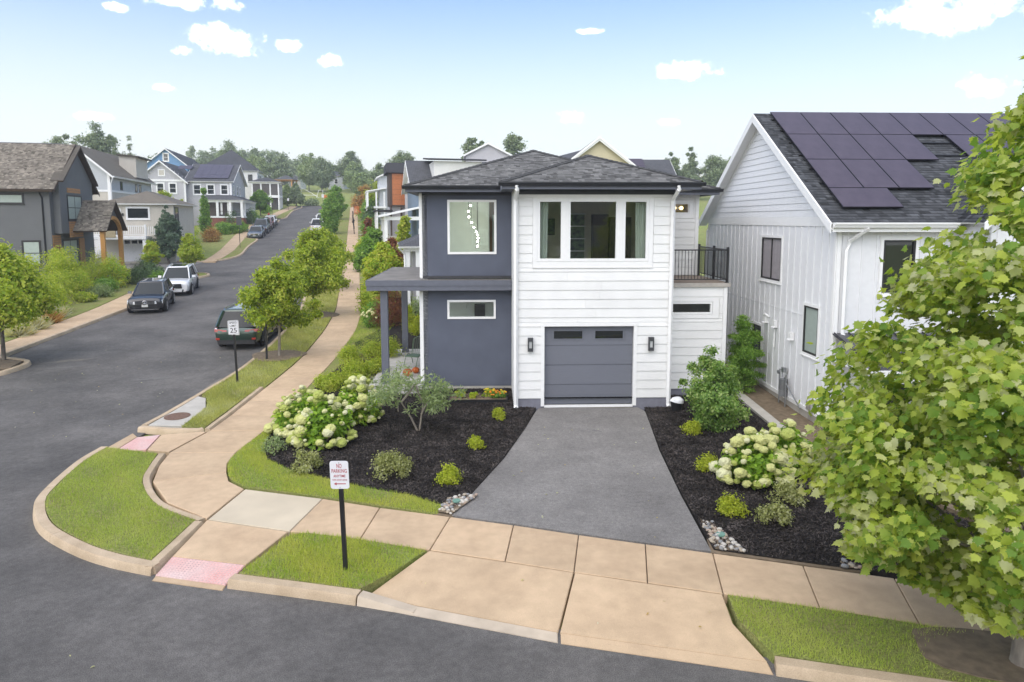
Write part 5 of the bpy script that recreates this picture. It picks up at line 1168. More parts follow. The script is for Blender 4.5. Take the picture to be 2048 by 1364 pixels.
        me = bpy.data.meshes.new('body'); bm.to_mesh(me); bm.free(); link('body', me, mat('pumpkin_orange', (.55,.13,.02), .5, var=.2), t); mb = MB(); mb.tube([(0,0,r*1.5),(0.02,0,r*1.95)], [.025,.016], 6); mb.build('stem', mat('stem_green', (.12,.15,.04), .8), t)
    c = empty('garden_chair', hw(-3.55, 4.6, .35), R(-20), 'green wire garden chair on the porch with arched rails', 'chair'); GM = mat('green_metal', (.10,.16,.09), .45)
    for s in (-1, 1):
        mb = MB(); mb.tube([(s*.25, -.35+.7*k/12, .05+.42*math.sin(math.pi*k/12)**.7) for k in range(13)], .015, 6); mb.tube([(s*.25,.28,.42),(s*.25,.42,.95),(s*.2,.44,1.0)], .014, 6); mb.build('side_frame', GM, c)
    mb = MB(); mb.box(-.26, .26, -.25, .28, .40, .43); mb.build('seat', GM, c)
    for k in range(6):
        mb = MB(); mb.tube([(-.2+.08*k,.28,.43),(-.2+.08*k,.43,1.0)], .008, 5); mb.build('back_rod', GM, c)
    mb = MB(); mb.tube([(-.25,.42,.95),(-.1,.44,1.05),(.1,.44,1.05),(.25,.42,.95)], .014, 6); mb.build('top_rail', GM, c)
garden()

def stones():
    rng = random.Random(4); ms = [mat('stone_buff', (.40,.34,.26), .75, var=.25, scale=7), mat('stone_grey', (.26,.26,.26), .75, var=.25, scale=7), mat('stone_pink', (.38,.29,.23), .75, var=.25, scale=7), mat('stone_white', (.50,.47,.42), .75, var=.15, scale=7)]
    vs_ = []
    for k in range(8):
        bm = bmesh.new(); bmesh.ops.create_icosphere(bm, subdivisions=1 if k > 9 else 2, radius=1); s = (1, rng.uniform(.7, 1), rng.uniform(.5, .7))
        for v in bm.verts: v.co = Vector((v.co.x*s[0], v.co.y*s[1], v.co.z*s[2]))*(1+.10*math.sin(v.co.x*3+k)+rng.uniform(-.04, .04))
        me = bpy.data.meshes.new('stone'); bm.to_mesh(me); bm.free(); me.polygons.foreach_set('use_smooth', np.ones(len(me.polygons), bool)); me.materials.append(ms[k % 4]); vs_.append(me)
    for lab, poly, n, sc in (('patch of pale river stones at the driveway\'s front left corner', [(-1.48,13.08),(-1.2,12.98),(-.72,13.9),(-.98,13.98),(-1.35,13.75)], 92, 1), ('patch of pale river stones at the driveway\'s front right corner', [(3.6,11.52),(4.1,11.42),(4.0,11.85),(3.86,12.6),(3.66,12.75)], 105, 1), ('tiny cluster of stones where the right bed meets the sidewalk', [(5.5,10.9),(5.85,10.82),(5.8,11.05),(5.6,11.1)], 9, 1.3)):
        cx = sum(p[0] for p in poly)/len(poly); cy = sum(p[1] for p in poly)/len(poly); t = empty('stone_patch', (cx, cy, .03), 0, lab, 'stones', 'river stone patches')
        xs = [p[0] for p in poly]; ys = [p[1] for p in poly]; k = 0
        while k < n:
            x, y = rng.uniform(min(xs), max(xs)), rng.uniform(min(ys), max(ys))
            if not inside(poly, np.array(x), np.array(y)): continue
            s = rng.choice((.025,.03,.038,.045,.055))*sc; link('stone', vs_[rng.randrange(8)], None, t, (x-cx, y-cy, s*.35), (rng.uniform(-.3,.3), rng.uniform(-.3,.3), rng.uniform(0,6)), s); k += 1
        mb = MB(); mb.quad([(p[0]-cx, p[1]-cy, .006) for p in poly]); mb.build('gravel_base', SOIL, t)
        mb = MB(); mb.tube([(0,0,.02),(0,0,.05)], .085, 14) if n > 20 else None
        if n > 20: mb.build('drain_cap', mat('drain_green', (.16,.30,.24), .5), t)
stones()

# --- grass blades, mulch chips
def sample_poly(poly, n, rng):
    xs = [p[0] for p in poly]; ys = [p[1] for p in poly]; out = []
    tot = 0
    while tot < n:
        x = rng.uniform(min(xs), max(xs), n*2); y = rng.uniform(min(ys), max(ys), n*2); ok = inside(poly, x, y); out.append(np.stack([x[ok], y[ok]], 1)); tot += ok.sum()
        if ok.sum() == 0: break
    return np.concatenate(out)[:n]
L_GRASS = leafmat('grass_blade', (0.108,0.160,0.023), (0.217,0.287,0.046), (0.319,0.339,0.096), trans=.3, nscale=.9)
L_GRASSB = leafmat('grass_blade_bright', (0.124,0.196,0.021), (0.238,0.339,0.043), (0.309,0.381,0.072), trans=.3, nscale=.9)
L_GRASSD = leafmat('grass_blade_dry', (0.143,0.154,0.037), (0.242,0.242,0.068), (0.363,0.319,0.143), trans=.3, nscale=.7)
def parea(p): return abs(sum(p[i][0]*p[(i+1) % len(p)][1]-p[(i+1) % len(p)][0]*p[i][1] for i in range(len(p))))/2
def grass(poly, dens, size, m, seed, skip=()):
    rng = np.random.default_rng(seed); n = int(parea(poly)*dens); Q = sample_poly(poly, n, rng)
    Z = T(Q[:, 0], Q[:, 1])+.008; P = np.stack([Q[:, 0], Q[:, 1], Z], 1)
    wob = np.sin(Q[:, 0]*2.1+seed)*np.cos(Q[:, 1]*1.7)+.6*np.sin(Q[:, 0]*5.3+Q[:, 1]*4.1)
    keep = rng.uniform(0, 1, n) < .72+.28*wob; 
    for x, y, rx, ry in skip: keep &= ((Q[:, 0]-x)/rx)**2+((Q[:, 1]-y)/ry)**2 > rng.uniform(.55, 1.1, n)
    P = P[keep]; wob = wob[keep]
    V, F, v = scatter(BLADE, P, rng.normal(0, 1, (len(P), 3))*[1, 1, .1], size, rng, .2, Tdir=np.tile([0, 0, 1.6], (len(P), 1)), tj=.55)
    pat = np.sin(P[:, 0]*1.3+seed*2)*np.sin(P[:, 1]*1.9+seed)+.5*np.sin(P[:, 0]*3.7-P[:, 1]*2.9)
    v = np.clip(v*.6+.15+.22*np.repeat(wob, len(BLADE[1]))+.5*np.repeat(np.clip(pat-.75, 0, 1), len(BLADE[1])), 0, 1.3)
    return link('grass', npmesh('grass', V, F, v), m, None, label='short mown grass blades', kind='stuff')
grass(GRASS_C, 3800, .066, L_GRASS, 1); grass(GRASS_M, 4600, .08, L_GRASSB, 2); grass(GRASS_R, 3800, .068, L_GRASS, 3, ((6.75,8.5,1.6,.75),)); grass(GRASS_B, 4000, .075, L_GRASSB, 4)
grass(GRASS_S0, 2500, .10, L_GRASSD, 5); grass([p for p in GRASS_S], 1100, .11, L_GRASSD, 6, ((-9.62,27.6,1.15,1.1),(-10.75,37.1,1.2,1.4)))
grass([(smx(WO,y)+.02,y) for y in np.arange(27,50,2.)]+[(-9.5,50),(-7.2,42),(-5.9,36),(-6.0,30),(-6.3,27.4)], 1000, .11, L_GRASS, 7)
grass([(-23.35,28.3),(-24.8,34.4),(-26,39.5),(-27.5,46.5),(-28.7,52),(-32,51),(-29,40),(-27,33),(-26,28.3)], 420, .15, L_GRASSD, 8)
def chips(poly, dens, seed, skip=()):
    rng = np.random.default_rng(seed); n = int(parea(poly)*dens); Q = sample_poly(poly, n, rng); P = np.stack([Q[:, 0], Q[:, 1], T(Q[:, 0], Q[:, 1])+.03+rng.uniform(0, .03, n)], 1)
    tp = (np.array([[-.5,-.16,0],[.5,-.10,0],[.42,.15,.0],[-.46,.12,.05]], np.float32), np.array([[0,1,2,3]]))
    V, F, v = scatter(tp, P, np.tile([0, 0, 1.], (n, 1)), .055, rng, .55)
    v = np.where(rng.uniform(0, 1, len(v)) < .045, 2.5+v*3, v)
    link('mulch_chips', npmesh('mulch_chips', V, F, v), CHIP, None, label='loose black bark mulch chips', kind='stuff')
chips(MULCH_L, 900, 11); chips(MULCH_R, 1000, 12)

# --- litter: a few fallen leaves and seeds on the paving and the road
def litter():
    rng = np.random.default_rng(77); Q = np.concatenate([sample_poly([(-.9,12.8),(3.4,11.8),(3.8,19),(.6,19)], 26, rng), sample_poly([(-9,9.5),(6,6),(6,4),(-9,6)], 70, rng), sample_poly([(-1.4,11.5),(3.2,10.2),(3.3,8.8),(-2,10.2)], 14, rng), sample_poly([(-15,14),(-10.8,15),(-10.9,30),(-18,30)], 60, rng)])
    z = np.where((Q[:, 1] > 12) & (Q[:, 0] > -2), .012, np.where(Q[:, 1] > 11.7, -.118, np.where((Q[:, 0] > -2.3) & (Q[:, 1] > 8.7+.0*Q[:, 0]) & (Q[:, 1] > 9.9-.27*(Q[:, 0]+2)), -.02, -.118)))
    P = np.stack([Q[:, 0], Q[:, 1], z+np.where(Q[:, 0] < -2, T(Q[:, 0], Q[:, 1]), 0)], 1)
    V, F, v = scatter(LEAF_W, P, np.tile([0, 0, 1.], (len(P), 1)), .055, rng, .25)
    link('fallen_leaves', npmesh('fallen_leaves', V, F, v), leafmat('leaf_fallen', (.20,.14,.06), (.33,.27,.14), (.40,.38,.24)), None, label='few dry leaves on road and driveway', kind='stuff')
litter()
# --- stains and scuffs with a shape of their own
def stains():
    def blob(name, x, y, rx, ry, m, zf, seed, rot=0.):
        rg = random.Random(seed); n = 16; P = []
        for k in range(n):
            t = 2*math.pi*k/n; q = rg.uniform(.6, 1.15); a, b = rx*q*math.cos(t), ry*q*math.sin(t); P.append((x+a*math.cos(rot)-b*math.sin(rot), y+a*math.sin(rot)+b*math.cos(rot)))
        me = bpy.data.meshes.new(name); me.from_pydata([(p[0], p[1], zf(*p)) for p in P], [], [tuple(range(n))]); link(name, me, m, None, kind='structure')
    OIL = mat('oil_stain', (.085,.083,.082), .8, c2=(.15,.145,.14), scale=9, detail=6); PALE = mat('pale_scuff', (.165,.16,.15), .9, c2=(.125,.12,.114), scale=6, detail=8, speck=((70,.3),)); DUST = mat('tan_dust', (.20,.175,.14), .95, c2=(.135,.127,.118), scale=4, detail=8, speck=((70,.3),))
    dz = lambda x, y: .0085
    for i, (x, y, r) in enumerate([(1.95,18.4,.05),(2.12,18.3,.035),(2.3,18.45,.06),(2.45,18.35,.03),(1.2,14.9,.03),(2.0,16.6,.028),(2.6,13.6,.035)]): blob('oil_stain', x, y, r*1.5, r, OIL, dz, i)
    rd = lambda x, y: Tf(x, y)-.1215
    for i, (x, y, a, b, rot) in enumerate([(-13.2,24.5,.75,.09,.3),(-15.5,19.8,1.0,.06,.15),(-4.2,7.8,.9,.05,-.25),(-1.0,7.2,.5,.04,-.3),(-17.5,26.2,1.1,.07,.4)]): blob('road_scuff', x, y, a, b, PALE, rd, 20+i, rot)
    blob('dust_smear', -18.0, 27.3, 1.0, .22, DUST, rd, 40, .5); blob('dust_smear', -10.62, 23.6, .10, 1.1, DUST, rd, 41, .05)
stains()
# ---------------------------------------------------------------- houses along the street
ST = R(13.4)
def sid(n, c, **k): return mat('siding_'+n, c, .65, var=.05, scale=1.2, **k)
S_DARK = sid('dark_grey', (.125,.128,.132)); S_BLUEG = sid('pale_blue_grey', (.50,.52,.54)); S_BEIGE = sid('beige', (.56,.52,.45)); S_LAV = sid('lavender_grey', (.48,.47,.49)); S_BLUE = sid('sky_blue', (.16,.30,.50))
S_WHITE = sid('white', (.74,.73,.70)); S_SLATE = sid('slate_blue', (.16,.21,.27)); S_ORANGE = mat('orange_panel', (.46,.16,.055), .6, var=.1); S_CREAM = sid('cream', (.55,.49,.33)); BRICK = mat('red_brick', (.26,.10,.065), .9, c2=(.19,.07,.05), scale=9, bump=.3); DBROWN = mat('dark_brown_trim', (.075,.05,.038), .7)
CEDAR = mat('cedar_slat', (.46,.25,.105), .7, c2=(.34,.17,.07), scale=5, stretch=(1,1,4))
GARD = mat('white_garage_door', (.74,.74,.76), .5, var=.03)
def block(H, x0, x1, y0, y1, z0, z1, m, name='wall', lap=None, seed=0, sides='SWE', holes=()):
    mb = MB(); mb.box(x0, x1, y0, y1, z0, z1); o = mb.build(name, m, H)
    if lap:
        for s in sides:
            pl = {'S': PL((x0,y0,0),(1,0,0),(0,-1,0)), 'E': PL((x1,y0,0),(0,1,0),(1,0,0)), 'W': PL((x0,y1,0),(0,-1,0),(-1,0,0))}[s]
            boards(H, pl, 0, (x1-x0) if s == 'S' else (y1-y0), z0, z1, lap, [], m, .001, joined=True, breaks=False, th=.018, name='siding', seed=seed)
    return o
def gable(H, x0, x1, y0, y1, ez, rise, ax, m, wm, oh=.4, tabs=False, seed=1, trim=WHITE2, th=.1, ends='both', lap=None):
    """gable roof; ax = ridge direction. Adds gable walls and rake boards"""
    if ax == 'x':
        c = (y0+y1)/2; s = rise/((y1-y0)/2); e = ez-s*oh; p = lambda x, y, z: (x, y, z); X0, X1 = x0-oh, x1+oh
        roof_plane(H, [(X0,y0-oh,e),(X1,y0-oh,e),(X1,c,ez+rise),(X0,c,ez+rise)], m, trim, tabs=tabs, seed=seed, th=th)
        roof_plane(H, [(X1,y1+oh,e),(X0,y1+oh,e),(X0,c,ez+rise),(X1,c,ez+rise)], m, trim, tabs=False, th=th)
        for X, x in ((X0, x0), (X1, x1)):
            mb = MB(); mb.quad([(x,y0,ez-.02),(x,y1,ez-.02),(x,c,ez+rise-th)]); mb.build('gable_wall', wm, H, fix=False)
            d = .03 if X == X1 else -.03
            mb = MB()
            for yy in (y0-oh, y1+oh): mb.hexa([(X,yy,e-.22),(X+d,yy,e-.22),(X+d,yy,e),(X,yy,e)], [(X,c,ez+rise-.24),(X+d,c,ez+rise-.24),(X+d,c,ez+rise),(X,c,ez+rise)])
            mb.build('rake_board', trim, H)
    else:
        c = (x0+x1)/2; s = rise/((x1-x0)/2); e = ez-s*oh; Y0, Y1 = y0-oh, y1+oh
        roof_plane(H, [(x1+oh,Y0,e),(x1+oh,Y1,e),(c,Y1,ez+rise),(c,Y0,ez+rise)], m, trim, tabs=tabs, seed=seed, th=th)
        roof_plane(H, [(x0-oh,Y1,e),(x0-oh,Y0,e),(c,Y0,ez+rise),(c,Y1,ez+rise)], m, trim, tabs=False, th=th)
        for Y, y in ((Y0, y0), (Y1, y1)):
            mb = MB(); mb.quad([(x0,y,ez-.02),(x1,y,ez-.02),(c,y,ez+rise-th)]); mb.build('gable_wall', wm, H, fix=False)
            d = -.03 if Y == Y0 else .03
            mb = MB()
            for xx in (x0-oh, x1+oh): mb.hexa([(xx,Y,e-.22),(xx,Y+d,e-.22),(xx,Y+d,e),(xx,Y,e)], [(c,Y,ez+rise-.24),(c,Y+d,ez+rise-.24),(c,Y+d,ez+rise),(c,Y,ez+rise)])
            mb.build('rake_board', trim, H)
def hipr(H, x0, x1, y0, y1, ez, pitch, m, trim=WHITE2, oh=.4, th=.12):
    x0 -= oh; x1 += oh; y0 -= oh; y1 += oh; h = min(x1-x0, y1-y0)/2; z = ez+pitch*h
    if x1-x0 >= y1-y0: A, B_ = (x0+h, (y0+y1)/2, z), (x1-h, (y0+y1)/2, z); big = True
    else: A, B_ = ((x0+x1)/2, y0+h, z), ((x0+x1)/2, y1-h, z); big = False
    a, b, c, d = (x0,y0,ez),(x1,y0,ez),(x1,y1,ez),(x0,y1,ez)
    for q in (([a,b,B_,A], [c,d,A,B_], [b,c,B_], [d,a,A]) if big else ([a,b,A], [c,d,B_], [b,c,B_,A], [d,a,A,B_])):
        qq = [q[0]]
        for p in q[1:]:
            if (Vector(p)-Vector(qq[-1])).length > .01: qq.append(p)
        roof_plane(H, qq, m, trim, tabs=False, th=th)
def swin(H, x0, x1, z0, z1, y=0., fm=WHITE2, gm=GLASS, nx=1, ny=2, casing=.09, X=None, **k):
    pl = PL((0,y,0),(1,0,0),(0,-1,0)) if X is None else PL((X,0,0),(0,1,0),(1,0,0))
    return window(H, pl, x0, x1, z0, z1, fm, gm, .05, nx, ny, casing=casing, cm=fm, out=.05, inn=.0, recess=-.032, mw=.05, **k)
def gdoor(H, x0, x1, z0, z1, y, m=GARD):
    mb = MB(); mb.box(x0-.12, x1+.12, y-.03, y-.002, z0, z1+.12); d = mb.build('garage_door', WHITE2, H); n = 4; h = (z1-z0)/n
    for k in range(n):
        mb = MB(); mb.box(x0, x1, y-.05, y-.03, z0+k*h+.01, z0+(k+1)*h-.01); p = mb.build('door_panel', m, d)
        if k == n-1:
            c = int((x1-x0)/.6)
            for i in range(c):
                w = (x1-x0)/c; mb = MB(); mb.box(x0+i*w+.07, x0+(i+1)*w-.07, y-.056, y-.051, z0+k*h+.12, z0+(k+1)*h-.1); mb.build('pane', GLASS, p)

def dark_house():
    H = empty('dark_grey_house', (-30.9,46,2.3), ST, 'dark grey lap sided house with brown shingles and a timber arched porch', 'house')
    S = PL((-12,0,0),(1,0,0),(0,-1,0)); E = PL((0,0,0),(0,1,0),(1,0,0))
    block(H, -12, 0, 0, 7.7, -2.5, 5.9, S_DARK, lap=.19, sides='SE')
    gable(H, -12, 0, 0, 7.7, 5.9, 3.0, 'x', SHB, S_DARK, .45, True, 3, DBROWN, .08)
    gutter(H, (-12.4,-.46,5.50), (.42,-.46,5.50), DBROWN, (0,-1,0), .13, .12)
    downspout(H, [(-.42,-.5,5.4),(-.42,-.05,5.0),(-.42,-.05,-.3)], BLACK, .055)
    swin(H, -3.3, -1.55, 4.62, 5.2, 0, DARKW, BLIND, 1, 1, .06); swin(H, -1.75, -.75, .52, 2.1, 0, DARKW, BLIND, 1, 2, .06)
    # upper bay towards the street with cedar strips
    block(H, .0, .45, .45, 6.6, 2.6, 6.3, S_DARK, 'bay_wall', .19, sides='SE')
    mb = MB(); mb.quad([(.455,.45,6.28),(.455,6.6,6.28),(.455,3.85,8.45)]); mb.build('bay_gable', S_DARK, H, fix=False)
    roof_plane(H, [(.0,.25,6.15),(.8,.25,6.15),(.8,3.85,8.78),(.0,3.85,8.78)], SHB, DBROWN, tabs=False, th=.12); roof_plane(H, [(.8,7.0,6.15),(.0,7.0,6.15),(.0,3.85,8.78),(.8,3.85,8.78)], SHB, DBROWN, tabs=False, th=.12)
    for z0, z1, X in ((3.55,5.2,.45), (.25,2.1,0)): swin(H, 1.7, 4.2, z0, z1, X=X, fm=DARKW, gm=BLIND, nx=2, ny=2, casing=.06)
    for a, b, c, d, X in ((1.75, 4.1, 5.4, 5.75, .45), (1.75, 4.15, 2.3, 3.42, .45), (.05, 1.35, -.2, 2.5, .0)):
        n = round((d-c)/.17)
        for k in range(n):
            mb = MB(); mb.box(X, X+.05, a, b, c+k*(d-c)/n+.012, c+(k+1)*(d-c)/n-.012); mb.build('cedar_slat', CEDAR, H)
    # arched timber entry
    P = empty('entry_porch', parent=H); x1 = 2.3; y0, y1 = 2.5, 6.7; c = (y0+y1)/2; ez, az = 3.0, 4.95
    roof_plane(P, [(.0,y0-.3,ez-.25),(x1+.35,y0-.3,ez-.25),(x1+.35,c,az),(0,c,az)], SHB, DBROWN, seed=8, th=.1); roof_plane(P, [(x1+.35,y1+.3,ez-.25),(0,y1+.3,ez-.25),(0,c,az),(x1+.35,c,az)], SHB, DBROWN, tabs=False, th=.1)
    n = 14; arc = [(c+(y1-y0-.5)/2*math.cos(math.pi*k/n), 2.45+1.15*math.sin(math.pi*k/n)) for k in range(n+1)]
    mb = MB(); out = [(x1+.02, y1+.1, ez-.1), (x1+.02, c, az-.12), (x1+.02, y0-.1, ez-.1)]
    for k in range(n):
        f = lambda t: (y1+.1-(y1-y0+.2)*t, ez-.1+(az-ez-.02)*(1-abs(2*t-1)))
        a, b = arc[k], arc[k+1]; p, q = f(k/n), f((k+1)/n); mb.quad([(x1,a[0],a[1]),(x1,b[0],b[1]),(x1,q[0],q[1]),(x1,p[0],p[1])])
    mb.build('porch_gable', S_DARK, P, fix=False)
    mb = MB()
    for k in range(n):
        a, b = arc[k], arc[k+1]; mb.hexa([(x1-.15,a[0],a[1]-.02),(x1+.1,a[0],a[1]-.02),(x1+.1,b[0],b[1]-.02),(x1-.15,b[0],b[1]-.02)], [(x1-.15,a[0],a[1]+.22),(x1+.1,a[0],a[1]+.22),(x1+.1,b[0],b[1]+.22),(x1-.15,b[0],b[1]+.22)])
    mb.build('arch_beam', TIMBER, P)
    for y in (y0+.15, y1-.15):
        mb = MB(); mb.box(x1-.2, x1+.08, y-.14, y+.14, -1.2, 2.75); mb.build('post', TIMBER, P)
    mb = MB(); mb.box(0, x1+.2, y0, y1, -1.2, .0); mb.build('porch_floor', CONC, P)
    mb = MB(); mb.box(.01, .06, 4.6, 5.6, .05, 2.2); mb.build('door', CEDAR, H)
    # star garland beside the timber posts
dark_house()

def back_houses():
    H = empty('ridge_house', (-50,74,3.0), ST, 'house behind the dark grey one, only its dark roof ridge showing', 'house')
    block(H, -12, 0, 0, 9, -1, 7.2, S_WHITE); gable(H, -12, 0, 0, 9, 7.2, 4.2, 'x', FRD, S_WHITE, .4)
    H = empty('flat_roof_house', (-49.3,81,3.2), ST, 'pale house behind the dark gable with a white railing round its flat roof', 'house')
    block(H, -6, 0, 0, 8, -1, 9.7, S_WHITE); mb = MB(); mb.box(-6.2, .2, -.2, 8.2, 9.7, 9.85); mb.build('roof', FRG, H)
    for k in range(12):
        mb = MB(); x = -6+k*6/11; mb.box(x-.04, x+.04, -.1, -.02, 9.85, 10.95); mb.build('baluster', WHITE2, H)
    mb = MB(); mb.box(-6.1, .1, -.12, .0, 10.9, 11.0); mb.build('rail', WHITE2, H)
back_houses()

def pale_house():
    H = empty('pale_blue_house', (-40.2,69,2.0), ST, 'tall pale blue and beige house with brown roof, deck and white garage doors', 'house')
    block(H, -6.2, 0, 0, 15, -1, 6.75, S_BEIGE, 'wall'); block(H, -6.2, 0, 0, 15, 6.75, 8.55, S_BLUEG, 'wall', .2, sides='SE')
    battens(H, PL((-6.2,0,0),(1,0,0),(0,-1,0)), [.3+.5*k for k in range(12)], lambda u: .1, lambda u: 6.6, S_BEIGE, .06)
    gable(H, -6.2, 0, 0, 15, 8.55, 2.75, 'y', FRB, S_BLUEG, .45)
    boards(H, PL((-6.2,0,0),(1,0,0),(0,-1,0)), 0, 6.2, 8.55, 11.1, .2, [], S_BLUEG, .004, joined=True, breaks=False, name='siding', gable=lambda w, a, b: (max(a, 3.1-3.1*(11.3-w)/2.75+.1), min(b, 3.1+3.1*(11.3-w)/2.75-.1)))
    mb = MB(); mb.box(-6.25, .03, -.05, 0, 6.62, 6.82); mb.box(0, .05, -.05, 15, 6.62, 6.82); mb.build('band_trim', WHITE2, H)
    mb = MB(); mb.box(-.2, .05, -.06, .0, 0, 8.5); mb.build('corner_trim', WHITE2, H)
    swin(H, -3.5, -1.7, 6.5, 8.35, 0, DARKW, GLASS, 2, 2, .16); gdoor(H, -3.2, -.6, 0, 2.3, -.05)
    for y in (3.2, 8.4, 9.9): swin(H, y, y+.6, 7.0, 7.75, X=0, fm=DARKW, ny=1, casing=.05)
    gutter(H, (.45,-.45,8.17), (.45,15.4,8.17), WHITE2, (1,0,0), .15, .14); downspout(H, [(.4,-.3,8.0),(.1,.0,7.4),(.1,-.06,.2)], WHITE2, .06)
    block(H, -1.5, .2, 8.5, 13, 8.55, 10.9, S_BEIGE, 'dormer_wall'); mb = MB(); mb.hexa([(-1.7,8.2,10.95),(.6,8.2,10.75),(.6,13.4,10.75),(-1.7,13.4,10.95)], [(-1.7,8.2,11.1),(.6,8.2,10.9),(.6,13.4,10.9),(-1.7,13.4,11.1)]); mb.build('dormer_roof', FRB, H)
    # low wing with a deck over the garages
    x0, x1, y0, y1 = .9, 6.9, -5.2, 3.5
    block(H, x0, x1, y0, y1, -.8, 5.35, S_BEIGE, 'wing_wall'); hipr(H, x0, x1, y0, y1, 5.35, .38, FRB)
    battens(H, PL((x0,y0,0),(1,0,0),(0,-1,0)), [.2+.45*k for k in range(13)], lambda u: 2.35, lambda u: 5.3, S_BEIGE, .06, holes=[(.5,1.5,2.3,4.95),(1.85,4.0,3.8,5.1)])
    swin(H, 1.5, 2.25, 2.4, 4.75, y0, WHITE2, GLASS, 1, 3, .12); swin(H, 2.9, 4.75, 3.95, 4.95, y0, WHITE2, GLASS, 1, 1, .1); swin(H, y0+.5, y0+1.8, 2.6, 5.0, X=x1, fm=DARKW, ny=1, casing=.05)
    mb = MB(); mb.box(x0-.9, 4.9, y0-1.9, y0, 2.05, 2.32); mb.build('deck', WHITE2, H)
    rail = empty('railing', parent=H); mb = MB(); mb.box(x0-.9, 4.9, y0-1.88, y0-1.8, 3.22, 3.3); mb.box(x0-.9, 4.9, y0-1.86, y0-1.82, 2.42, 2.48); mb.build('rail', WHITE2, rail); b = None
    for k in range(34):
        x = x0-.8+k*.168
        if b is None: m_ = MB(); m_.box(-.025, .025, y0-1.86, y0-1.81, 2.45, 3.22); b = m_.mesh('baluster'); b.materials.append(WHITE2)
        link('baluster', b, None, rail, (x, 0, 0))
    for x in (x0-.85, 2.9, 4.85): mb = MB(); mb.box(x-.08, x+.08, y0-1.92, y0-1.76, 2.3, 3.4); mb.build('rail_post', WHITE2, rail)
    for x in (x0-.6, 4.7): mb = MB(); mb.box(x-.15, x+.15, y0-1.8, y0-1.5, -.3, 2.05); mb.build('deck_post', WHITE2, H)
    gdoor(H, 2.5, 4.9, -.1, 2.0, y0-.01)
    mb = MB(); mb.box(2.45, 2.6, y0-.12, y0-.01, 4.2, 4.45); mb.build('wall_lamp', BLACK, H)
    p = H.matrix_basis @ Vector((1.0, y0-1.1, 2.32)); t = empty('patio_umbrella', p, 0, 'closed red patio umbrella on the deck of the pale blue house', 'umbrella')
    mb = MB(); mb.tube([(0,0,0),(0,0,2.3)], .025, 6); mb.build('pole', BLACK, t); mb = MB(); mb.tube([(0,0,.75),(0,0,1.2),(0,0,1.9),(0,0,2.25)], [.20,.24,.15,.03], 9); mb.build('canopy', mat('red_canvas', (.55,.07,.035), .8), t, smooth=60); mb = MB(); mb.disc((0,0,0),(0,0,1),.25,.07,12); mb.build('base', BLACK, t)
    p = H.matrix_basis @ Vector((1.95, y0-1.95, 2.35)); t = empty('hanging_rug', p, ST, 'tan rug hung over the white deck railing', 'rug'); mb = MB(); mb.box(-.45, .45, -.03, .0, -.12, 1.0); mb.build('cloth', mat('tan_cloth', (.42,.35,.22), .9), t)
pale_house()

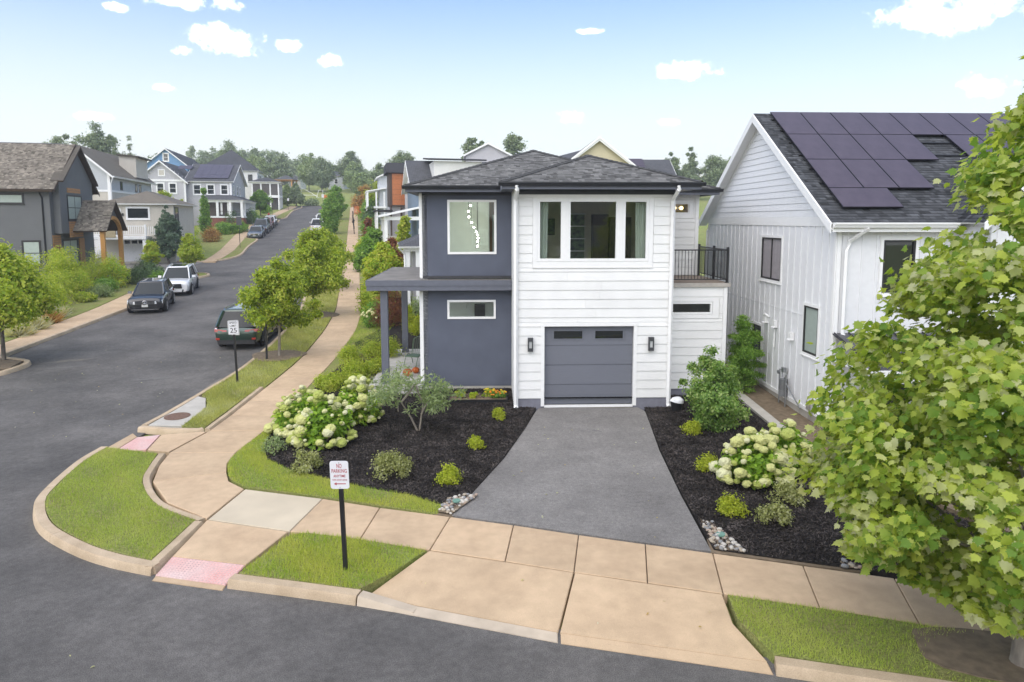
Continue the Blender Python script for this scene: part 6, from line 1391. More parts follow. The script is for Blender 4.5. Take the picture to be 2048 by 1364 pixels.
def lavender_house():
    H = empty('lavender_grey_house', (-43.3,106.5,5.15), ST, 'lavender grey house with solar panels and a white columned porch on red brick', 'house')
    block(H, -6.3, 0, 0, 14.5, -.5, 6.7, S_LAV); gable(H, -6.3, 0, 0, 14.5, 6.7, 3.0, 'x', FRG, S_LAV, .4)
    block(H, -13, -6.3, -1.2, 13, -.5, 6.6, S_LAV, 'gable_wing_wall'); gable(H, -13, -6.3, -1.2, 13, 6.6, 2.9, 'y', FRG, S_LAV, .45)
    battens(H, PL((-13,-1.2,0),(1,0,0),(0,-1,0)), [.3+.5*k for k in range(13)], lambda u: 6.75, lambda u: 6.9+min(u, 6.7-u)*.8, S_LAV, .07)
    mb = MB(); mb.box(-13.05, -6.25, -1.27, -1.2, 6.4, 6.7); mb.box(-6.5, -6.25, -1.27, -1.2, 0, 6.4); mb.box(-13.05,-12.8,-1.27,-1.2,0,6.4); mb.box(-.25, .05, -.06, 0, 0, 6.6); mb.box(-6.2, 0, -.05, 0, 6.35, 6.65); mb.build('corner_trim', WHITE2, H)
    swin(H, -9.9, -9.1, 7.25, 8.1, -1.2, WHITE2, S_BEIGE, 1, 1, .08)
    for x in (-11.9, -10.2, -8.5): swin(H, x, x+.9, 4.7, 6.1, -1.2, casing=.14)
    for x in (-5.4, -3.45, -1.5): swin(H, x, x+.95, 4.6, 6.0, 0, casing=.14)
    for y in (1.5, 5, 8): swin(H, y, y+.9, 4.6, 6.0, X=0, casing=.1)
    PV = MATS['solar_cells']; sl = 3.0/7.25; U = Vector((1,0,0)); V = Vector((0,1,sl)).normalized(); N = U.cross(V); M3 = Matrix((U, V, N)).transposed().to_euler(); o = Vector((-6.0, .3, 6.72+.3*sl+.05))
    mb = MB(); mb.box(0,.98,0,1.62,.05,.09); me = mb.mesh('solar_panel'); me.materials.append(PV)
    for r in range(4):
        for c in range(5): link('solar_panel', me, None, H, o+U*(.5+c*1.0)+V*(.3+r*1.65), M3)
    for c in range(2): link('solar_panel', me, None, H, o+U*(-2.4+c*1.0)+V*(4.2)+Vector((0,0,.1)), M3)
    # porch
    mb = MB(); mb.box(-3.7, 1.9, -2.7, -.002, -.6, 1.0); mb.box(.002, 1.9, -.002, 12, -.6, 1.0); mb.build('brick_base', BRICK, H)
    mb = MB(); mb.box(-3.8, 2.0, -2.8, -.002, 1.0, 1.22); mb.box(.002, 2.0, -.002, 12, 1.0, 1.22); mb.build('porch_floor', WHITE2, H)
    mb = MB(); mb.box(-3.8, 2.0, -2.8, -.002, 3.35, 3.65); mb.box(.002, 2.0, -.002, 12, 3.35, 3.65); mb.build('porch_beam', WHITE2, H)
    roof_plane(H, [(-4,-3,3.66),(2.2,-3,3.66),(0,0,4.5),(-3.6,0,4.5)], FRG, WHITE2, tabs=False); roof_plane(H, [(2.2,-3,3.66),(2.2,12.2,3.66),(0,12,4.5),(0,0,4.5)], FRG, WHITE2, tabs=False)
    for x, y in [(-3.6,-2.6),(-1.7,-2.6),(.1,-2.6),(1.75,-2.6),(1.75,.2),(1.75,3),(1.75,5.8),(1.75,8.6),(1.75,11.6)]:
        mb = MB(); mb.box(x-.17, x+.17, y-.17, y+.17, 1.22, 3.35); mb.build('column', WHITE2, H)
    for x0, x1 in ((-3.4,-1.9),(-1.5,-.1),(.3,1.6)):
        mb = MB(); mb.box(x0, x1, -2.64, -2.56, 1.95, 2.02); mb.build('rail', DBROWN, H)
    for x in (-1.3, -.35):
        mb = MB(); pts = [(x+.05*i, -2.45+.05*math.sin(i*1.7)) for i in range(7)]
        for p, q in zip(pts, pts[1:]): mb.quad([(p[0],p[1],1.5),(q[0],q[1],1.5),(q[0],q[1],3.3),(p[0],p[1],3.3)])
        mb.build('curtain', WHITE2, H, fix=False)
    mb = MB(); mb.box(-3.6, -.3, -.05, -.002, 1.3, 3.3); mb.build('porch_back_shade', mat('porch_shade', (.12,.10,.08), .9), H)  # dark sheet over the wall: shade under the porch roof, put in as colour
    H = empty('blue_gable_house', (-60.0,128,7.0), ST, 'sky blue gabled house behind the lavender one with a tiny attic window', 'house')
    block(H, -7.2, 0, 0, 22, -1, 8.9, S_BLUE); gable(H, -7.2, 0, 0, 22, 8.9, 3.0, 'y', FRD, S_BLUE, .5); swin(H, -4.0, -3.2, 9.6, 10.9, 0, WHITE2, GLASS, 1, 2, .15)
    H = empty('white_hip_house', (-51.2,139,7.8), ST, 'white house under a big dark hip roof with a tall screened porch tower', 'house')
    block(H, -11, 0, 0, 12, -.5, 7.8, S_WHITE); hipr(H, -11, 0, 0, 12, 7.8, .78, FRD)
    for x in (-3.4, -1.7): swin(H, x, x+.7, 5.6, 7.0, 0, DARKW, GLASS, 1, 2, .06)
    for y in (2, 5): swin(H, y, y+.8, 5.6, 7.0, X=0, fm=DARKW, casing=.06)
    x0, x1, y0, y1 = -.8, 4.4, -3.5, 3.5; hipr(H, x0, x1, y0, y1, 5.5, .35, FRD)
    for z0, z1, nm in ((5.1,5.5,'porch_beam'),(2.4,2.9,'porch_floor')): mb = MB(); mb.box(x0, x1, y0, y1, z0, z1); mb.build(nm, WHITE2, H)
    for x, y in [(x0+.15,y0+.15),(x0+1.8,y0+.15),(x0+3.5,y0+.15),(x1-.15,y0+.15),(x1-.15,y0+1.9),(x1-.15,0),(x1-.15,1.8),(x1-.15,y1-.2)]:
        for z0, z1 in ((2.9,5.1),(-.6,2.4)): mb = MB(); mb.box(x-.13, x+.13, y-.13, y+.13, z0, z1); mb.build('column', WHITE2, H)
    mb = MB(); mb.box(x0+.1, x1-.1, y0+.1, y1-.1, 2.9, 5.1); mb.box(x0+.5, x1-.6, y0+.9, y1-.1, -.5, 2.4); mb.build('screen', mat('insect_screen', (.11,.10,.095), .8), H)
lavender_house()

def right_row():
    # first house up the street, mostly hidden by the main one
    H = empty('corner_porch_house', (-5.5,40.5,.8), R(10), 'next house behind, only its grey hip porch roof and white porch columns showing', 'house')
    block(H, .9, 9, 1.2, 11, -.3, 5.6, S_WHITE); hipr(H, .9, 9, 1.2, 11, 5.6, .3, FRG)
    hipr(H, -.9, 5, -.6, 6, 3.5, .42, FRG, oh=.3); mb = MB(); mb.box(-.9, 5, -.6, 6, 3.2, 3.49); mb.build('porch_beam', WHITE2, H)
    for x, y in ((-.7,-.4),(-.1,-.4),(.5,-.4),(1.3,-.4),(-.7,2.4),(-.7,5.5)): mb = MB(); mb.box(x-.13, x+.13, y-.13, y+.13, -.3, 3.2); mb.build('column', WHITE2, H)
    mb = MB(); mb.box(-.4, 5, .0, 6, -.2, 3.2); mb.build('porch_wall', S_LAV, H)
    downspout(H, [(-1.2,-.8,3.45),(-.85,-.55,3.0),(-.85,-.55,0)], WHITE2, .06)
    H = empty('white_porch_house', (-11.6,62,1.6), ST, 'house with wide white porch beam, slate blue door wall and a white dormer above', 'house')
    mb = MB(); mb.hexa([(-.4,-.5,4.45),(3.6,-.5,5.35),(3.6,7,5.35),(-.4,7,4.45)], [(-.4,-.5,4.62),(3.6,-.5,5.52),(3.6,7,5.52),(-.4,7,4.62)]); mb.build('porch_roof', WHITE2, H)
    mb = MB(); mb.box(0, 3.6, -.1, .15, 4.2, 4.52); mb.box(0, .25, .15, 6.5, 4.2, 4.52); mb.build('porch_beam', WHITE2, H)
    for x, y in ((.2,.02),(1.75,.02),(.2,3.2),(.2,6.3)): mb = MB(); mb.box(x-.14, x+.14, y-.14, y+.14, -.3, 4.2); mb.build('column', WHITE2, H)
    block(H, 3.2, 10, 2.4, 12, -.3, 7.3, S_SLATE, lap=.2, sides='SW'); mb = MB(); mb.box(3.35, 3.5, 2.3, 2.37, .6, 3.4); mb.box(4.1, 4.25, 2.3, 2.37, .6, 3.4); mb.build('door_trim', WHITE2, H)
    mb = MB(); mb.box(0, 3.6, .0, 6.5, -.3, .6); mb.build('porch_floor', CONC, H)
    gable(H, 3.0, 10.5, 2.0, 12, 7.3, 2.85, 'x', FRG, S_WHITE, .4)
    block(H, 4.9, 9.5, 2.3, 7, 7.6, 9.75, S_WHITE, 'dormer_wall', .22, sides='S'); mb = MB(); mb.hexa([(4.4,1.9,9.8),(9.9,1.9,9.8),(9.9,7.2,10.3),(4.4,7.2,10.3)], [(4.4,1.9,9.95),(9.9,1.9,9.95),(9.9,7.2,10.45),(4.4,7.2,10.45)]); mb.build('dormer_roof', FRG, H)
    H = empty('slate_roof_house', (-11.1,76,2.4), ST, 'pale house with slate grey roof and white fascia left of the big hip roof', 'house')
    block(H, 0, 8, 0, 9, -.3, 8.2, S_LAV); gable(H, 0, 8, 0, 9, 8.2, 1.9, 'x', FRG, S_LAV, .15)
    for x in (.5, 1.5): swin(H, x, x+.8, 5.6, 7.4, 0, casing=.14); swin(H, x, x+.8, 2.8, 4.6, 0, casing=.14)
    mb = MB(); mb.box(-.05, 8, -.06, 0, 7.7, 8.15); mb.box(-.05,.2,-.06,0,0,7.7); mb.build('corner_trim', WHITE2, H)
    H = empty('orange_panel_house', (-15.2,85.5,3.25), ST, 'modern house with a projecting orange panelled bay on dark posts', 'house')
    block(H, .2, 7, .3, 9, -.3, 8.2, S_LAV)
    block(H, 0, 2.7, -.3, 5, 4.3, 8.35, DBROWN, 'bay'); n = 6
    for k in range(n):
        for j in range(2): mb = MB(); h = 3.85/n; mb.box(.34+j*1.17, .34+(j+1)*1.17-.02, -.34, -.3, 4.42+k*h, 4.42+(k+1)*h-.025); mb.build('panel', S_ORANGE, H)
    mb = MB(); mb.hexa([(-.4,-.7,8.35),(3.2,-.7,8.35),(3.2,6,8.35),(-.4,6,8.35)], [(-.3,0,9.6),(3.0,0,9.6),(3.0,6,9.6),(-.3,6,9.6)]); mb.build('roof', FRG, H)
    for x in (.15, 1.4, 2.6): mb = MB(); mb.box(x-.1, x+.1, -.3, -.1, .6, 4.3); mb.build('bay_post', DBROWN, H)
    mb = MB(); mb.box(-1.6, 2.6, -.9, 5, .3, .6); mb.build('porch_floor', CONC, H); mb = MB(); mb.box(-1.9, .3, -1.2, 5.2, 3.6, 3.8); mb.build('porch_roof', FRD, H)
    for y in (-1, 1.5, 4.5): mb = MB(); mb.box(-1.7, -1.5, y-.1, y+.1, .6, 3.6); mb.build('column', WHITE2, H)
    H = empty('far_porch_house', (-20.9,106,5.0), ST, 'pale blue grey house with white porch columns, farthest in the right hand row', 'house')
    block(H, .6, 8, 0, 9, -.3, 7.6, S_BLUEG); gable(H, .6, 8, 0, 9, 7.6, 1.7, 'y', FRG, S_BLUEG, .5)
    mb = MB(); mb.hexa([(-1.5,-.8,5.1),(1.5,-.8,5.6),(1.5,8,5.6),(-1.5,8,5.1)], [(-1.5,-.8,5.25),(1.5,-.8,5.75),(1.5,8,5.75),(-1.5,8,5.25)]); mb.build('porch_roof', WHITE2, H)
    for z0, z1 in ((2.9,5.1),(-.3,2.6)):
        for x, y in ((-1.3,-.6),(0,-.6),(1.2,-.6),(-1.3,2),(-1.3,4.6),(-1.3,7.6)): mb = MB(); mb.box(x-.12, x+.12, y-.12, y+.12, z0, z1); mb.build('column', WHITE2, H)
    mb = MB(); mb.box(-1.5, 1.5, -.8, 8, 2.6, 2.9); mb.build('balcony_floor', WHITE2, H); swin(H, 2, 3, 5.5, 7, 0); swin(H, 4, 5, 5.5, 7, 0)
    H = empty('small_gable_house', (-5.6,84,3.2), R(4), 'house of which only a small white trimmed gable shows above the hip roof', 'house')
    block(H, 0, 5.4, 0, 10, -1, 10.6, S_LAV); gable(H, 0, 5.4, 0, 10, 10.6, 1.35, 'y', FRG, S_LAV, .3)
    H = empty('cream_gable_house', (4.2,65,1.8), R(2), 'cream gabled house with wide white rake boards rising behind the hip roof', 'house')
    block(H, 0, 7.9, 0, 12, -1, 8.7, S_CREAM); gable(H, 0, 7.9, 0, 12, 8.7, 3.1, 'y', FRG, S_CREAM, .5, th=.12)
    boards(H, PL((0,0,0),(1,0,0),(0,-1,0)), 0, 7.9, 8.7, 11.5, .24, [], S_CREAM, .004, joined=True, breaks=False, name='siding', gable=lambda w, a, b: (max(a, 3.95-3.95*(11.8-w)/3.1+.1), min(b, 3.95+3.95*(11.8-w)/3.1-.1)))
    mb = MB()
    for s in (-1, 1): mb.hexa([(3.95+s*4.45,-.46,8.0),(3.95+s*4.45,-.40,8.0),(3.95+s*4.45,-.40,8.28),(3.95+s*4.45,-.46,8.28)], [(3.95,-.46,11.35),(3.95,-.40,11.35),(3.95,-.40,11.72),(3.95,-.46,11.72)])
    mb.build('wide_rake', WHITE2, H)
    roof_plane(H, [(-4,1.5,8.6),(4,1.5,10.2),(4,8,11.5),(-4,8,9.4)], FRG, FRG, tabs=False)
    H = empty('grey_roof_house', (12.0,76,2.6), R(2), 'house right of the cream gable, only its grey roof with dark solar panels showing', 'house')
    block(H, 0, 7, 0, 9, -1, 7.4, S_LAV); gable(H, 0, 6.2, 0, 9, 7.4, 2.8, 'x', FRG, S_LAV, .3)
    sl = 2.8/4.5; U = Vector((1,0,0)); V = Vector((0,1,sl)).normalized(); N = U.cross(V); M3 = Matrix((U, V, N)).transposed().to_euler(); me = bpy.data.meshes['solar_panel.002'] if 'solar_panel.002' in bpy.data.meshes else bpy.data.meshes['solar_panel']
    for r in range(3):
        for c in range(3): link('solar_panel', me, None, H, Vector((.3,.1,7.5))+U*c*1.0+V*(.2+r*1.66), M3)
    H = empty('flat_white_building', (43.5,190,12.8), R(2), 'far flat roofed white building on the skyline beside the farmhouse gable', 'building')
    block(H, 0, 10.5, 0, 8, -1, 5.2, S_WHITE); block(H, 3, 5.5, 1, 5, 5.2, 5.9, S_WHITE, 'roof_box'); block(H, 7.5, 9, 1, 5, 5.2, 5.7, S_WHITE, 'roof_box')
    for x in (1, 4.3, 7.5): swin(H, x, x+1.6, 3.6, 4.6, 0, DARKW, GLASS, 2, 1, .05)
right_row()

def hill_things():
    H = empty('hill_house', (-69.2,214,15.2), 0, 'small white house between the round trees on the hill', 'house')
    block(H, 0, 3.6, 0, 6, -1, 3.2, S_WHITE); gable(H, 0, 3.6, 0, 6, 3.2, 1.5, 'x', FRG, S_WHITE, .3); swin(H, .8, 1.7, 1.4, 2.5, 0)
    H = empty('hill_house', (-57,214,15.2), 0, 'pale house on the hill half hidden behind the two right hand trees', 'house')
    block(H, 0, 5, 0, 7, -1, 4.2, S_BLUEG); gable(H, 0, 5, 0, 7, 4.2, 1.6, 'x', FRG, S_BLUEG, .3); swin(H, 2, 3, 1.8, 3.2, 0)
    H = empty('hill_house', (-37.8,178,11.4), R(25), 'low white gabled house among trees at the top of the sidewalk', 'house')
    block(H, 0, 6, 0, 7, -1, 3.0, S_WHITE); gable(H, 0, 6, 0, 7, 3.0, 1.8, 'x', FRG, S_WHITE, .3); swin(H, 2, 3, 1.0, 2.2, 0)
    G = empty('gazebo', (-65.3,200,Tf(-65.3,200)), 0, 'timber gazebo with grey hip roof on the hill', 'gazebo')
    for x in (-2.2, 2.2):
        for y in (-2.2, 2.2): mb = MB(); mb.box(x-.14, x+.14, y-.14, y+.14, -.2, 3.3); mb.build('post', TIMBER, G)
    mb = MB(); mb.box(-2.5, 2.5, -2.35, -2.1, 3.0, 3.3); mb.box(-2.5, 2.5, 2.1, 2.35, 3.0, 3.3); mb.box(-2.5, -2.25, -2.1, 2.1, 3.0, 3.3); mb.build('beam', TIMBER, G)
    hipr(G, -2.4, 2.4, -2.4, 2.4, 3.3, .5, FRG, TIMBER)
    A = empty('arbor', (-70.6,196,Tf(-70.6,196)), 0, 'brown timber arbor left of the gazebo', 'arbor')
    for x in (-1.6, 1.6):
        for y in (-1.2, 1.2): mb = MB(); mb.box(x-.13, x+.13, y-.13, y+.13, -.2, 2.9); mb.build('post', TIMBER, A)
    for k in range(8): mb = MB(); mb.box(-2.1, 2.1, -1.5+k*.42, -1.4+k*.42, 2.9, 3.1); mb.build('slat', TIMBER, A)
    F_ = empty('goal_frame', (-52.5,172,Tf(-52.5,172)), 0, 'thin white pipe frames standing on the hillside lawn', 'frame'); WP = WHITE2
    for a in ([(-2.5,0,0),(-2,0,2.6),(-1.2,.4,0)], [(0,0,0),(0,0,3.0),(2.6,0,1.6),(4.4,0,.4)], [(3.4,.5,0),(4.2,.5,2.4),(5.2,.5,2.4),(5.2,.5,0)], [(-2.2,.2,1.3),(0,.2,1.2),(3.8,.2,1.1)]):
        mb = MB(); mb.tube(a, .05, 5); mb.build('pipe', WP, F_)
    B_ = empty('orange_barrier', (-47.6,178,Tf(-47.6,178)), 0, 'low orange barrier at the top of the hillside lawn', 'barrier'); mb = MB(); mb.box(-1, 1, -.1, .1, 0, .75); mb.box(-.9,-.7,-.3,.3,-.1,.1); mb.box(.7,.9,-.3,.3,-.1,.1); mb.build('panel', mat('safety_orange', (.62,.17,.04), .7), B_)
    N_ = empty('orange_fence', (-27.5,124,Tf(-27.5,124)), R(20), 'orange plastic safety netting strung along a fence by the upper sidewalk', 'fence')
    for k in range(4): mb = MB(); x = -1+k*1.0; mb.tube([(x,0,-.2),(x,0,1.75)], .04, 5); mb.build('post', DBROWN, N_)
    OR = mat('safety_orange', (.62,.17,.04), .7)
    for k in range(14): mb = MB(); mb.box(-1, 2, -.01, .01, .15+k*.11, .22+k*.11); mb.build('net_strip', OR, N_)
    for i, y in enumerate((83, 87, 92, 97, 103, 110)):
        x = smx(WO, y); slab_ = empty('path', (x, y, Tf(x, y)), ST, None, None, None, 'structure'); mb = MB(); mb.box(.05, 4.2, -.35, .35, -.1, .05); mb.build('paving_slab', CONC, slab_)
hill_things()
# ---------------------------------------------------------------- parked cars and signs
TYRE = mat('tyre_rubber', (.02,.02,.02), .85); RIM = mat('rim_alloy', (.45,.45,.46), .3, metal=.8); RIMD = mat('rim_dark', (.06,.06,.065), .35, metal=.5)
CARGLASS = mat('car_glass', (.022,.027,.031), .06, spec=.22, var=.05); LAMP = mat('headlamp', (.72,.74,.76), .12, spec=1., coat=1); TAIL = mat('tail_lamp', (.35,.02,.015), .2, coat=1); CHROME = mat('chrome', (.62,.62,.63), .15, metal=1.); PLATE = mat('number_plate', (.62,.62,.58), .5); PLAST = mat('black_plastic', (.03,.03,.032), .6)
def paint(n, c, metal=.3): return mat('paint_'+n, c, .28, var=.02, metal=metal, coat=1.0, spec=.6)
def loft(rows, close=True, cap=True):
    mb = MB(); n = len(rows[0]); base = len(mb.v)
    for r in rows: mb.v += [tuple(p) for p in r]
    for i in range(len(rows)-1):
        for k in range(n if close else n-1):
            j = (k+1) % n; mb.f.append((i*n+k, i*n+j, (i+1)*n+j, (i+1)*n+k)); mb.m.append(0); mb.uv.append(None)
    if cap:
        mb.f.append(tuple(range(n-1, -1, -1))); mb.f.append(tuple(range((len(rows)-1)*n, len(rows)*n))); mb.m += [0, 0]; mb.uv += [None]*2
    return mb
def car(label, x, y, f, pm, L=4.65, W=1.9, H=1.64, style='suv', rim=RIM, front='grille', group='cars parked along the street', emblem=None, roofrail=True, sunroof=False, low=None, z=None):
    fx, fy = f; rz = math.atan2(-fx, fy); zr = (Tf(x, y)-.125) if z is None else z
    C_ = empty('parked_car', (x, y, zr), rz, label, 'car', group)
    # sit on the slope
    dz = (Tf(x+fx*1.3, y+fy*1.3)-Tf(x-fx*1.3, y-fy*1.3))/2.6; C_.rotation_euler = (math.atan(dz), 0, rz); C_.rotation_mode = 'XYZ'
    low = low or (.24 if style == 'suv' else .19); w = W/2
    belt = H*(.60 if style == 'suv' else .62); hood = H*(.60 if style == 'suv' else .60); nose = hood-.13
    sed = style == 'sedan'; truck = style == 'pickup'
    # y stations: (y, half width factor, z low, z top)
    st = [(-L/2,.80,low+.22,belt*.78),(-L/2+.06,.90,low+.10,belt*.93),(-L/2+.28,.965,low+.04,belt*(1.0 if not sed else 1.02)),(-L*.30,.99,low,belt*(1.03 if sed else 1.02)),(-L*.12,1,low-.02,belt),(L*.08,1,low-.02,belt*.99),(L*.20,.995,low,belt*.985),(L*.27,.985,low,hood*.985),(L*.36,.97,low+.02,hood*.95),(L/2-.24,.955,low+.03,nose+.055),(L/2-.09,.91,low+.04,nose+.0),(L/2-.015,.84,low+.07,nose-.09)]
    rows = []
    for (yy, k, zl, zt) in st:
        h = zt-zl; hw = w*k; half = [(.0, zl), (.80*hw, zl), (.94*hw, zl+.10*h), (.985*hw, zl+.38*h), (1.0*hw, zl+.62*h), (.975*hw, zl+.82*h), (.90*hw, zl+.95*h), (.72*hw, zl+1.0*h), (.35*hw, zl+1.035*h), (0, zl+1.045*h)]
        rows.append([(a, yy, b) for a, b in half]+[(-a, yy, b) for a, b in half[-2:0:-1]])
    body = loft(rows).build('body', pm, C_, smooth=38)
    # greenhouse: rear base, front base, rear top, front top
    if sed: rb, fb, rt_, ft = -L*.34, L*.20, -L*.20, L*.04
    elif truck: rb, fb, rt_, ft = -L*.10, L*.20, -L*.06, L*.07
    else: rb, fb, rt_, ft = -L/2+.10, L*.235, -L/2+.52, L*.035
    wb, wt = w*.90, w*.70; zt = H-.07
    def ring(t, ins=0.):
        y0, y1 = rb+(rt_-rb)*t, fb+(ft-fb)*t; hw = wb+(wt-wb)*t-ins; z = belt-.02+(zt-belt+.02)*t; c = .09*(1-.3*t)
        return [(-hw*.93,y0+ins,z),(-hw*.5,y0-c*.6+ins,z),(hw*.5,y0-c*.6+ins,z),(hw*.93,y0+ins,z), (hw,y0+.12,z),(hw,(y0+y1)/2,z),(hw,y1-.16,z), (hw*.92,y1-ins,z),(hw*.5,y1+c-ins,z),(-hw*.5,y1+c-ins,z),(-hw*.92,y1-ins,z), (-hw,y1-.16,z),(-hw,(y0+y1)/2,z),(-hw,y0+.12,z)]
    ts = [0, .34, .68, 1.0]; rg = [ring(t) for t in ts]
    def piece(name, idx):
        mb = MB(); n = 14
        for a, b in zip(rg, rg[1:]):
            for k in idx: j = (k+1) % n; mb.quad([a[k], a[j], b[j], b[k]])
        me = mb.mesh(name, None, False); bm = bmesh.new(); bm.from_mesh(me); bmesh.ops.remove_doubles(bm, verts=bm.verts, dist=1e-4); bmesh.ops.recalc_face_normals(bm, faces=bm.faces); bm.to_mesh(me); bm.free(); me.polygons.foreach_set('use_smooth', np.ones(len(me.polygons), bool)); return link(name, me, CARGLASS, C_)
    piece('windshield', (7, 8, 9)); piece('rear_window', (0, 1, 2)); piece('side_window', (3, 4, 5, 6)); piece('side_window', (10, 11, 12, 13))
    top = rg[-1]; crown = [(a*.86, b*.97+(ft+rt_)*.015, H-.018) for a, b, c in top]; crown2 = [(a*.5, b*.8+(ft+rt_)*.1, H) for a, b, c in top]
    under = [(a*1.012, b+(.01 if b > 0 else -.02), c-.035) for a, b, c in top]
    mb = loft([under, [(a*1.01, b, c+.01) for a, b, c in top], crown, crown2], cap=False); mb.quad(crown2); mb.build('roof', pm, C_, smooth=50)
    def pil(a, b, r=.035):
        mb = MB(); mb.tube([a, ((a[0]+b[0])/2*1.01, (a[1]+b[1])/2, (a[2]+b[2])/2), b], r, 5); mb.build('pillar', pm if r > .03 else PLAST, C_)
    for s in (0, 1):
        kA, kD = (7, 3) if s else (10, 0); pil(rg[0][kA], rg[-1][kA], .042); pil(rg[0][kD], rg[-1][kD], .075 if not sed else .05)
        for fr in ((.52,) if truck else (.36, .66)):
            X = 1 if s else -1; yy0 = rb+(fb-rb)*fr; yy1 = rt_+(ft-rt_)*fr; pil((X*wb, yy0, belt-.02), (X*wt, yy1, zt), .03)
        mb = MB(); X = 1 if s else -1; mb.tube([(X*wb*1.005,rb+.2,belt+.0),(X*wb*1.005,0,belt+.0),(X*wb*1.005,fb-.2,belt-.01)], .018, 4); mb.build('belt_trim', CHROME if front == 'star' else PLAST, C_)
        if roofrail:
            mb = MB(); mb.tube([(X*wt*.93,rt_+.05,H-.05),(X*wt*.93,rt_+.2,H+.015),(X*wt*.93,ft-.3,H+.015),(X*wt*.93,ft-.12,H-.05)], .018, 5); mb.build('roof_rail', CHROME if pm.name != 'paint_black' else PLAST, C_)
        mb = MB(); mb.hexa([(X*w*.95,fb-.42,belt+.02),(X*(w+.17),fb-.45,belt+.03),(X*(w+.17),fb-.36,belt+.03),(X*w*.95,fb-.3,belt+.02)], [(X*w*.95,fb-.42,belt+.17),(X*(w+.15),fb-.45,belt+.17),(X*(w+.15),fb-.38,belt+.17),(X*w*.95,fb-.34,belt+.17)]); mb.build('mirror', pm, C_, smooth=40)
        for yy in (L*.0, -L*.19): mb = MB(); mb.box(X*w*.985-.02, X*w*.985+.025, yy-.22, yy-.02, belt*.80, belt*.83); mb.build('door_handle', pm, C_)
        mb = MB()
        for yy in (L*.155, L*-.02, -L*.21): mb.box(X*w*.99-.02, X*w*.99+.012, yy-.008, yy+.008, low+.15, belt*.9)
        mb.build('door_seams', PLAST, C_, kind='stuff')
        mb = MB(); mb.box(X*w*.93-.05, X*w*.93+.06, -L*.20, L*.20, low-.03, low+.10); mb.build('side_skirt', PLAST, C_)
    if truck:
        mb = MB(); mb.box(-w*.86, w*.86, -L/2+.1, rb-.1, belt*1.03, belt*1.05); mb.build('bed_cover', PLAST, C_)
    if sunroof: mb = MB(); mb.box(-wt*.62, wt*.62, rt_+.55, ft-.12, H-.012, H+.012); mb.build('sunroof', CARGLASS, C_)
    # wheels
    r = .365 if style != 'sedan' else .33
    for s in (-1, 1):
        for yy in (L*.305, -L*.30):
            X = s*(w-.05)
            mb = MB(); c = Vector((X-s*.04, yy, r+.02)); n = 16; ou = [(c.x+s*.075, c.y+(r+.075)*math.cos(t), c.z+(r+.075)*math.sin(t)) for t in np.linspace(-.25, math.pi+.25, n)]; inn = [(c.x+s*.10, c.y+(r+.005)*math.cos(t), c.z+(r+.005)*math.sin(t)) for t in np.linspace(-.25, math.pi+.25, n)]
            for k in range(n-1): mb.quad([ou[k], ou[k+1], inn[k+1], inn[k]])
            mb.quad([(q[0]-s*.012, q[1], q[2]) for q in inn]); mb.build('wheel_arch', PLAST, C_, fix=False)  # filled dark disc stands in for the shaded hollow of the wheel well
            wh = empty('wheel', (X, yy, r), parent=C_)
            mb = MB(); mb.tube([(-s*.16,0,0),(-s*.13,0,0),(s*.075,0,0),(s*.10,0,0)], [r*.9,r,r,r*.9], 22); mb.build('tyre', TYRE, wh, smooth=50)
            mb = MB(); mb.disc((s*.085,0,0),(s,0,0),r*.70,.018,20); mb.build('rim_back', RIMD, wh)
            mb = MB()
            for k in range(5):
                a = k*2*math.pi/5; d = Vector((0, math.cos(a), math.sin(a))); p = Vector((0, -math.sin(a), math.cos(a))); o = Vector((s*.105,0,0)); mb.hexa([o+p*.05, o-p*.05, o-p*.035+d*r*.68, o+p*.035+d*r*.68], [o+p*.05+Vector((s*.02,0,0)), o-p*.05+Vector((s*.02,0,0)), o-p*.035+d*r*.68+Vector((s*.012,0,0)), o+p*.035+d*r*.68+Vector((s*.012,0,0))])
            mb.tube([(s*.10,0,0),(s*.13,0,0)], .07, 10); n = 20
            for k in range(n):
                a, b = 2*math.pi*k/n, 2*math.pi*(k+1)/n; X0 = s*.108; mb.quad([(X0,r*.66*math.cos(a),r*.66*math.sin(a)),(X0,r*.66*math.cos(b),r*.66*math.sin(b)),(X0-s*.01,r*.74*math.cos(b),r*.74*math.sin(b)),(X0-s*.01,r*.74*math.cos(a),r*.74*math.sin(a))])
            mb.build('rim', rim, wh)
    # front
    yf = L/2; gz0, gz1 = low+.30, nose-.10
    mb = MB(); mb.hexa([(-w*.55,yf-.05,gz0),(w*.55,yf-.05,gz0),(w*.55,yf+.012,gz0),(-w*.55,yf+.012,gz0)], [(-w*.50,yf-.08,gz1),(w*.50,yf-.08,gz1),(w*.50,yf-.005,gz1),(-w*.50,yf-.005,gz1)]); g = mb.build('grille', PLAST, C_)
    if front == 'star':
        for k in range(15):
            xx = -w*.48+k*w*.96/14; mb = MB(); mb.box(xx-.012, xx+.012, yf+.0, yf+.03, gz0+.03, gz1-.02); mb.build('grille_bar', CHROME, g)
    else:
        for k in range(3): zz = gz0+.05+k*(gz1-gz0-.08)/2.5; mb = MB(); mb.box(-w*.5, w*.5, yf+.0, yf+.028, zz, zz+.025); mb.build('grille_bar', CHROME, g)
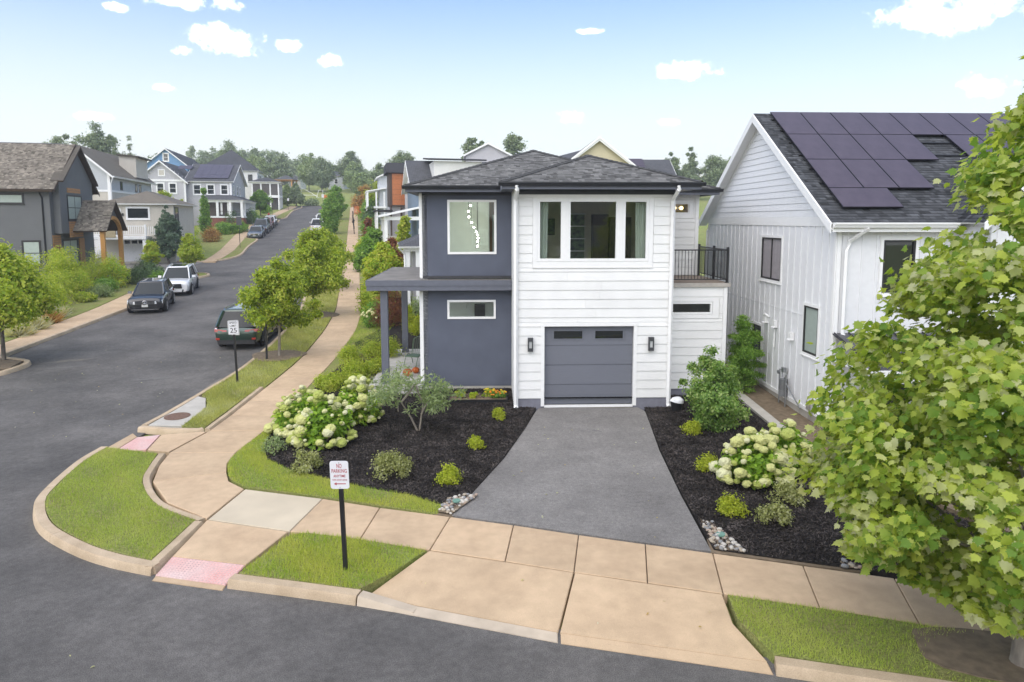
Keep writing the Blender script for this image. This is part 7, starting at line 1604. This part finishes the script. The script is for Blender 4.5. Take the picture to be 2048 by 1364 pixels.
    if emblem:
        c = Vector((0, yf+.035, (gz0+gz1)/2+.01)); rr = .115 if emblem == 'star' else .085; mb = MB(); mb.tube([c+Vector((rr*math.cos(t),0,rr*math.sin(t))) for t in np.linspace(0, 2*math.pi, 21)], .014, 5)
        if emblem == 'star':
            for k in range(3): a = math.pi/2+k*2*math.pi/3; mb.tube([c, c+Vector((rr*math.cos(a),0,rr*math.sin(a)))], [.026,.006], 4)
        elif emblem == 'vees':
            for pts in ([(-.06,.06),(0,-.06),(.06,.06)], [(-.03,.07),(0,.015),(.03,.07)]): mb.tube([c+Vector((a,0,b)) for a, b in pts], .010, 4)
        else: mb.tube([c+Vector((rr*.9*math.cos(t),0,rr*.4*math.sin(t)+.01)) for t in np.linspace(0, 2*math.pi, 15)], .010, 4)
        mb.build('emblem', CHROME, C_)
    for s in (-1, 1):
        mb = MB(); mb.hexa([(s*w*.52,yf-.2,nose-.27),(s*w*.93,yf-.3,nose-.25),(s*w*.93,yf-.09,nose-.25),(s*w*.52,yf+.012,nose-.27)], [(s*w*.52,yf-.2,nose-.12),(s*w*.95,yf-.42,nose-.04),(s*w*.93,yf-.13,nose-.06),(s*w*.52,yf+.004,nose-.12)]); mb.build('headlight', LAMP, C_)
        mb = MB(); mb.hexa([(s*w*.50,yf-.1,low+.06),(s*w*.85,yf-.2,low+.08),(s*w*.84,yf-.06,low+.08),(s*w*.50,yf+.005,low+.06)], [(s*w*.55,yf-.1,low+.24),(s*w*.86,yf-.22,low+.27),(s*w*.86,yf-.09,low+.27),(s*w*.55,yf+.005,low+.22)]); mb.build('air_intake', PLAST, C_)
        # rear lamps
        mb = MB(); mb.hexa([(s*w*.40,-yf+.1,belt*.79),(s*w*.985,-yf+.34,belt*.79),(s*w*.93,-yf+.04,belt*.79),(s*w*.40,-yf-.012,belt*.80)], [(s*w*.40,-yf+.1,belt*.86),(s*w*.985,-yf+.36,belt*.91),(s*w*.93,-yf+.06,belt*.91),(s*w*.40,-yf+.01,belt*.86)]); mb.build('tail_light', TAIL, C_)
        mb = MB(); mb.box(s*w*.78-.09, s*w*.78+.07, -yf-.01, -yf+.05, low+.24, low+.32); mb.build('reflector', mat('reflector_red', (.42,.03,.015), .3, coat=1), C_)
    mb = MB(); mb.box(-w*.72, w*.72, yf-.12, yf+.0, low+.01, low+.06); mb.build('splitter', CHROME if front == 'star' else PLAST, C_)
    mb = MB(); mb.box(-.16, .16, yf+.02, yf+.04, low+.18, low+.32); mb.build('number_plate', PLATE, C_)
    mb = MB(); mb.box(-w*.80, w*.80, -yf-.005, -yf+.2, low+.04, low+.22); mb.build('bumper', PLAST, C_)
    mb = MB(); mb.box(-.16, .16, -yf-.014, -yf+.02, belt*.66, belt*.66+.13); mb.build('number_plate', PLATE, C_)
    mb = MB(); mb.tube([(-.09+.09+.085*math.cos(t)-.0, -yf-.018, belt*.86+.05*math.sin(t)) for t in np.linspace(0, 6.283, 13)], .008, 4); mb.build('emblem', CHROME, C_)
    mb = MB(); mb.box(-w*.8, w*.8, -L*.42, L*.42, low-.02, low+.05); mb.build('underbody', PLAST, C_)
    return C_
K_BLACK = paint('black', (.012,.012,.015)); K_WHITE = paint('white', (.72,.72,.72), 0.); K_GREEN = paint('dark_green', (.020,.046,.032)); K_GREY = paint('slate_grey', (.10,.115,.14)); K_DGREY = paint('dark_grey', (.05,.055,.06)); K_REDC = paint('dark_red', (.20,.015,.02)); K_SILV = paint('silver', (.45,.46,.47), .6)
car('glossy black suv with star emblem on its barred grille, nearest at the left kerb', -21.48, 40.47, (.32,-.947), K_BLACK, 4.66, 1.93, 1.63, front='star', emblem='star')
car('white three row suv with dark sunroof parked behind the black suv', -23.15, 47.3, (.30,-.954), K_WHITE, 5.05, 1.99, 1.78, emblem='vees', sunroof=True)
car('dark green suv seen from behind, parked by the street tree at the right kerb', -12.15, 31.6, (-.09,.996), K_GREEN, 4.95, 1.93, 1.73, emblem='oval')
UPF = (.235,-.972)
car('slate grey sedan first in the row by the left sidewalk uphill', -33.7, 90.4, UPF, K_GREY, 4.9, 1.85, 1.47, 'sedan', emblem='oval', roofrail=False)
car('dark grey tall suv behind the slate grey sedan uphill', -35.1, 96.2, UPF, K_DGREY, 5.2, 2.03, 1.9, emblem='oval')
car('dark red car third in the uphill row on the left', -36.35, 101.6, UPF, K_REDC, 4.6, 1.85, 1.6, emblem='oval', roofrail=False)
car('white car last in the uphill row, before the red hydrant', -37.45, 106.3, UPF, K_WHITE, 4.4, 1.8, 1.5, emblem='oval', roofrail=False)
UPR = (-.225,.974)
car('silver car mostly hidden behind the second street tree', -18.4, 60.3, UPR, K_SILV, 4.6, 1.85, 1.55, roofrail=False)
car('white car showing just its roof above the street trees, nearer of two', -19.9, 67, UPR, K_WHITE, 4.5, 1.85, 1.5, 'sedan', roofrail=False)
car('white suv showing just its roof above the street trees, farther of two', -21.4, 74, UPR, K_WHITE, 4.7, 1.9, 1.68)
car('white pickup with dark bed beside the columnar trees uphill', -27.6, 97.5, UPR, K_WHITE, 5.6, 2.0, 1.85, 'pickup', roofrail=False)
car('white car just beyond the white pickup uphill', -30.7, 111, UPR, K_WHITE, 4.6, 1.85, 1.6)
car('dark suv at the top of the street by the columnar trees', -36.0, 134, UPR, K_DGREY, 4.8, 1.95, 1.75)

def text_obj(name, s, size, m, parent, loc, rot, fit=None):
    cu = bpy.data.curves.new('t', 'FONT'); cu.body = s; cu.size = size; cu.align_x = 'CENTER'; cu.align_y = 'CENTER'; cu.extrude = .0012; cu.offset = size*.004
    o = bpy.data.objects.new('t', cu); COL.objects.link(o); bpy.context.view_layer.update(); me = bpy.data.meshes.new_from_object(o.evaluated_get(bpy.context.evaluated_depsgraph_get())); bpy.data.objects.remove(o); me.name = name
    q = link(name, me, m, parent, loc, rot)
    if fit: w = max(v.co.x for v in me.vertices)-min(v.co.x for v in me.vertices); q.scale = (fit/w, 1, 1)
    return q
SIGNW = mat('sign_white', (.72,.72,.74), .45, var=.03); SIGNR = mat('sign_red', (.40,.035,.05), .5); SIGNK = mat('sign_black', (.02,.02,.022), .5)
def sign(label, x, y, rz, w, h, top, post, lean=(0, 0), r=.035):
    t = empty('street_sign', (x, y, Tf(x, y)), rz, label, 'sign'); t.rotation_euler = (lean[1], lean[0], rz)
    mb = MB(); mb.box(-r, r, -r*.7, r*.7, -.3, top-h*.15); mb.build('post', BLACK, t)
    n = 6; c = .04; P = []
    for cx, cz, a0 in ((w/2-c, top-c, 0), (-w/2+c, top-c, 90), (-w/2+c, top-h+c, 180), (w/2-c, top-h+c, 270)):
        for k in range(n+1): a = R(a0+90*k/n); P.append((cx+c*math.cos(a), cz+c*math.sin(a)))
    mb = MB(); mb.hexa([(a, -r-.012, b) for a, b in P], [(a, -r-.004, b) for a, b in P]); mb.v = mb.v; pn = mb.build('sign_panel', post, t)
    return t, pn, -r-.0135
t, pn, yy = sign('white and red no parking anytime sign on a black post in the front grass', -2.78, 10.85, R(-3), .31, .47, 1.90, SIGNW, (R(-1.6), 0)); r90 = (R(90), 0, 0)
z0 = 1.90
text_obj('lettering', 'NO', .10, SIGNR, pn, (0, yy, z0-.085), r90, .085); text_obj('lettering', 'PARKING', .09, SIGNR, pn, (0, yy, z0-.17), r90, .255); text_obj('lettering', 'ANYTIME', .062, SIGNR, pn, (0, yy, z0-.255), r90, .20); text_obj('lettering', 'TOW-AWAY ZONE', .036, SIGNR, pn, (0, yy, z0-.32), r90, .245)
mb = MB(); mb.hexa([(a, yy+.001, b) for a, b in ((-.10,z0-.385),(-.055,z0-.41),(-.055,z0-.392),(.10,z0-.392),(.10,z0-.378),(-.055,z0-.378),(-.055,z0-.36))], [(a, yy-.001, b) for a, b in ((-.10,z0-.385),(-.055,z0-.41),(-.055,z0-.392),(.10,z0-.392),(.10,z0-.378),(-.055,z0-.378),(-.055,z0-.36))]); mb.build('arrow', SIGNR, pn)
for zz in (z0-.03, z0-.445): mb = MB(); mb.disc((0, yy+.002, zz), (0,-1,0), .008, .004, 8); mb.build('bolt', STEEL, pn)
t, pn, yy = sign('black on white speed limit 25 sign on a black post behind the green suv', -9.67, 23.58, R(12), .36, .50, 2.22, SIGNW, (R(-1.5), 0)); z0 = 2.22
text_obj('lettering', 'SPEED', .095, SIGNK, pn, (0, yy, z0-.085), r90, .26); text_obj('lettering', 'LIMIT', .095, SIGNK, pn, (0, yy, z0-.195), r90, .22); text_obj('lettering', '25', .24, SIGNK, pn, (0, yy, z0-.36), r90, .22)
mb = MB()
for q in ((-.165,.165,z0-.022,z0-.016), (-.165,.165,z0-.484,z0-.478), (-.165,-.159,z0-.478,z0-.022), (.159,.165,z0-.478,z0-.022)): mb.box(q[0], q[1], yy-.001, yy+.001, q[2], q[3])
mb.build('border', SIGNK, pn)
t = empty('metal_post', (-9.85, 27.0, Tf(-9.85,27)), 0, 'plain black metal post beside the nearest street tree trunk', 'post'); mb = MB(); mb.box(-.035,.035,-.025,.025,-.2,1.5); mb.build('post', BLACK, t)
sign('dark backed sign on a thin post on the grass strip uphill left', -30.9, 77.7, R(14), .55, .95, 3.5, mat('sign_back', (.10,.10,.105), .5, metal=.3), r=.03)
sign('small white sign on a post by the far end of the left sidewalk', -44.2, 136, R(14), .35, .5, 2.3, SIGNW, r=.03); sign('white sign on a post at the foot of the hillside lawn', -42.0, 153, 0, .55, .7, 2.4, SIGNW, r=.035)
sign('back of a thin dark sign beside the left sidewalk above the parked cars', -39.6, 113.5, R(14), .12, .4, 2.2, SIGNK, r=.03)
for i, (x, y) in enumerate([(-21.4, 93), (-23.0, 100)]):
    t = empty('mailbox_post', (x, y, Tf(x, y)), R(14), ['leaning black post by the upper right sidewalk, nearer one', 'black post by the upper right sidewalk, farther one'][i], 'post'); t.rotation_euler = (0, R(-4), R(14)); mb = MB(); mb.box(-.06,.06,-.06,.06,-.2,2.6); mb.build('post', BLACK, t); mb = MB(); mb.box(-.16,.16,-.1,.1,1.5-i*.4,1.75-i*.4); mb.build('bracket', BLACK, t)
t = empty('fire_hydrant', (-41.6, 117.5, Tf(-41.6,117.5)), R(14), 'small red fire hydrant by the left sidewalk beyond the parked cars', 'hydrant'); HR = mat('hydrant_red', (.45,.03,.025), .45)
mb = MB(); mb.tube([(0,0,-.1),(0,0,.12),(0,0,.13),(0,0,.62),(0,0,.72),(0,0,.85),(0,0,.95)], [.22,.22,.15,.15,.2,.14,.04], 12); mb.build('barrel', HR, t, smooth=30)
for d in ((1,0,0),(-1,0,0),(0,-1,0)): mb = MB(); mb.tube([(0,0,.5),tuple(.26*np.array(d)+[0,0,.5])], .08, 8); mb.build('nozzle', HR, t)
# ---------------------------------------------------------------- street trees, yards, skyline
G_ST = 'street trees on the right verge'
tree('street_tree', 'nearest street tree on the right verge, in front of the green suv', -9.55, 27.6, 4.1, 1.35, 1.6, .125, 8000, L_STREET, 'egg', 60, .06, BARKP, group=G_ST, seed=31, cr=.25, tpl=LEAF_W)
tree('street_tree', 'second street tree on the right verge, spreading over the sidewalk', -10.8, 37.1, 4.85, 1.3, 2.2, .145, 8500, L_STREET, 'egg', 60, .07, BARKP, group=G_ST, seed=32, cr=.25)
tree('street_tree', 'third street tree, showing above the second one', -13.1, 47.5, 4.6, 1.3, 1.9, .18, 5000, L_STREET, 'egg', 46, .07, BARKP, group=G_ST, seed=33)
tree('columnar_tree', 'nearer columnar dark green tree beside the upper sidewalk', -24.5, 93, 5.4, .5, 1.55, .26, 4500, L_GREEN, 'col', 44, .1, group='columnar trees', seed=34, cr=.42)
tree('columnar_tree', 'farther columnar dark green tree beside the upper sidewalk', -29.3, 115, 6.0, .5, 1.7, .3, 3600, L_GREEN, 'col', 36, .1, group='columnar trees', seed=35, cr=.42)
# right of the walk
tree('lime_tree', 'bright lime green small tree right of the sidewalk behind the porch roof', -7.9, 42, 3.9, .6, 1.65, .17, 6500, L_LIME2, 'egg', 50, .06, seed=41, cr=.34)
shrub('lime_shrub', 'bright green loose shrub below the lime tree by the sidewalk', -7.9, 37.8, .95, 1.5, .13, 2200, L_LIME, 42, 24)
shrub('lime_shrub', 'second bright green shrub by the sidewalk, nearer the porch', -7.2, 35.6, .8, 1.1, .12, 1800, L_GREEN, 43, 20)
tree('red_maple_shrub', 'dark red lace leaf maple behind the porch posts', -6.15, 34.0, 2.3, .15, 1.15, .10, 4500, L_RED, 'egg', 40, .05, seed=44, cr=.35, tpl=LEAF_N, multi=4)
shrub('rose_shrub', 'low shrub with pale flowers at the sidewalk edge before the dark red maple', -7.0, 33.8, .55, .8, .09, 900, L_GREEN, 45, 14)
rng_ = random.Random(3); rs = bpy.data.objects['rose_shrub']
for k in range(26):
    if k == 0:
        bm = bmesh.new(); bmesh.ops.create_icosphere(bm, subdivisions=1, radius=.07); fme = bpy.data.meshes.new('flower'); bm.to_mesh(fme); bm.free(); fme.materials.append(MATS['petal_ivory'])
    a = rng_.uniform(0, 6.28); q = rng_.uniform(.1, .55); link('flower', fme, None, rs, (q*math.cos(a), q*math.sin(a)-.1, .85-q*.5+rng_.uniform(-.05,.1)))
for i, (x, y, h, r) in enumerate([(-4.95,32.6,1.5,.5), (-4.4,31.6,1.15,.45), (-4.3,33.6,1.7,.5)]): tree('golden_conifer', ['golden conifer beside the rear porch post','low golden conifer in front of the other two by the porch','tallest golden conifer beyond the porch'][i], x, y, h, .02, r, .09, 2200, L_GOLD, 'cone', 26, .04, group='golden conifers by the porch', seed=46+i, cr=.5, tpl=LEAF_N, cat='conifer')
shrub('leafy_shrub', 'pale leafed shrub beyond the golden conifers', -5.2, 37.5, .8, 1.0, .12, 1300, L_SAGE, 49, 16)
for i, (nm, lab, x, y, h, r, m, pf) in enumerate([('purple_shrub','tall purple leafed shrub near the white porch columns',-9.0,51,3.4,1.0,L_RED,'egg'), ('upright_tree','narrow bright green tree before the white porch',-8.3,53,4.9,.85,L_LIME,'col'), ('leafy_tree','green shrub tree beside the upper sidewalk, below the dark red one',-12.3,58,2.9,1.3,L_GREEN,'egg'), ('upright_tree','green upright tree left of the white porch house',-13.3,66,4.3,1.1,L_GREEN,'egg'),
        ('plum_tree','dark red narrow plum tree by the upper sidewalk',-15.6,75,3.9,1.0,L_RED,'egg'), ('leafy_tree','leafy green shrub below the plum tree',-14.6,68,2.3,1.2,L_LIME,'egg'), ('leafy_tree','low green shrub between plum tree and front paths',-19.2,92,2.4,1.3,L_GREEN,'egg'), ('leafy_tree','reddish leafed tree past the orange fence',-27.2,128,6.0,2.3,L_RUST,'egg'), ('leafy_tree','bright green tree past the orange fence',-24.6,126,6.2,2.8,L_LIME,'egg'), ('leafy_tree','dark shrub tree in front of the bright green tree uphill',-22.9,113,4.6,2.2,L_GREEN,'egg'), ('leafy_tree','dark shrub beside the orange fence',-21.4,104,3.0,1.4,L_DARK,'egg')]):
    tree(nm, lab, x, y, h, .25, r, .16+.0012*y, 3000, m, pf, 34, .05, seed=50+i, cr=.4)
# left side, near
tree('verge_tree', 'lime green street tree at the left edge, in the small kerbed bulb', -20.35, 26.9, 4.7, 1.6, 2.55, .16, 11000, L_LIME, 'egg', 70, .08, BARK, seed=61, cr=.28)
rngp = random.Random(5)
LS = [(-25.9,37.5,1.0,1.5,L_LIME,'feathery lime shrub nearest the left edge tree'), (-27.2,40.2,1.2,1.9,L_LIME,'feathery lime shrub below the small window of the dark house'), (-28.6,43.0,1.3,2.1,L_LIME,'feathery lime shrub before the dark house corner'), (-27.6,43.6,1.0,1.5,L_LIME2,'bright low shrub in front of the dark house corner'), (-29.8,45.0,1.3,2.3,L_LIME,'tall feathery lime shrub against the dark wall'), (-28.9,46.6,1.3,2.0,L_LIME,'lime shrub under the cedar slats'), (-28.3,48.2,1.2,1.8,L_LIME2,'bright lime shrub by the timber porch'), (-29.5,49.0,1.2,2.0,L_LIME,'lime shrub before the left timber post'), (-27.6,46.0,.8,.9,L_GREEN,'low green shrub on the bank behind the black suv'), (-26.6,43.8,.8,.7,L_SAGE,'low greyish shrub on the bank near the sidewalk'), (-26.3,41.8,.6,.5,L_LIME,'small low shrub on the bank edge'), (-27.7,50.2,.9,1.1,L_DARK,'dark low evergreen behind the white suv, left one'), (-27.2,51.6,.9,1.2,L_DARK,'dark low evergreen behind the white suv, middle one'), (-28.4,52.4,1.0,1.4,L_DARK,'dark evergreen by the porch, behind the other two'), (-26.4,50.6,.7,.7,L_GREEN,'low spreading evergreen nearest the white suv'), (-28.6,54.2,.8,1.0,L_GREEN,'green shrub at the corner of the side lane'),
      (-24.9,34.6,.7,.8,L_LIME,'low lime shrub beside the straw grasses'), (-27.9,38.2,1.3,1.7,L_LIME,'broad lime shrub below the dark house, left of the path'), (-30.0,41.2,1.5,2.0,L_LIME,'broad lime shrub against the lower wall of the dark house'), (-26.8,35.6,1.2,1.4,L_GREEN,'green shrub behind the straw grasses')]
for i, (x, y, r, h, m, lab) in enumerate(LS): shrub('yard_shrub', lab, x, y, r*1.2, h*1.22, .13, 3400, m, 200+i, 26, 'shrubs before the dark grey house', tpl=LEAF_N if i % 2 else LEAF_Q, cr=.38, hollow=.25)
for i, (x, y) in enumerate([(-23.5,33.3),(-24.0,34.9),(-23.2,31.7),(-24.6,36.4)]):
    rg = np.random.default_rng(i); t = empty('straw_grass', (x, y, Tf(x, y)), 0, ['straw coloured fountain grass tuft, second from the left edge tree','straw coloured fountain grass tuft, third along the left sidewalk','straw coloured fountain grass tuft nearest the left edge tree','straw coloured fountain grass tuft farthest along the left sidewalk'][i], 'grass tuft', 'straw grasses by the left sidewalk')
    P = rg.normal(0, .16, (700, 3))*[1,1,0]+[0,0,.02]; D = np.concatenate([P[:, :2]*3.2, np.full((700,1), .75)], 1); leafobj('blades', (BLADE[0]*[1,1,1.2], BLADE[1]), P, rg.normal(0,1,(700,3))*[1,1,.2], .62, L_STRAW if i != 1 else L_RUST, t, rg, .2, Tdir=D*2, tj=.4)
# left side, farther
tree('blue_conifer', 'dense dark teardrop evergreen tree by the garage of the pale blue house', -32.5, 64.6, 5.3, .55, 1.45, .16, 8500, leafmat('leaf_blue_green', (.03,.055,.032), (.06,.092,.056), (.10,.14,.09), trans=.15), 'tear', 130, .1, seed=71, cr=.20, tpl=LEAF_Q, cat='conifer')
tree('small_tree', 'small lime tree beside the garage door of the pale blue house', -31.9, 60.4, 2.7, .5, .95, .15, 2600, L_LIME2, 'egg', 26, .04, seed=72)
tree('small_tree', 'small lime tree on the corner island behind the white suv', -26.9, 57.0, 3.4, .95, 1.3, .15, 4200, L_LIME, 'egg', 34, .04, seed=73)
shrub('round_shrub', 'round dark shrub at the foot of the teardrop evergreen', -33.9, 63.6, .85, 1.0, .13, 1500, L_DARK, 74, 18)
tree('columnar_tree', 'slim columnar tree before the lavender house', -41.0, 91.7, 6.2, .4, 1.0, .22, 3800, L_GREEN, 'cone', 44, .09, group='columnar trees', seed=75, cr=.55)
tree('lime_tree', 'lime topped tree behind the low wing of the pale blue house', -43.2, 86, 6.6, 1.0, 2.0, .24, 3000, L_LIME2, 'round', 34, .1, seed=76)
tree('round_tree', 'round dark green tree before the white hip roofed house', -44.6, 122, 4.8, .8, 1.75, .26, 3200, L_GREEN, 'round', 34, .09, seed=77)
for i, (x, y, r, h, m, lab) in enumerate([(-39.2,82.5,1.8,2.6,L_LIME2,'big lime shrub mass below the pale blue house'), (-37.8,79.5,1.6,2.2,L_LIME2,'lime shrub mass nearer the grass strip uphill'), (-36.9,84.0,1.4,1.8,L_RUST,'rust coloured grass shrub by the left sidewalk uphill'), (-36.2,76.5,1.4,1.7,L_LIME,'lime shrub above the corner of the side lane'), (-38.9,92.6,1.1,1.4,L_GREEN,'round clipped shrub by the left sidewalk uphill, left of three'), (-37.9,93.8,1.1,1.4,L_GREEN,'round clipped shrub by the left sidewalk uphill, middle of three'), (-37.8,96,1.1,1.5,L_GREEN,'round clipped shrub by the left sidewalk uphill, right of three'), (-42.4,104.5,1.7,2.4,L_DARK,'big dark round shrub below the white porch'), (-41.6,108.5,1.6,2.4,L_DARK,'big dark round shrub right of the white porch'), (-42.3,112,1.6,2.3,L_GREEN,'round shrub farthest along the porch'), (-46.0,128,1.2,1.4,L_GREEN,'green shrub below the screened porch tower'), (-47.4,133,1.2,1.4,L_GREEN,'second green shrub below the screened porch tower'), (-43.6,103,.9,.7,L_GREEN,'low shrub before the brick porch, left'), (-42.2,101.6,.8,.7,L_GREEN,'low shrub before the brick porch, right')]):
    shrub('round_shrub', lab, x, y, r, h, .2, 1800, m, 230+i, 20, 'round shrubs uphill on the left', cr=.45)
# hill trees
HT = [('round green tree on the hill left of the small white house', -69.5, 208, 10.5, 3.5, L_FARD, 'round'), ('big light green tree in the middle of the hillside group', -60.0, 204, 11.5, 3.6, L_FAR, 'round'), ('big dark tree in front of the hillside group', -55.2, 200, 9.8, 4.2, L_FARD, 'round'), ('tall tree at the right end of the hillside group', -48.0, 206, 12.0, 3.6, L_FARD, 'round'), ('lower tree at the right end of the hillside group', -45.5, 198, 8.5, 3.0, L_FAR, 'round'), ('small light tree on the lawn by the screened porch', -49.6, 152, 4.3, 1.5, L_FAR, 'egg'), ('small dark tree on the lawn at the street\'s end', -47.0, 150, 5.0, 1.6, L_FARD, 'egg'),
      ('tree at the top of the right sidewalk beside the low white house', -33, 172, 9.0, 3.0, L_FARD, 'round'), ('paler tree at the top of the right sidewalk', -36.5, 168, 7.0, 2.6, L_FAR, 'round'), ('tree behind the blue house in the right row', -30, 190, 12.5, 3.6, L_FARD, 'round'), ('tree left of the arbor on the hill', -76, 205, 11, 3.4, L_FAR, 'round'), ('tall tree behind the white hip roof', -84, 206, 15, 4.5, L_FARD, 'round'), ('light tree far left on the hill', -71, 172, 7.5, 2.6, L_FAR, 'egg'),
      ('broad tree behind the dark house ridge', -85, 131, 15.0, 4.0, L_FARD, 'round'), ('open crowned tall tree behind the pale blue house', -78.5, 131, 16.5, 4.0, L_FARD, 'fan'), ('tree filling the gap right of the tall open one', -74, 134, 11.5, 3.8, L_FARD, 'round'), ('dark tree mass left of the blue gable', -70, 136, 11, 3.8, L_FARD, 'round'), ('right crowned tree just above the hip roof, left one', -8.6, 150, 15.6, 2.5, L_FARD, 'fan'), ('round crowned tree just above the hip roof, right one', .4, 150, 16.3, 3.1, L_FARD, 'round'),
      ('tree behind the flat white building, left', 39.5, 172, 11.5, 2.7, L_FARD, 'round'), ('tallest tree behind the flat white building', 44.8, 174, 13, 2.8, L_FARD, 'egg'), ('tree behind the flat white building, right', 50.5, 172, 11.5, 3.4, L_FARD, 'round'), ('low tree between the grey roof and the white building', 35, 176, 9.0, 2.6, L_FAR, 'round'), ('tree against the farmhouse gable', 56, 176, 11, 3.2, L_FAR, 'round')]
for i, (lab, x, y, h, r, m, pf) in enumerate(HT): tree('far_tree', lab, x, y, h, h*.16, r*1.12, .46 if y > 145 else .4, 6500, m, pf, 46, .16, group='trees on the skyline', seed=300+i, cr=.34, spread=.8)
for i, (lab, x, y, h, r) in enumerate([('thin conifer left of the blue gable, left one', -74.3, 130, 14.8, 1.5), ('thin conifer left of the blue gable, right one', -71.6, 130, 15.4, 1.4), ('conifer behind the orange panel house, left one', -21.2, 131, 11.6, 2.2), ('conifer behind the orange panel house, right one', -18.6, 131, 11.0, 2.2)]): tree('far_conifer', lab, x, y, h, 1.2, r, .34, 2200, L_FARD, 'cone', 44, .14, group='conifers on the skyline', seed=340+i, cr=.42, tpl=LEAF_N, flat=.4, cat='conifer')
shrub('lawn_hedge', 'low round hedge at the foot of the hillside lawn', -44.8, 153.5, 2.2, 1.3, .3, 1500, L_FARD, 350, 26, z=Tf(-44.8,153.5))
def wood():
    rng = np.random.default_rng(9); C = []; c = []
    for k in range(130):
        x = -120+k*.70+rng.uniform(-1, 1); y = 262+rng.uniform(-14, 16); z0 = Tf(x, y); h = rng.uniform(10, 14)*float(np.clip(1-(x+92)/58, .3, 1)); r = rng.uniform(2.2, 3.6)
        for j in range(11): q = rng.uniform(0, 1); a = rng.uniform(0, 6.28); rr = r*math.sin(math.pi*(.15+.8*q))*rng.uniform(.2, .9); C.append((x+rr*math.cos(a), y+rr*math.sin(a), z0+h*(.1+.86*q))); c.append(r*.42*rng.uniform(.7, 1.3))
    P, D = clumps(np.array(C), np.array(c), 75, rng, .2); V, F, v = scatter(LEAF_W, P, D*.6+[0,-.2,.4], .7, rng, .8)
    link('wood', npmesh('wood', V, F, v), L_FARD, None, label='far wood along the hilltop', kind='stuff')
wood()

# across the cross street, behind the viewer: what the windows and cars mirror
def opposite_side():
    H = empty('brick_gable_house', (-2.2,-24,0), R(180), 'brick gabled house across the cross street, behind the viewpoint', 'house')
    block(H, -5, 5, 0, 9, -.3, 5.0, BRICK); gable(H, -5, 5, 0, 9, 5.0, 3.4, 'y', FRB, BRICK, .5)
    for x in (-3, 1.6): swin(H, x, x+1.4, 1.0, 2.6, 0); swin(H, x, x+1.4, 3.4, 4.8, 0)
    H = empty('grey_gable_house', (14,-26,0), R(180), 'grey gabled house across the cross street, behind the viewpoint', 'house')
    block(H, -5, 5, 0, 9, -.3, 5.6, S_LAV); gable(H, -5, 5, 0, 9, 5.6, 3.0, 'x', FRG, S_LAV, .5)
    for i, (x, y, h, r) in enumerate([(-9.5,-17,9,3.4), (5.5,-19,8.5,3.0), (-19,-20,11,4.2), (22,-18,9,3.6), (-30,-24,12,4.6)]): tree('opposite_tree', ['tree left of the brick house across the cross street','tree right of the brick house across the cross street','big tree at the far corner of the cross street','tree before the grey gabled house across the cross street','tall tree beyond the corner of the cross street'][i], x, y, h, 2.0, r, .3, 3500, L_GREEN, 'round', 40, .14, group='trees across the cross street', seed=400+i, cr=.35)
opposite_side()
# ---------------------------------------------------------------- summer haze
def haze():
    m = bpy.data.materials.new('haze_air'); m.use_nodes = True; nt = m.node_tree; nt.nodes.clear()
    out = nt.nodes.new('ShaderNodeOutputMaterial'); v = nt.nodes.new('ShaderNodeVolumePrincipled'); v.inputs['Density'].default_value = .0008; v.inputs['Color'].default_value = (.95,.97,1,1); v.inputs['Anisotropy'].default_value = .3
    nt.links.new(v.outputs[0], out.inputs['Volume'])
    mb = MB(); mb.box(-450, 450, -140, 1050, -2, 45); mb.build('haze', m, None, kind='stuff', label='thin summer haze')
haze()
